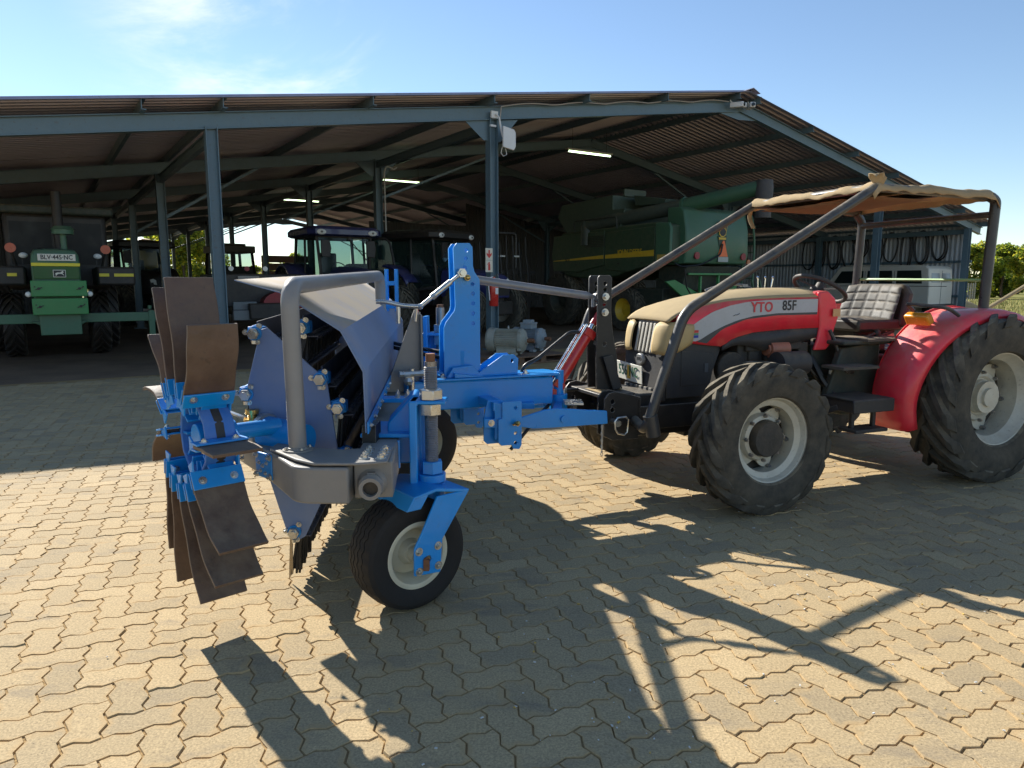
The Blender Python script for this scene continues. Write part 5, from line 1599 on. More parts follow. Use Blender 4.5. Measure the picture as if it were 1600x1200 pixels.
mb = MB(); mb.cyl(T2W(-1.695, -.046, 1.474), T2W(-1.695, -.075, 1.474), .019, n=16); mb.sphere(T2W(-1.695, -.078, 1.474), .017, 10); obj('brass_pin', mb, BRASS, mast)
# turnbuckle and elbow to the grey bracket behind the hood
tb0, tb1 = T2W(-1.735, -.07, 1.50), T2W(-1.998, -.07, 1.30)
mb = MB(); v_ = (tb1 - tb0); mb.cyl(tb0, tb0 + v_ * .30, .011, n=10); mb.cyl(tb0 + v_ * .26, tb0 + v_ * .70, .019, n=14); mb.cyl(tb0 + v_ * .68, tb1, .013, n=10); mb.cyl(tb0 + v_ * .66, tb0 + v_ * .72, .022, n=6); mb.sphere(tb1, .02, 8)
mb.tube(bend_path([tb1, tb1 + Vector((-.10, -.02, .005)), tb1 + Vector((-.20, -.03, .03)), tb1 + Vector((-.26, -.03, .03))], .04), .014, 10); mb.cyl(tb1 + Vector((-.13, -.02, .0)), tb1 + Vector((-.13, -.02, -.10)), .013, n=8); mb.cyl(tb1 + Vector((-.02, 0, 0)), tb1 + Vector((-.03, 0, -.09)), .010, n=8)
obj('turnbuckle', mb, ZINC, sw)
mb = MB(); g0 = T2W(-2.02, -.03, 0)
mb.prism([(.02, .78), (.035, 1.265), (-.005, 1.28), (-.20, .78)], g0, TX, ZV, TY * .012); mb.bar(g0 + TX * .03 + ZV * .78, g0 + TX * .03 + ZV * 1.25, .012, .07, up=TY); obj('grey_bracket', mb, GREY, sw, bevel=.003)
# top link to the tractor
a0, a1 = T2W(-1.62, .0, 1.462), T2W(-.74, 0, 1.345)
mb = MB(); v_ = a1 - a0; mb.cyl(a0, a0 + v_ * .90, .027, n=16); mb.cyl(a0 + v_ * .90, a0 + v_ * .94, .027, .016, n=16); mb.cyl(a0 + v_ * .93, a1, .015, n=12); tl = obj('top_link', mb, LINKGREY, sw)
mb = MB(); mb.cyl(a1 + TY * .022, a1 - TY * .022, .034, n=18); mb.cyl(a0 + v_ * .96 + ZV * .01, a0 + v_ * .96 - ZV * .07, .014, n=10); obj('link_ball', mb, LINKGREY, tl)
# lift ram
c0, c1 = T2W(-1.045, .02, .745), T2W(-.760, .02, 1.165)
cd = (c1 - c0).normalized()
mb = MB(); mb.cyl(c0, c0 + cd * .43, .042, n=24); mb.box(c0 + cd * .43, (.10, .085, .055), cd.to_track_quat('Z', 'Y').to_matrix()); mb.box(c0 + cd * .02, (.10, .085, .05), cd.to_track_quat('Z', 'Y').to_matrix())
ram = obj('hydraulic_ram', mb, CYLRED, sw, bevel=.004)
sd = -cd.cross(TY).normalized()
if sd.z < 0: sd = -sd
sd = -sd
mb = MB()
for s_ in (-1, 1): mb.cyl(c0 - cd * .02 - sd * .05 + TY * (.025 * s_), c0 + cd * .47 - sd * .05 + TY * (.025 * s_), .009, n=10)
mb.cyl(c0 + cd * .45, c0 + cd * .53, .02, n=14)
obj('ram_rod', mb, CHROME, ram)
mb = MB(); mb.cyl(c0 + cd * .50, c0 + cd * .62, .026, n=16); mb.cyl(c0 + cd * .64 + TY * .04, c0 + cd * .64 - TY * .04, .03, n=14); mb.cyl(c0 - cd * .05 + TY * .045, c0 - cd * .05 - TY * .045, .032, n=14); obj('ram_eye', mb, CYLRED, ram)
# ears on the beam
for y in (-.075, .05):
    mb = MB(); mb.prism([(-1.66, .857), (-1.36, .857), (-1.355, .96), (-1.385, .985), (-1.46, .985), (-1.49, .965)], T2W(0, y, 0), TX, ZV, TY * .014, holes=[(-1.40, .945, .013)]); obj('ram_ear', mb, BLUE, beam, bevel=.003)
mb = MB(); mb.tube(bend_path([c0 + cd * .40 - sd * .06, c0 + cd * .38 - sd * .13 - ZV * .02, c0 + cd * .16 - sd * .28 - ZV * .10, T2W(-1.28, .02, .90), T2W(-1.29, .06, .80)], .09, 7), .0125, 8); obj('hydraulic_hose', mb, HOSE, sw, smooth=60)
mb = MB(); mb.tube(bend_path([T2W(-1.12, -.05, .64), T2W(-1.28, -.25, .62), T2W(-1.42, -.30, .50), T2W(-1.50, -.30, .42)], .07), .011, 8); obj('hydraulic_hose', mb, HOSE, sw, smooth=60)
mb = MB(); mb.tube(bend_path([T2W(-1.02, .08, .70), T2W(-.85, .1, .705), T2W(-.6, .1, .68)], .05), .011, 8); obj('hydraulic_hose', mb, HOSE, sw, smooth=60)
mb = MB(); mb.tube([T2W(-1.8, .06, 1.0), T2W(-2.0, .3, 1.03), T2W(-2.1, .5, 1.05)], .013, 8); obj('hydraulic_hose', mb, HOSE, sw, smooth=60)
mb = MB(); mb.tube([T2W(-1.8, .06, .96), T2W(-2.0, .3, 1.0), T2W(-2.1, .5, 1.02)], .013, 8); obj('hydraulic_hose', mb, HOSE, sw, smooth=60)
# lower arms with hangers
for s_ in (-1, 1):
    y = .375 * s_ if s_ < 0 else .30
    mb = MB(); mb.prism([(-1.70, .642), (-1.50, .622), (-1.30, .668), (-1.22, .672), (-.865, .632), (-.858, .548), (-1.25, .552), (-1.38, .556), (-1.46, .574), (-1.70, .584)], T2W(0, y, 0), TX, ZV, TY * .022)
    la = obj('lower_arm', mb, BLUE, sw, bevel=.004)
    mb = MB(); mb.cyl(T2W(-1.175, y - .002, .602), T2W(-1.175, y - .014, .602), .022, n=20); obj('arm_boss', mb, BLUE, la)
    for x in (-1.655, -1.585): bolt(la, T2W(x, y - .001, .612 - .01 * (x > -1.6)), -TY, .0135, .012)
    mb = MB()
    mb.prism([(-1.685, .495), (-1.665, .475), (-1.60, .475), (-1.59, .45), (-1.55, .445), (-1.535, .47), (-1.535, .74), (-1.66, .74), (-1.66, .64), (-1.685, .635)], T2W(.065, y - .03, 0), TX, ZV, TY * .014, holes=[(-1.575, .70, .011), (-1.575, .545, .011), (-1.575, .485, .011)])
    mb.prism([(-1.685, .495), (-1.665, .475), (-1.57, .475), (-1.57, .74), (-1.66, .74), (-1.685, .635)], T2W(.0, y + .045, 0), TX, ZV, TY * .012)
    mb.box(T2W(-1.60, y + .015, .62), (.05, .05, .22)); mb.bar(T2W(-1.60, y, .71), T2W(-1.60, 0, .71), .08, .05)
    hg = obj('arm_hanger', mb, BLUE, sw, bevel=.003)
    mb = MB(); p = T2W(-1.51, y - .03, .605); mb.cyl(p, p - TY * .035, .012, n=8); mb.cyl(p - TY * .02, p - TY * .035 - TX * .03, .006, n=6); mb.sphere(p - TY * .038 + ZV * .008, .016, 8); obj('hanger_pin', mb, BRASS, hg)
mb = MB(); mb.bar(T2W(-1.20, -.33, .63), T2W(-1.05, -.05, .63), .06, .05); mb.bar(T2W(-1.20, .30, .63), T2W(-1.05, .05, .63), .06, .05); mb.cyl(T2W(-1.03, 0, .56), T2W(-1.03, 0, .70), .06, n=18); mb.box(T2W(-1.33, -.1, .66), (.14, .12, .04)); obj('arm_yoke', mb, BLUE, sw, bevel=.004)
mb = MB(); mb.box(T2W(-1.02, -.20, .672), (.12, .16, .012)); mb.cyl(T2W(-.99, .02, .68), T2W(-.99, .02, .735), .03, n=14); obj('yoke_plate', mb, ZINC, sw)
# blue guard plate and pipes near the beam's left end
mb = MB(); mb.prism([(0, 0), (.36, 0), (.30, .07), (.1, .1), (.0, .05)], T2W(-2.1, -.02, .875), TX, TY, Vector((0, 0, .01))); mb.grid(lambda u, v: T2W(-1.98 + .13 * u, .10, .885 + .16 * sqrt(max(0, 1 - u * u)) - .001 * v), 8, 1); obj('guard_plate', mb, BLUE, sw, solid=.006)
mb = MB(); mb.cyl(T2W(-2.07, -.12, .80), T2W(-2.07, -.12, .93), .018, n=10); mb.cyl(T2W(-2.15, -.13, .9), T2W(-2.0, -.13, .90), .02, n=8); mb.sphere(T2W(-2.10, -.15, .86), .03, 8); mb.sphere(T2W(-1.97, -.13, .93), .022, 8); obj('pipe_fitting', mb, ZINC, sw)
# blue upright clamp seen behind the hoop's far end
mb = MB(); q = P(612, 447, 5.15); mb.box(q + Vector((-.035, 0, -.03)), (.02, .06, .30)); mb.box(q + Vector((.035, 0, -.03)), (.02, .06, .30)); mb.box(q + Vector((0, 0, .02)), (.06, .05, .03)); mb.box(q + Vector((.0, 0, -.14)), (.08, .05, .04)); obj('hood_clamp', mb, BLUE, sw, bevel=.003)

# weld beads where the blue plates meet
def weld(p0, p1, parent, r=.006, m=None):
    p0, p1 = Vector(p0), Vector(p1)
    n = max(4, int((p1 - p0).length / .012))
    mb = MB(); mb.tube([p0 + (p1 - p0) * k / n for k in range(n + 1)], [r * (1 + .3 * sin(k * 2.1) * (k % 2)) for k in range(n + 1)], 6)
    obj('weld_bead', mb, m or BLUE, parent)
weld(T2W(-1.84, -.047, .861), T2W(-1.61, -.047, .861), mast)
weld(T2W(-2.05, -.107, .838), T2W(-1.14, -.107, .830), beam, .005)
weld(T2W(-1.65, -.077, .861), T2W(-1.37, -.077, .861), beam, .005)
for a_ in (0, 1): weld(SP + Vector((-.058, -.055, .53)) if a_ else SP + Vector((-.058, -.06, .915)), SP + Vector((-.058, .08, .53)) if a_ else SP + Vector((-.058, .08, .915)), bk)
weld(M0 + D * .34 + CX * .0795 + Vector((0, 0, -.05)), M0 + D * .34 + CX * .0795 + Vector((0, 0, .075)), main_beam)
# ------------------------------------------------------------------ machines inside the shed
DKTINT = paint('shaded_cab_pane', (.012, .013, .014), .35, .3, spec=.2)  # opaque near-black pane imitating the unlit inside of the cab
def far_tyre(parent, c, R, W, rr, rim_mat, lugs=20, tm=None):
    wv = ag_tyre('tyre', parent, c, R, W, rr, lugs, .05, tm or AGTYRE, side=1, n=36, ax=(1, 0, 0))
    mb = MB(); mb.lathe([(rr + .01, -W * .42), (rr - .03, -W * .3), (rr * .55, -W * .1), (rr * .3, -W * .16), (0, -W * .16)], c, (1, 0, 0), 30)
    mb.lathe([(rr + .01, W * .42), (rr - .03, W * .3), (rr * .55, W * .1), (rr * .3, W * .16), (0, W * .16)], c, (1, 0, 0), 30)
    obj('rim', mb, rim_mat, wv)
    return wv

def big_tractor(name, label, loc, rot, body, rimm, group=None, bonnet=True, door_open=False, roofm=None, lights=True, wiper=True, sc=1.0):
    """local: front towards -y, x to the right as seen from behind the camera"""
    t = thing(name, label, 'tractor', loc, rot, group)
    if sc != 1.0: t.scale = (sc, sc, sc)
    for s in (-1, 1):
        far_tyre(t, (s * .92, 0, .68), .68, .42, .36, rimm, 18)
        far_tyre(t, (s * .98, 2.55, .92), .92, .52, .50, rimm, 22)
    mb = MB(); mb.box((0, 1.0, .78), (.46, 3.0, .5)); mb.cyl((-.8, 0, .68), (.8, 0, .68), .11, n=12); mb.cyl((-.8, 2.55, .92), (.8, 2.55, .92), .16, n=12); mb.box((0, -.55, .75), (.7, .3, .35)); obj('chassis', mb, CABDARK, t, bevel=.02)
    if bonnet:
        secs = []
        for y, w, zt in ((-.62, .30, 1.50), (-.56, .36, 1.62), (-.3, .41, 1.72), (.4, .43, 1.80), (1.15, .44, 1.84)):
            secs.append([Vector((w * x, y, z)) for x, z in ((-1, 1.02), (-1.02, zt - .22), (-.86, zt - .06), (-.4, zt), (.4, zt), (.86, zt - .06), (1.02, zt - .22), (1, 1.02))])
        mb = MB(); mb.loft(secs); obj('bonnet', mb, body, t, bevel=.02)
        mb = MB(); mb.prism([(-.26, 1.08), (.26, 1.08), (.30, 1.42), (-.30, 1.42)], (0, -.63, 0), (1, 0, 0), (0, 0, 1), (0, .02, 0)); obj('grille', mb, CABDARK, t)
        for s in (-1, 1):
            mb = MB(); mb.prism([(0, 0), (.16, .02), (.20, .17), (.10, .20), (.02, .15)], (s * .10 if s > 0 else -.10, -.645, 1.34), (s, .15, 0), (0, 0, 1), (0, .02, 0)); obj('headlight', mb, LAMPW, t, bevel=.01)
    # cab: pillars, panes, roof
    x1, y0, y1, z0, z1 = .84, 1.15, 2.75, 1.30, 2.62
    mb = MB()
    for s in (-1, 1):
        mb.bar((s * .62, y0, z0), (s * .72, y0 + .05, z1), .07, .07); mb.bar((s * x1, y0 + .7, z0), (s * .80, y0 + .75, z1), .05, .06); mb.bar((s * x1, y1, z0 + .3), (s * .78, y1 - .05, z1), .07, .07)
        mb.bar((s * .62, y0, z0), (s * x1, y0 + .7, z0 - .1), .06, .08); mb.bar((s * x1, y0 + .7, z0 - .1), (s * x1, y1, z0 + .25), .06, .08)
    mb.box((0, y0, z0), (1.3, .06, .10)); mb.box((0, y0 + .04, z1), (1.5, .10, .10)); mb.box((0, y1 - .04, z1), (1.5, .10, .10)); mb.box((0, y1, z0 + .25), (1.6, .06, .10)); mb.box((0, (y0 + y1) / 2, 1.0), (1.3, 1.4, .4))
    obj('cab_frame', mb, CABDARK, t, bevel=.01)
    mb = MB(); mb.add([(-.60, y0 + .0, z0 + .05), (.60, y0, z0 + .05), (.69, y0 + .05, z1 - .05), (-.69, y0 + .05, z1 - .05)], [(0, 1, 2, 3)]); obj('windscreen', mb, GLASS, t, smooth=0)
    mb = MB(); mb.add([(-.76, y1, z0 + .3), (.76, y1, z0 + .3), (.74, y1 - .05, z1 - .05), (-.74, y1 - .05, z1 - .05)], [(0, 1, 2, 3)]); obj('rear_window', mb, GLASS, t, smooth=0)
    for s in (-1, 1):
        mb = MB(); mb.add([(s * x1, y0 + .74, z0), (s * x1, y1 - .05, z0 + .3), (s * .79, y1 - .08, z1 - .05), (s * .80, y0 + .78, z1 - .05)], [(0, 1, 2, 3)]); obj('side_window', mb, GLASS, t, smooth=0)
        if not (door_open and s > 0):
            mb = MB(); mb.add([(s * .64, y0 + .03, z0 + .05), (s * x1, y0 + .68, z0 - .05), (s * .80, y0 + .72, z1 - .05), (s * .72, y0 + .08, z1 - .05)], [(0, 1, 2, 3)]); obj('door_window', mb, GLASS, t, smooth=0)
    secs = []
    for z, k in ((2.60, .93), (2.64, 1.0), (2.76, 1.0), (2.83, .93), (2.86, .75)):
        cx, cy, hx, hy = 0, 1.93, .98 * k, 1.02 * k
        secs.append([Vector((cx + hx * a, cy + hy * b, z)) for a, b in ((-1, -.8), (-.85, -1), (.85, -1), (1, -.8), (1, .85), (.85, 1), (-.85, 1), (-1, .85))])
    mb = MB(); mb.loft(secs); obj('cab_roof', mb, roofm or body, t, smooth=30)
    if lights:
        for s in (-1, 1):
            mb = MB(); mb.sphere((s * .68, .93, 2.69), .12, 14, (1.1, .45, .62)); l_ = obj('work_light', mb, LAMPW, t)
            mb = MB(); mb.sphere((s * .68, .885, 2.69), .04, 8, (1, .6, .7)); obj('bulb', mb, STEEL, l_)
    for s in (-1, 1):
        mb = MB(); mb.bar((s * .72, y0 - .02, 2.45), (s * .80, y0 - .22, 2.42), .025, .025); mb.prism([(-.12, -.20), (.10, -.22), (.14, .0), (.10, .22), (-.12, .2)], (s * .60, y0 - .24, 2.28), (1, 0, 0), (0, 0, 1), (0, -.06, 0)); obj('mirror', mb, CABDARK, t, bevel=.015)
    if wiper:
        mb = MB(); mb.bar((.12, y0 + .01, 2.55), (.58, y0 - .04, 2.0), .03, .02); mb.box((.13, y0 - .01, 2.55), (.08, .05, .08)); obj('wiper', mb, CABDARK, t)
    mb = MB(); mb.tube(arc((0, 1.62, 1.78), .2, 0, 2 * pi, 18, (1, 0, 0), (0, .5, .86))[:-1], .016, 6, closed=True); mb.bar((0, 1.45, 1.3), (0, 1.62, 1.78), .05, .05); obj('steering_wheel', mb, CABDARK, t)
    mb = MB(); mb.box((0, 2.25, 1.45), (.5, .5, .14)); mb.box((0, 2.5, 1.85), (.48, .14, .75)); obj('cab_seat', mb, CABDARK, t, bevel=.04)
    for s in (-1, 1):
        secs = []
        for k in range(11):
            a = radians(30 + 140 * k / 10)
            secs.append([Vector((s * x, 2.55 - 1.02 * cos(a), .92 + 1.02 * sin(a) - dz)) for x, dz in ((.62, .0), (1.18, .0), (1.26, .05), (1.26, .10))])
        mb = MB(); mb.loft(secs, caps=False, closed=False); obj('fender', mb, body, t, solid=.02)
    if door_open:
        mb = MB(); d0, d1 = Vector((.90, 1.85, 0)), Vector((1.62, 1.42, 0))
        pl = [(0, .35), (.45, .40), (.84, 1.0), (.80, 1.5), (.62, 2.5), (.50, 2.62), (0, 2.62)]
        dx = (d1 - d0).normalized()
        fr_ = bend_path([d0 + dx * a + ZV * b for a, b in pl + [pl[0]]], .08, 4)
        mb.tube(fr_, .035, 6); dr = obj('open_door', mb, CABDARK, t)
        mb = MB(); mb.prism([(a * .96 + .01, b) for a, b in pl], d0, dx, ZV, Vector((0, .008, 0))); obj('door_pane', mb, GLASS, dr, smooth=0)
        mb = MB(); mb.tube(bend_path([d0 + dx * .60 + ZV * 1.75, d0 + dx * .68 + ZV * 1.72, d0 + dx * .68 + ZV * 1.2, d0 + dx * .55 + ZV * 1.12], .05), .018, 6); obj('door_handle', mb, CABDARK, dr)
    return t

big_tractor('farm_tractor', 'navy blue cab tractor with its door standing open, behind the blue sweeper', S(6.72, 16.85, 0), SHED_ANG + .0, NHBLUE, SILVER, 'blue tractors parked in the shed', True, True)
t = big_tractor('farm_tractor', 'navy blue tractor in deep shade behind the post with the fire extinguisher', S(10.15, 16.7, 0), SHED_ANG + radians(24), NHBLUE, SILVER, 'blue tractors parked in the shed', True, False, CABDARK)
mb = MB(); mb.prism([(0, -.14), (.24, 0), (0, .16), (-.10, .0)], (-.62, .85, 2.12), (1, 0, 0), (0, 0, 1), (0, .05, 0)); obj('side_mirror_back', mb, paint('pale_blue_plastic', (.12, .22, .30), .4), t)

# dark tractors far back on the left, against the light
big_tractor('loader_tractor', 'dark cab tractor far back in the shed, against the yellow trailer tank', S(3.3, 26.6, 0), SHED_ANG + radians(6), CABDARK, CABDARK, None, True, False, CABDARK, False, False)
t = thing('cab_truck', 'dark truck cab with a grey roof between the left posts, against the sky', 'truck', S(7.15, 33.3, 0), SHED_ANG + radians(8))
t.scale = (.8, .85, 1.08)
mb = MB(); mb.box((0, 0, 1.05), (2.1, 2.2, 1.1)); mb.box((0, -.9, 1.75), (2.0, .12, .4)); obj('cab_body', mb, CABDARK, t, bevel=.06)
mb = MB()
for sx_2 in (-1, 1):
    for yy in (-.95, .9): mb = MB(); mb.bar((sx_2 * .95, yy, 1.6), (sx_2 * .88, yy * .92, 2.5), .12, .12); obj('cab_pillar', mb, CABDARK, t)
mb = MB(); mb.box((-.2, -.88, 2.1), (.14, .08, .9)); obj('cab_pillar', mb, CABDARK, t)
mb = MB(); mb.box((0, 0, 2.62), (2.05, 2.1, .28)); mb.box((-.1, -.1, 2.80), (1.4, 1.5, .10)); obj('cab_roof', mb, paint('grey_brown_roof', (.12, .11, .095), .6, .1, dust=.4), t, bevel=.06)
mb = MB(); mb.add([(-.85, -.9, 1.7), (.85, -.9, 1.7), (.82, -.86, 2.48), (-.82, -.86, 2.48)], [(0, 1, 2, 3)]); obj('windscreen', mb, GLASS, t, smooth=0)
for sx_2 in (-1, 1): far_tyre(t, (sx_2 * .9, -.6, .5), .5, .3, .28, CABDARK, 16)

# dark trailer with a red engine cover and a grey bumper beam
t = thing('parked_lorry', 'dark lorry tail with dull red cover and grey bumper beam', 'lorry', S(4.25, 16.6, 0), SHED_ANG + radians(-3))
mb = MB(); mb.box((0, 1.6, 1.25), (1.9, 2.6, .75)); mb.box((0, 1.0, .8), (.8, 3.0, .35)); obj('lorry_body', mb, CABDARK, t, bevel=.03)
mb = MB(); secs = []
for k in range(13):
    a = pi * k / 12
    secs.append([Vector((.52 - .55 * cos(a) * 1.0, y, .86 + .38 * sin(a) ** .7)) for y in (-.1, .5)])
mb.loft(secs, caps=False, closed=False); mb.prism([(.52 - .55 * cos(pi * k / 12), .86 + .38 * max(0, sin(pi * k / 12)) ** .7) for k in range(13)], (0, -.1, 0), (1, 0, 0), (0, 0, 1), (0, .02, 0)); obj('engine_cover', mb, BARNRED, t, solid=.02)
mb = MB(); mb.box((.15, -.3, .72), (1.75, .16, .22)); mb.box((-.45, -.2, .92), (.5, .1, .18)); obj('bumper_beam', mb, paint('grey_bumper', (.16, .18, .19), .5), t, bevel=.015)
mb = MB(); mb.box((-.25, .28, 1.52), (.46, .02, .11)); obj('number_plate', mb, paint('dull_plate', (.32, .30, .27), .5), t)
for x in (-.62, -.28, .12): 
    mb = MB(); mb.cyl((x, .30, 1.74), (x, .26, 1.74), .055, n=14); obj('tail_lamp', mb, BARNRED if x == -.28 else LAMPW, t)
for sx_2 in (-1, 1): far_tyre(t, (sx_2 * .85, .9, .45), .45, .28, .25, CABDARK, 14)

# old green tractor with weights on its nose
t = thing('green_tractor', 'old green tractor with yellow stripe, white number plate and square nose weights', 'tractor', S(.29, 14.75, 0), SHED_ANG)
secs = []
for y, k, zt in ((-.30, .93, 1.93), (-.26, 1.0, 1.99), (.2, 1.02, 2.02), (1.8, 1.04, 2.05)):
    secs.append([Vector((.345 * k * x, y, z)) for x, z in ((-1, .9), (-1.02, zt - .22), (-.98, zt - .09), (-.86, zt - .02), (-.4, zt), (.4, zt), (.86, zt - .02), (.98, zt - .09), (1.02, zt - .22), (1, .9))])
mb = MB(); mb.loft(secs); obj('bonnet', mb, JDGREEN, t, bevel=.015)
mb = MB(); mb.box((0, -.312, 1.60), (.66, .03, .22)); obj('grille_panel', mb, paint('dark_green_grille', (.03, .10, .02), .5), t, bevel=.01)
mb = MB(); mb.box((0, -.318, 1.735), (.70, .03, .055)); obj('yellow_stripe', mb, paint('bright_yellow', (.75, .62, .03), .4), t, bevel=.006)
mb = MB(); mb.box((.02, -.318, 1.855), (.545, .012, .115)); obj('number_plate', mb, PLATEW, t, bevel=.004)
writing('BLV·445·NC', .105, LETBLK, t, (.02, -.326, 1.855), (1, 0, 0), (0, 0, 1), sx=.86, depth=.001, bold=.002)
mb = MB(); mb.box((.04, -.332, 1.585), (.185, .012, .125)); o = obj('emblem_plate', mb, PLATEW, t)
mb = MB(); mb.box((.04, -.341, 1.585), (.165, .008, .105)); obj('emblem_field', mb, LETBLK, t)
DEER = [(-.07, -.012), (-.055, .010), (-.030, .020), (.010, .018), (.030, .030), (.040, .046), (.060, .050), (.052, .034), (.070, .028), (.060, .018), (.045, .012), (.055, -.010), (.072, -.028), (.066, -.034), (.044, -.014), (.026, -.004), (-.004, -.004), (-.030, -.012), (-.050, -.036), (-.064, -.050), (-.058, -.030), (-.056, -.016)]
mb = MB(); mb.prism([(x * .95, y * .95) for x, y in DEER], (.04, -.3455, 1.585), (1, 0, 0), (0, 0, 1), (0, -.003, 0)); obj('emblem', mb, PLATEW, t, smooth=0)
for z, h in ((1.335, .265), (1.035, .275)):
    mb = MB(); mb.box((.015, -.42, z), (.80, .22, h)); w_ = obj('front_weight', mb, JDGREEN2, t, bevel=.012)
    for s in (-1, 1):
        mb = MB(); mb.bar((.015 + s * .29 - .05, -.534, z - .02), (.015 + s * .29 + .05, -.534, z + .02), .035, .012); mb.cyl((.015 + s * .29, -.532, z), (.015 + s * .29, -.55, z), .022, n=8); mb.cyl((.015 + s * .345, -.532, z + .03), (.015 + s * .345, -.54, z + .03), .012, n=8); obj('weight_bolt', mb, CABDARK, w_)
for s in (-1, 1):
    mb = MB(); mb.sphere((.015 + s * .44, -.45, 1.24), .048, 12); obj('small_lamp', mb, LAMPW, t)
mb = MB(); mb.cyl((.16, .35, 2.0), (.16, .35, 2.28), .05, n=14); mb.cyl((.16, .35, 2.28), (.16, .35, 2.36), .17, n=18); mb.cyl((.16, .35, 2.36), (.16, .35, 2.42), .19, .13, n=18); obj('air_cleaner', mb, JDGREEN, t)
mb = MB(); mb.cyl((.12, 1.2, 2.0), (.12, 1.2, 3.1), .085, n=14); obj('exhaust_stack', mb, CABDARK, t)
mb = MB(); mb.box((.1, 2.7, 2.02), (1.7, 1.8, 1.45)); obj('cab_body', mb, CABDARK, t, bevel=.08)
mb = MB(); mb.box((.1, 2.7, 2.80), (1.95, 2.1, .16)); obj('cab_roof', mb, DKGREEN, t, bevel=.04)
for s in (-1, 1):
    mb = MB(); mb.box((.1 + s * .42, 1.795, 2.18), (.66, .01, .8)); obj('windscreen', mb, DKTINT, t, smooth=0)
    mb = MB(); mb.bar((.1 + s * .62, 1.2, 1.5), (.1 + s * .74, 1.0, 2.0), .03, .03); mb.bar((.1 + s * .58, .95, 1.6), (.1 + s * .58, .95, 1.88), .02, .02); obj('lamp_stalk', mb, CABDARK, t)
    mb = MB(); mb.cyl((.1 + s * .74, .95, 2.05), (.1 + s * .74, .9, 2.05), .085, n=16); obj('indicator_lamp', mb, paint('red_orange_lens', (.55, .09, .03), .3) if s < 0 else bpy.data.materials['red_orange_lens'], t)
    mb = MB(); mb.sphere((.1 + s * (.60 if s > 0 else .56), .9, 1.92), .065, 12, (1.1, .7, .8)); obj('headlight', mb, LAMPW, t)
    far_tyre(t, (s * .72, 2.2, .62), .62, .35, .34, CABDARK, 18, CABDARK); far_tyre(t, (s * .95, 3.6, .80), .80, .4, .42, CABDARK, 20, CABDARK)  # near-black tyres and rims: deep shade put into their colour
    mb = MB(); mb.box((.1 + s * .85, 1.2, 1.55), (.62, 1.6, .34)); sdp = obj('side_tank', mb, CABDARK, t, bevel=.04)  # tank near-black too, its shade put into the colour
    for q, (x0, x1) in enumerate(((.42, .58), (.66, .98)) if s > 0 else ((-.56, -.42), (-.80, -.68))):
        mb = MB(); mb.box((.1 + (x0 + x1) / 2 + (.15 if s > 0 else -.25), .385, 1.57), (x1 - x0, .02, .055)); obj('yellow_stripe', mb, bpy.data.materials['bright_yellow'], sdp)
mb = MB(); mb.box((0, -.1, .82), (3.4, .10, .16)); mb.prism([(-.42, .78), (.42, .78), (.25, .68), (-.25, .68)], (0, -.3, 0), (1, 0, 0), (0, 0, 1), (0, .3, 0)); mb.box((1.42, -.12, .62), (.10, .10, .62)); mb.cyl((1.40, -.12, .95), (1.40, -.12, 1.02), .035, n=10); mb.box((0, 1.2, .75), (.6, 3.2, .4))
obj('front_boom', mb, JDGREEN, t, bevel=.01)
mb = MB(); mb.cyl((1.62, -.1, 0.03), (1.62, -.1, .85), .03, n=8); mb.cyl((1.72, -.06, 0.03), (1.72, -.06, .80), .03, n=8); obj('boom_stand', mb, paint('dull_grey_leg', (.2, .2, .2), .5), t)

# green combine harvester
t = thing('combine_harvester', 'big green combine harvester with folded unloading tube, rear towards the yard', 'combine', S(14.4, 14.0, 0), SHED_ANG)
G2 = JDGREEN
pl = [(.05, 1.98), (.0, 2.3), (.05, 2.98), (.55, 3.10), (4.9, 3.02), (5.5, 2.4), (5.45, 2.0), (4.6, 1.62), (3.2, 1.50), (2.2, 1.62), (1.4, 1.9)]
mb = MB(); mb.prism(pl, (.10, 0, 0), (0, 1, 0), (0, 0, 1), (3.0, 0, 0)); obj('harvester_body', mb, paint('dark_green_panel', (.020, .060, .030), .5, .12, dust=.4), t, bevel=.04)
for (b0, b1) in ((.62, 2.72), (2.76, 5.3)):
    mb = MB(); mb.prism([(b0, 1.95), (b0, 2.98), (b1, 2.92), (b1 + (.12 if b1 > 5 else 0), 2.3), (b1, 1.80), ((b0 + b1) / 2, 1.74)], (.095, 0, 0), (0, 1, 0), (0, 0, 1), (-.05, 0, 0)); sp_ = obj('side_panel', mb, bpy.data.materials['dark_green_panel'], t, bevel=.02)
    mb = MB(); z0, z1 = (2.16, 2.33) if b0 < 1 else (2.10, 2.28)
    mb.prism([(b0 + .02, z0), (b0 + .02, z1), (b1 - .02, z1 - .08), (b1 - .02, z0 - .02 if b0 < 1 else z0 + .10)] if b0 < 1 else [(b0 + .02, 2.14), (b0 + .02, 2.25), (b1, 2.13), (b1, 2.11)], (.043, 0, 0), (0, 1, 0), (0, 0, 1), (-.006, 0, 0)); obj('yellow_stripe', mb, YELLOW, sp_)
writing('JOHN DEERE', .20, YELLOW, t, (.032, 1.62, 2.30), (0, -1, .0), (0, 0, 1), sx=.9, depth=.004, bold=.004)
writing('9650', .13, LETBLK, t, (.032, 4.55, 2.14), (0, -1, .0), (0, 0, 1), sx=.9, depth=.003)
mb = MB(); mb.prism([(.02, 1.98), (.0, 2.9), (.08, 3.05), (.58, 3.08), (.58, 1.98)], (.02, 0, 0), (0, 1, 0), (0, 0, 1), (.10, 0, 0)); obj('corner_panel', mb, G2, t, bevel=.03)
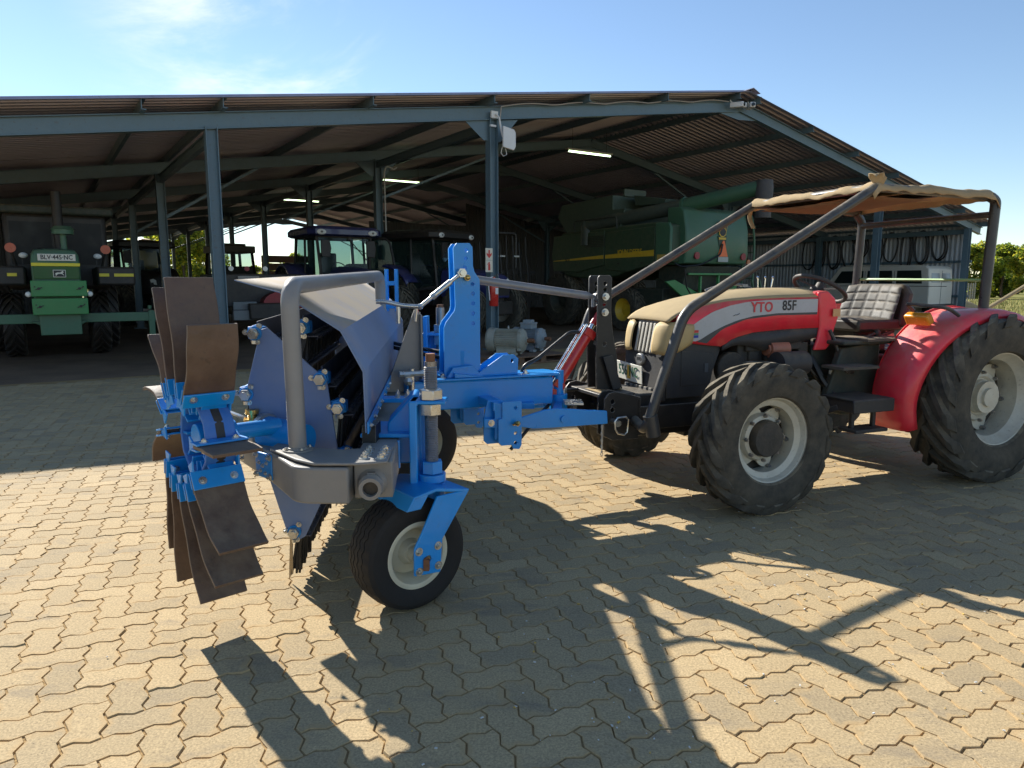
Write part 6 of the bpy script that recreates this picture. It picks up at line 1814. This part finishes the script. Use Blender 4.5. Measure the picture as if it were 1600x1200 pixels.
# rear hood, bulging
secs = []
for x, k in ((.42, .9), (.55, 1.0), (1.7, 1.05), (2.85, 1.0), (3.02, .9)):
    secs.append([Vector((x, -y * k + .25, z)) for y, z in ((0, 1.92), (.42, 1.95), (.50, 2.2), (.46, 2.9), (.34, 3.38), (.2, 3.48), (-.3, 3.5), (-.3, 1.92))])
mb = MB(); mb.loft(secs); rh = obj('rear_hood', mb, G2, t, bevel=.03)
mb = MB(); mb.prism([(-.15, .27), (.15, .27), (.27, .15), (.20, -.20), (.08, -.28), (-.08, -.28), (-.20, -.20), (-.27, .15)], (1.80, -.262, 2.93), (.72, 0, 0), (0, 0, .85), (0, -.01, 0)); em = obj('emblem', mb, YELLOW, rh, bevel=.004)
mb = MB(); mb.prism([(-.13, .235), (.13, .235), (.235, .13), (.17, -.17), (.06, -.245), (-.06, -.245), (-.17, -.17), (-.235, .13)], (1.80, -.2725, 2.93), (.72, 0, 0), (0, 0, .85), (0, -.004, 0)); obj('emblem', mb, LETBLK, rh)
mb = MB(); mb.prism([(x * 2.3, y * 2.3) for x, y in DEER], (1.80, -.277, 2.94), (.78, 0, 0), (0, 0, .95), (0, -.004, 0)); obj('emblem', mb, YELLOW, rh, smooth=0)
mb = MB(); mb.prism([(-.22, .22), (.22, .22), (.16, -.12), (0, -.25), (-.16, -.12)], (1.80, -.262, 2.50), (.8, 0, 0), (0, 0, 1), (0, -.006, 0)); obj('badge_sticker', mb, paint('dark_green_badge', (.015, .035, .015), .5), rh)
mb = MB(); mb.box((1.80, -.27, 2.65), (.30, .006, .06)); obj('badge_band', mb, YELLOW, rh)
mb = MB(); mb.prism([(-.24, -.21), (.30, -.21), (.10, .23), (.02, .23)], (1.80, -.272, 2.36), (.8, 0, 0), (0, 0, 1), (0, -.006, 0)); obj('slow_vehicle_triangle', mb, SMV, rh, smooth=0)
mb = MB(); mb.box((1.86, -.27, 2.07), (.42, .01, .14)); obj('number_plate', mb, paint('faded_plate', (.40, .42, .38), .5), rh)
for x in (.78, 2.72):
    mb = MB(); mb.cyl((x, -.25, 2.16), (x, -.29, 2.16), .10, n=16); obj('tail_lamp', mb, BARNRED, rh)
mb = MB(); mb.box((3.1, -.15, 2.02), (.12, .05, .13)); obj('marker_lamp', mb, paint('dull_orange', (.5, .16, .06), .4), rh)
mb = MB(); mb.box((-.005, .30, 2.11), (.01, .32, .16)); obj('warning_sticker', mb, paint('striped_sticker', (.50, .33, .08), .5), t)
# grain tank and unloading tube
mb = MB(); mb.prism([(2.4, 3.05), (2.2, 3.60), (2.75, 3.62), (2.75, 4.05), (5.3, 3.95), (5.5, 3.55), (5.0, 3.0)], (.35, 0, 0), (0, 1, 0), (0, 0, 1), (2.6, 0, 0)); obj('grain_tank', mb, paint('grey_green_tank', (.05, .085, .065), .5, .1, dust=.3), t, bevel=.02)
mb = MB(); mb.box((1.2, 2.7, 4.14), (.9, .06, .22)); mb.prism([(-.3, 0), (1.6, 0), (1.5, -.14), (-.2, -.30)], (.9, 2.2, 4.0), (0, -.7, -.12), (0, 0, 1), (1.8, 0, 0)); obj('tank_extension', mb, bpy.data.materials['grey_green_tank'], t, bevel=.01)
ut0, ut1, ut2 = Vector((.15, 3.7, 3.18)), Vector((.95, .4, 3.56)), Vector((1.62, -1.75, 3.90))
mb = MB(); mb.cyl(ut0, ut1, .20, n=22); mb.sphere(ut0, .22, 14); mb.cyl(ut0, ut0 - ZV * .6, .20, n=16); ut = obj('unloading_tube', mb, paint('grey_green_tube', (.045, .065, .055), .5, .1, dust=.3), t)
mb = MB(); mb.cyl(ut1, ut2, .20, n=22); mb.sphere(ut2, .205, 14); obj('unloading_tube', mb, G2, t)
mb = MB(); mb.cyl(ut1 - (ut1 - ut0).normalized() * .04, ut1 + (ut1 - ut0).normalized() * .04, .235, n=22); obj('tube_flange', mb, G2, ut)
mb = MB(); dn = (ut2 - ut1).normalized(); mb.loft([[ut2 + Vector((.22 * cos(a) * w - .03, .22 * sin(a) * w, -z)) for a in [2 * pi * k / 16 for k in range(16)]] for z, w in ((-.16, .95), (.05, 1.05), (.3, 1.0), (.55, .95), (.80, .88))]); obj('rubber_spout', mb, paint('grey_rubber_spout', (.05, .05, .055), .6, .2, dust=.5), t)
mb = MB()
for k in range(7): mb.box((.04, 3.2 + .0, 2.52 + k * .05), (.02, .9, .022))
obj('side_louvres', mb, CABDARK, t)['kind'] = 'stuff'
mb = MB(); mb.tube(bend_path([(.05, 2.2, 3.0), (.02, 2.2, 3.35), (.02, 4.2, 3.35), (.05, 4.2, 3.0)], .1), .022, 6); obj('hand_rail', mb, DKGREEN, t)
for y_ in (1.1, 2.1, 3.1, 4.1):
    mb = MB(); mb.box((.038, y_, 1.98), (.02, .09, .035)); obj('panel_latch', mb, CABDARK, t)
# chopper, chutes and frame below the hood
mb = MB(); mb.prism([(.0, 1.88), (1.1, 1.90), (1.1, 1.55), (.2, 1.2)], (.7, 0, 0), (0, 1, 0), (0, 0, 1), (2.2, 0, 0)); mb.box((1.8, .9, 1.3), (2.0, .8, .5)); mb.box((1.7, 2.2, .95), (2.4, 3.0, .6)); obj('chopper', mb, DKGREEN, t, bevel=.02)
mb = MB(); mb.prism([(0, 1.45), (.35, 1.50), (1.9, .9), (1.9, .70), (1.2, .70)], (0, .10, 0), (1, 0, 0), (0, 0, 1), (0, .08, 0)); mb.prism([(2.9, 1.5), (3.1, 1.5), (2.6, .75), (2.4, .75)], (0, .1, 0), (1, 0, 0), (0, 0, 1), (0, .08, 0)); mb.bar((1.25, .0, .8), (1.25, .0, 1.6), .08, .06); mb.bar((2.0, .0, .8), (2.0, .0, 1.7), .08, .06); mb.cyl((2.1, -.02, 1.25), (2.5, -.02, 1.15), .13, n=14); mb.box((1.6, -.05, 1.66), (1.8, .05, .06))
obj('chute', mb, JDGREEN2, t, bevel=.01)
mb = MB(); mb.tube(bend_path([(.1, -.1, 1.95), (.25, -.2, 1.85), (.9, -.3, 1.9), (1.7, -.32, 2.2), (1.78, -.3, 2.5)], .2), .022, 6); mb.tube([(.5, -.1, 1.8), (.6, -.1, 1.3), (.9, -.1, .95), (1.5, -.1, .9)], .02, 6); obj('drooping_hose', mb, HOSE, t)
# rear ladder on the far corner
mb = MB()
for yy in (-.15, .25): mb.tube(bend_path([(3.35, yy, 1.2), (3.35, yy, 2.6), (3.2, yy, 3.3), (3.0, yy, 3.5)], .2), .035, 6)
for k in range(8): mb.bar((3.35, -.15, 1.3 + .25 * k), (3.35, .25, 1.3 + .25 * k), .03, .03)
mb.bar((3.5, -.3, .5), (3.1, -.3, 1.5), .06, .04); mb.bar((3.85, -.3, .5), (3.45, -.3, 1.5), .06, .04)
mb.prism([(0, 1.95), (.5, 1.95), (.45, 3.0), (.2, 3.45), (0, 3.5)], (3.05, .3, 0), (.9, 0, 0), (0, 0, 1), (0, .5, 0))
obj('rear_ladder', mb, G2, t)
far_tyre(t, (.28, 5.0, .86), .86, .62, .42, DKGREEN, 22); far_tyre(t, (3.0, 5.0, .86), .86, .62, .42, YELLOW, 22)
far_tyre(t, (.30, 1.95, .62), .62, .45, .34, YELLOW, 18); far_tyre(t, (2.9, 1.95, .62), .62, .45, .34, YELLOW, 18)

# planter with seed tubes in the dark behind
t = thing('seed_planter', 'dark planter frame with hanging tubes and small lamps in the deep shade', 'planter', S(12.6, 19.6, 0), SHED_ANG)
mb = MB(); mb.box((0, 0, 1.75), (2.6, .12, .12)); mb.box((0, 0, .9), (2.8, .2, .15))
for k in range(3): mb.bar((-1.0 + k, 0, .05), (-1.0 + k, 0, 1.8), .1, .1)
obj('planter_frame', mb, CABDARK, t)
mb = MB()
for k in range(8):
    x = -.9 + k * .25
    mb.tube([(x, -.06, 2.9 if k % 3 else 2.7), (x, -.1, 2.3), (x + .05 * sin(k), -.16, 1.9), (x + .1, -.1, 1.1)], .018, 5)
mb.tube(bend_path([(-.4, -.05, 1.9), (-.4, -.05, 3.0), (.5, -.05, 3.0), (.5, -.05, 1.9)], .12), .03, 6); obj('seed_tube', mb, paint('dull_grey_tube', (.10, .10, .10), .5), t)
mb = MB()
for k, w in enumerate((.10, .22, .18, .0, .2)):
    if w: mb.box((-.62 + k * .27, -.14, 2.26), (w, .03, .05))
obj('lamp_bar', mb, LAMPW, t)
mb = MB(); mb.add([(.25, -.3, .35), (.75, -.3, .75), (.25, -.3, .80)], [(0, 1, 2)]); obj('red_panel', mb, BARNRED, t, solid=.01, smooth=0)

# off-white estate car by the right wall
t = thing('utility_wagon', 'off-white boxy utility wagon by the right-hand shed wall', 'wagon', S(27.0, 13.35, 0), SHED_ANG)
t.scale = (1, 1.2, 1)
W_, L_ = 1.72, 4.6
prof = [(0, .50), (0, 1.30), (.05, 1.92), (.16, 2.02), (2.75, 2.05), (2.95, 2.0), (3.38, 1.36), (4.5, 1.24), (4.62, 1.1), (4.62, .50), (4.25, .5), (4.1, .85), (3.6, .85), (3.45, .5), (1.4, .5), (1.25, .85), (.75, .85), (.6, .5)]
mb = MB(); mb.prism(prof, (0, 0, 0), (0, 1, 0), (0, 0, 1), (W_, 0, 0)); bd = obj('wagon_body', mb, CARWH, t, bevel=.03)
for y0, y1, z0, z1 in ((.22, 1.02, 1.38, 1.86), (1.12, 1.98, 1.38, 1.86)):
    for x in (-.004, W_ - .006):
        mb = MB(); mb.prism([(y0, z0), (y1, z0), (y1 - .02, z1), (y0 + .05, z1)], (x, 0, 0), (0, 1, 0), (0, 0, 1), (.01, 0, 0)); obj('side_window', mb, DKGLASS, t, bevel=.002)
for x in (-.004, W_ - .006):
    mb = MB(); mb.prism([(2.10, 1.38), (3.15, 1.38), (2.86, 1.86), (2.10, 1.86)], (x, 0, 0), (0, 1, 0), (0, 0, 1), (.01, 0, 0)); obj('front_side_window', mb, DKGLASS, t, bevel=.002)
for x in (.16, .94):
    mb = MB(); mb.prism([(x, 1.42), (x + .62, 1.42), (x + .60, 1.82), (x + .02, 1.82)], (0, .028, 0), (1, 0, 0), (0, .12, 1), (0, -.012, 0)); mb.v = [p + Vector((0, -.19, 0)) for p in mb.v]; obj('rear_window', mb, paint('pale_window', (.30, .31, .30), .15, .05) if x < .5 else bpy.data.materials['pale_window'], t, bevel=.003)
mb = MB(); mb.add([(.12, 3.36, 1.40), (W_ - .12, 3.36, 1.40), (W_ - .2, 2.99, 1.95), (.2, 2.99, 1.95)], [(0, 1, 2, 3)]); obj('windscreen', mb, DKGLASS, t, smooth=0)
mb = MB(); mb.box((W_ / 2, -.03, .56), (W_, .12, .14)); mb.box((W_ / 2, 4.68, .58), (W_, .14, .16)); obj('bumper', mb, CABDARK, t, bevel=.02)
mb = MB()
for y in (2.04, 1.08): mb.box((-.003, y, 1.2), (.006, .012, 1.3))
mb.box((-.003, 1.5, 1.28), (.008, 4.0, .02)); mb.box((W_ / 2, -.003, 1.2), (.012, .006, 1.3)); obj('panel_gap', mb, paint('dark_gap_strip', (.05, .05, .045), .7), t)  # dark strips along the door and tailgate gaps
mb = MB(); mb.bar((.02, .1, 2.03), (.02, 2.7, 2.07), .03, .03); mb.bar((W_ - .02, .1, 2.03), (W_ - .02, 2.7, 2.07), .03, .03); obj('roof_gutter', mb, CARWH, t)
for x in (.1, W_ - .1):
    for y in (1.0, 3.85):
        mb = MB(); mb.lathe([(.20, -.10), (.33, -.11), (.37, -.07), (.37, .07), (.33, .11), (.20, .10)], (x, y, .37), (1, 0, 0), 28); w_ = obj('tyre', mb, TYRE, t)
        mb = MB(); mb.lathe([(.20, -.10), (.17, -.06), (.0, -.07)], (x, y, .37), (1, 0, 0), 20); mb.lathe([(.20, .10), (.17, .06), (.0, .07)], (x, y, .37), (1, 0, 0), 20); obj('rim', mb, SILVER, w_)

# electric motors on a pallet of planks
pal = thing('pallet', 'low weathered wooden pallet under the two electric motors', 'pallet', S(7.25, 10.85, 0), SHED_ANG + radians(6))
mb = MB(); mb.box((0, 0, 0), (1.75, .105, .022)); plank_me = mb.mesh('plank', smooth=0); plank_me.materials.append(WOOD)
for k in range(8): share('plank', plank_me, pal, Matrix.Translation((random.uniform(-.02, .02), -.49 + k * .14, .125)) @ Matrix.Rotation(random.uniform(-.015, .015), 4, 'Z'))
for k in range(6): share('plank', plank_me, pal, Matrix.Translation((random.uniform(-.02, .02), -.49 + k * .196, .012)))
mb = MB(); mb.box((0, 0, 0), (.12, 1.0, .09)); blk = mb.mesh('bearer', smooth=0); blk.materials.append(WOOD)
for x in (-.78, -.26, .26, .78): share('bearer', blk, pal, Matrix.Translation((x, 0, .068)))
def motor(label, loc, rot, m, R, L, box_top, eye, sc=1.0):
    t = thing('electric_motor', label, 'motor', loc, rot, 'electric motors on the pallet')
    zc = R + .05
    mb = MB(); mb.cyl((-L * .36, 0, zc), (L * .36, 0, zc), R * .86, n=32); b = obj('motor_body', mb, m, t)
    mb = MB()
    for k in range(36):
        a = 2 * pi * k / 36
        n_ = Vector((0, cos(a), sin(a)))
        c = Vector((0, 0, zc)) + n_ * R * .90
        mb.bar(c - Vector((L * .34, 0, 0)), c + Vector((L * .34, 0, 0)), .006, R * .13, up=n_)
    obj('cooling_fins', mb, m, b, smooth=0)
    mb = MB(); mb.lathe([(R * .86, L * .34), (R * 1.0, L * .35), (R * 1.0, L * .43), (R * .8, L * .5), (R * .35, L * .53), (R * .3, L * .57), (0, L * .57)], (0, 0, zc), (1, 0, 0), 32)
    for k in range(4):
        a = pi / 4 + k * pi / 2; mb.box((L * .39, R * .98 * cos(a), zc + R * .98 * sin(a)), (.06, .05, .05))
    obj('end_bell', mb, m, t)
    mb = MB(); mb.lathe([(R * .86, L * .34), (R * 1.02, L * .35), (R * 1.04, L * .56), (R * .9, L * .62), (0, L * .62)], (0, 0, zc), (-1, 0, 0), 32); obj('fan_cover', mb, m, t)
    mb = MB(); mb.cyl((L * .55, 0, zc), (L * .78, 0, zc), R * .17, n=16); mb.box((L * .68, 0, zc + R * .17), (L * .14, .02, .012)); obj('shaft', mb, RUST, t)
    mb = MB()
    for s in (-1, 1):
        for x in (-L * .25, L * .25): mb.box((x, s * R * .75, .03), (.09, .14, .05))
        mb.box((0, s * R * .65, .12), (L * .6, .03, .18))
    obj('foot', mb, m, t, bevel=.006)
    if box_top:
        mb = MB(); mb.box((-L * .05, 0, zc + R * 1.12), (L * .42, R * 1.2, R * .5)); mb.box((-L * .05, 0, zc + R * 1.42), (L * .46, R * 1.28, .03)); mb.box((-L * .05, 0, zc + R * 1.6), (L * .30, R * .8, R * .3)); obj('terminal_box', mb, m, t, bevel=.01)
    if eye:
        mb = MB(); mb.tube([Vector((0, .025 * cos(a), zc + R * 1.08 + .025 * sin(a))) for a in [2 * pi * k / 12 for k in range(12)]], .009, 6, closed=True); mb.cyl((0, 0, zc + R * .9), (0, 0, zc + R * 1.0), .016, n=8); obj('lifting_eye', mb, ZINC, t)
    return t
motor('cream-grey electric motor with a rusty shaft lying nearer on the pallet', S(7.02, 10.72, .137), SHED_ANG - radians(50), MOTORG, .215, .62, False, True)
motor('dull blue-grey electric motor with a terminal box on top, further back on the pallet', S(7.72, 11.05, .137), SHED_ANG - radians(62), MOTORB, .20, .56, True, False)

# yellow tank trailer far out beyond the shed
t = thing('tank_trailer', 'sunlit yellow tank trailer beyond the shed posts', 'trailer', S(6.3, 55.5, 0), SHED_ANG)
t.scale = (1.15, 1.15, 1.38)
mb = MB(); mb.sphere((0, 0, 2.35), 1.0, 20, (1.0, 1.6, .85)); obj('tank', mb, YELLOW, t)
mb = MB(); mb.box((0, 0, 1.3), (1.6, 3.2, .3)); mb.box((0.1, -1.55, 2.75), (.35, .3, .6)); mb.box((0, 0, .7), (1.0, 2.0, 1.0)); obj('trailer_frame', mb, CABDARK, t)
for s in (-1, 1): far_tyre(t, (s * .95, 0, .55), .55, .4, .3, CABDARK, 16)

# loose item: slatted grey gate at the far end
t = thing('slatted_gate', 'grey boarded gate at the far end of the shed beside the blue cab', 'gate', S(14.9, 51.3, 0), SHED_ANG)
t.scale = (1, 1, 1.4)
mb = MB(); mb.box((0, 0, 0), (3.6, .05, .34)); bm_ = mb.mesh('board', smooth=0); bm_.materials.append(paint('grey_board', (.16, .13, .11), .7, .2))
for k in range(6): share('board', bm_, t, Matrix.Translation((0, 0, .25 + k * .38)))
mb = MB()
for x in (-1.7, 0, 1.7): mb.box((x, .06, 1.15), (.1, .08, 2.3))
obj('gate_post', mb, CABDARK, t)
# ------------------------------------------------------------------ trees, hedge line, fence, far things
LEAFS = []
for nm, c in (('leaf_bright', (.20, .21, .03)), ('leaf_mid', (.12, .155, .025)), ('leaf_dark', (.06, .09, .018)), ('leaf_yellow', (.30, .25, .035))):
    m = paint(nm, c, .6, .25, scale=1.2)
    b = m.node_tree.nodes['Principled BSDF']
    tr = m.node_tree.nodes.new('ShaderNodeBsdfTranslucent'); mx = m.node_tree.nodes.new('ShaderNodeMixShader')
    tr.inputs['Color'].default_value = (min(1, c[0] * 2.8), min(1, c[1] * 2.7), c[2] * 1.7, 1); mx.inputs['Fac'].default_value = .62
    l = m.node_tree.links
    l.new(b.outputs['BSDF'], mx.inputs[1]); l.new(tr.outputs['BSDF'], mx.inputs[2]); l.new(mx.outputs['Shader'], m.node_tree.nodes['Material Output'].inputs['Surface'])
    LEAFS.append(m)
BARK = paint('brown_bark', (.09, .06, .04), .9, .3, scale=8, bump=.3)
def make_tree(name, seed, h, spread, leaves, mats, leaf=.15, low=.04):
    r_ = random.Random(seed)
    t = bpy.data.objects.new(name, None); coll.objects.link(t)
    mb = MB()
    mb.tube([(0, 0, -.1), (.04 * h * r_.uniform(-1, 1), .02 * h, .25 * h), (.05 * h * r_.uniform(-1, 1), 0, .55 * h), (.03 * h, .02 * h, .8 * h)], [.032 * h, .026 * h, .016 * h, .006 * h], 8)
    clumps = []
    for k in range(26):
        a = r_.uniform(0, 2 * pi); z = h * (low + (.97 - low) * r_.random() ** .85)
        prof_ = sin(pi * min(1, max(.05, (z / h - low + .12) / (1.1 - low)))) ** .6
        d = spread * prof_ * r_.uniform(.25, .95)
        c = Vector((d * cos(a), d * sin(a), z))
        clumps.append((c, h * r_.uniform(.10, .17)))
        if k < 9: mb.tube([(0, 0, z * .55), (c.x * .5, c.y * .5, z * .8), tuple(c)], [.010 * h, .007 * h, .003 * h], 5)
    tk = obj('trunk', mb, BARK, t)
    mb = MB()
    for k in range(leaves):
        c, rad = r_.choice(clumps)
        q = Vector((r_.gauss(0, 1), r_.gauss(0, 1), r_.gauss(0, .8)))
        q = q.normalized() * rad * r_.uniform(.3, 1.1) ** .6
        p = c + q
        s_ = leaf * r_.uniform(.6, 1.3)
        ax1 = Vector((r_.gauss(0, 1), r_.gauss(0, 1), r_.gauss(0, .6))).normalized(); ax2 = ax1.cross(Vector((r_.gauss(0, 1), r_.gauss(0, 1), r_.gauss(0, 1)))).normalized()
        mb.cur = r_.choices(range(len(mats)), (4, 4, 3, 2)[:len(mats)])[0]
        mb.add([p - ax1 * s_, p + ax2 * s_ * .5, p + ax1 * s_, p - ax2 * s_ * .5], [(0, 1, 2, 3)])
    me = mb.mesh('crown', smooth=0, weld=False)
    for m in mats: me.materials.append(m)
    o = bpy.data.objects.new('crown', me); coll.objects.link(o); o.parent = t
    return t
protos = [make_tree('bushy_tree', 5, 4.6, 2.1, 8200, LEAFS), make_tree('bushy_tree', 8, 4.0, 2.0, 7600, [LEAFS[1], LEAFS[2], LEAFS[0]]), make_tree('bushy_tree', 13, 5.2, 2.4, 8600, [LEAFS[1], LEAFS[0], LEAFS[2], LEAFS[3]])]
used = [False] * 3
def tree_at(x, y, k, sc_, rz, label, group):
    if used[k]: o = copy_tree(protos[k])
    else: o = protos[k]; used[k] = True
    o.location = (x, y, -.03); o.rotation_euler = (0, 0, rz); o.scale = (sc_, sc_, sc_)
    tag(o, label, 'tree', group)
tr_ = random.Random(4)
G1 = 'bushy trees along the field fence'
for px_, Y, k, sc_, lab in ((1522, 62, 0, .98, 'yellow-green bushy tree just right of the shed corner post'), (1567, 66, 1, 1.12, 'green bushy tree behind the canopy rear post, beyond the field'),
                            (1612, 60, 2, .86, 'bushy tree cut off by the right edge of the photo'), (1592, 84, 1, 1.2, 'smaller tree in the gap between the right-hand bushy trees')):
    p = P(px_, 440, Y); tree_at(p.x, p.y, k, sc_, tr_.uniform(0, 6), lab, G1)
for k, w_ in enumerate(('first', 'second', 'third', 'fourth')):
    p = P(1670 + k * 80, 440, 62 + tr_.uniform(-6, 10)); tree_at(p.x, p.y, k % 3, tr_.uniform(.85, 1.2), tr_.uniform(0, 6), w_ + ' bushy tree along the field fence past the right edge of the view', G1)
G2_ = 'trees beyond the far end of the shed'
for px_, Y, k, sc_, lab in ((216, 72, 0, 1.15, 'bright yellow-green tree at the far left opening of the shed'), (240, 84, 2, 1.25, 'tree above the yellow tank trailer beyond the shed'), (288, 80, 2, 1.55, 'tall tree behind the dark cab tractor, beyond the shed'),
                            (322, 84, 0, 1.6, 'tree right beside the front left post, beyond the shed'), (400, 120, 1, .95, 'low distant tree between the last shed posts'), (422, 130, 0, 1.0, 'small distant tree left of the grey boarded gate'), (462, 118, 2, 1.1, 'pale distant tree above the grey boarded gate')):
    p = P(px_, 440, Y); tree_at(p.x, p.y, k, sc_, tr_.uniform(0, 6), lab, G2_)
for k, w_ in enumerate(('nearest', 'second', 'third', 'farthest')):
    p = P(150 - k * 90, 440, 92 + k * 5); tree_at(p.x, p.y, k % 3, tr_.uniform(1.0, 1.4), tr_.uniform(0, 6), w_ + ' tree of the row hidden behind the left part of the shed', G2_)

# wire fence at the field edge and a heap of hay
t = thing('wire_fence', 'wire mesh field fence with thin posts right of the shed', 'fence', S(31, 15.5, 0), SHED_ANG)
mb = MB(); mb.cyl((0, 0, 0), (0, 0, 1.35), .035, n=8); fp = mb.mesh('fence_post'); fp.materials.append(paint('grey_fence_post', (.22, .21, .18), .7))
for k in range(14): share('fence_post', fp, t, Matrix.Translation((k * 2.4, k * .9, 0)))
mb = MB()
for z in (.2, .42, .64, .86, 1.08, 1.3): mb.bar((0, 0, z), (13 * 2.4, 13 * .9, z), .006, .006)
for k in range(120): mb.bar((k * .26, k * .0975, .2), (k * .26, k * .0975, 1.3), .004, .004)
obj('fence_wire', mb, paint('fence_wire_grey', (.2, .2, .18), .5, metal=.5), t, smooth=0)
mb = MB()
def heap(u, v):
    r = v * 1.3; a = 2 * pi * u
    p = Vector((r * cos(a) * 1.6, r * sin(a), max(0, .95 * (1 - v ** 1.5))))
    return p + Vector((0, 0, .08 * noise.noise(p * 3))) * (1 - v)
mb.grid(heap, 28, 10); o = obj('straw_heap', mb, paint('tan_straw', (.42, .30, .14), .9, .25, scale=9, bump=.5)); o.location = S(30.9, 14.6, -.02)
tag(o, 'small heap of tan straw at the foot of the shed corner', 'straw heap')
# low red-roofed farm buildings far off
t = thing('farm_building', 'low red-roofed building far beyond the shed, between two posts', 'building', P(408, 440, 150) * 1.0, .4)
t.location.z = 0
mb = MB(); mb.box((0, 0, 1.2), (9, 5, 2.4)); obj('wall', mb, paint('pale_brick_wall', (.35, .22, .16), .8), t)
mb = MB(); mb.prism([(-3, 2.4), (3, 2.4), (0, 3.9)], (-5, 0, 0), (0, 1, 0), (0, 0, 1), (10, 0, 0)); obj('roof', mb, paint('red_roof_sheet', (.36, .10, .06), .7), t, smooth=0)
mb = MB(); mb.box((-1.5, -2.52, 1.3), (1.2, .06, 1.0)); f_ = obj('window', mb, WHITE, t); mb = MB(); mb.box((-1.5, -2.56, 1.3), (1.0, .04, .85)); obj('pane', mb, DKGLASS, f_)
# dry grass tufts on the field's near edge
mb = MB(); gr = random.Random(31)
for k in range(5200):
    a = gr.uniform(34.8, 60); b = gr.uniform(4, 30)
    p = S(a, b, -.03)
    h_ = gr.uniform(.08, .34); q = Vector((gr.uniform(-.1, .1), gr.uniform(-.1, .1), h_)); w_ = Vector((gr.uniform(-1, 1), gr.uniform(-1, 1), 0)).normalized() * .02
    mb.cur = 0 if gr.random() < .6 else 1
    mb.add([p - w_, p + w_, p + q], [(0, 1, 2)])
o = obj('grass_tufts', mb, [paint('dry_straw_blade', (.36, .29, .10), .8), paint('green_blade', (.16, .19, .04), .8)], smooth=0)
tag(o, 'dry grass tufts on the field right of the shed', 'grass'); o['kind'] = 'stuff'
# dusty pole leaning out behind the tractor fender is part of the tractor; nothing more here
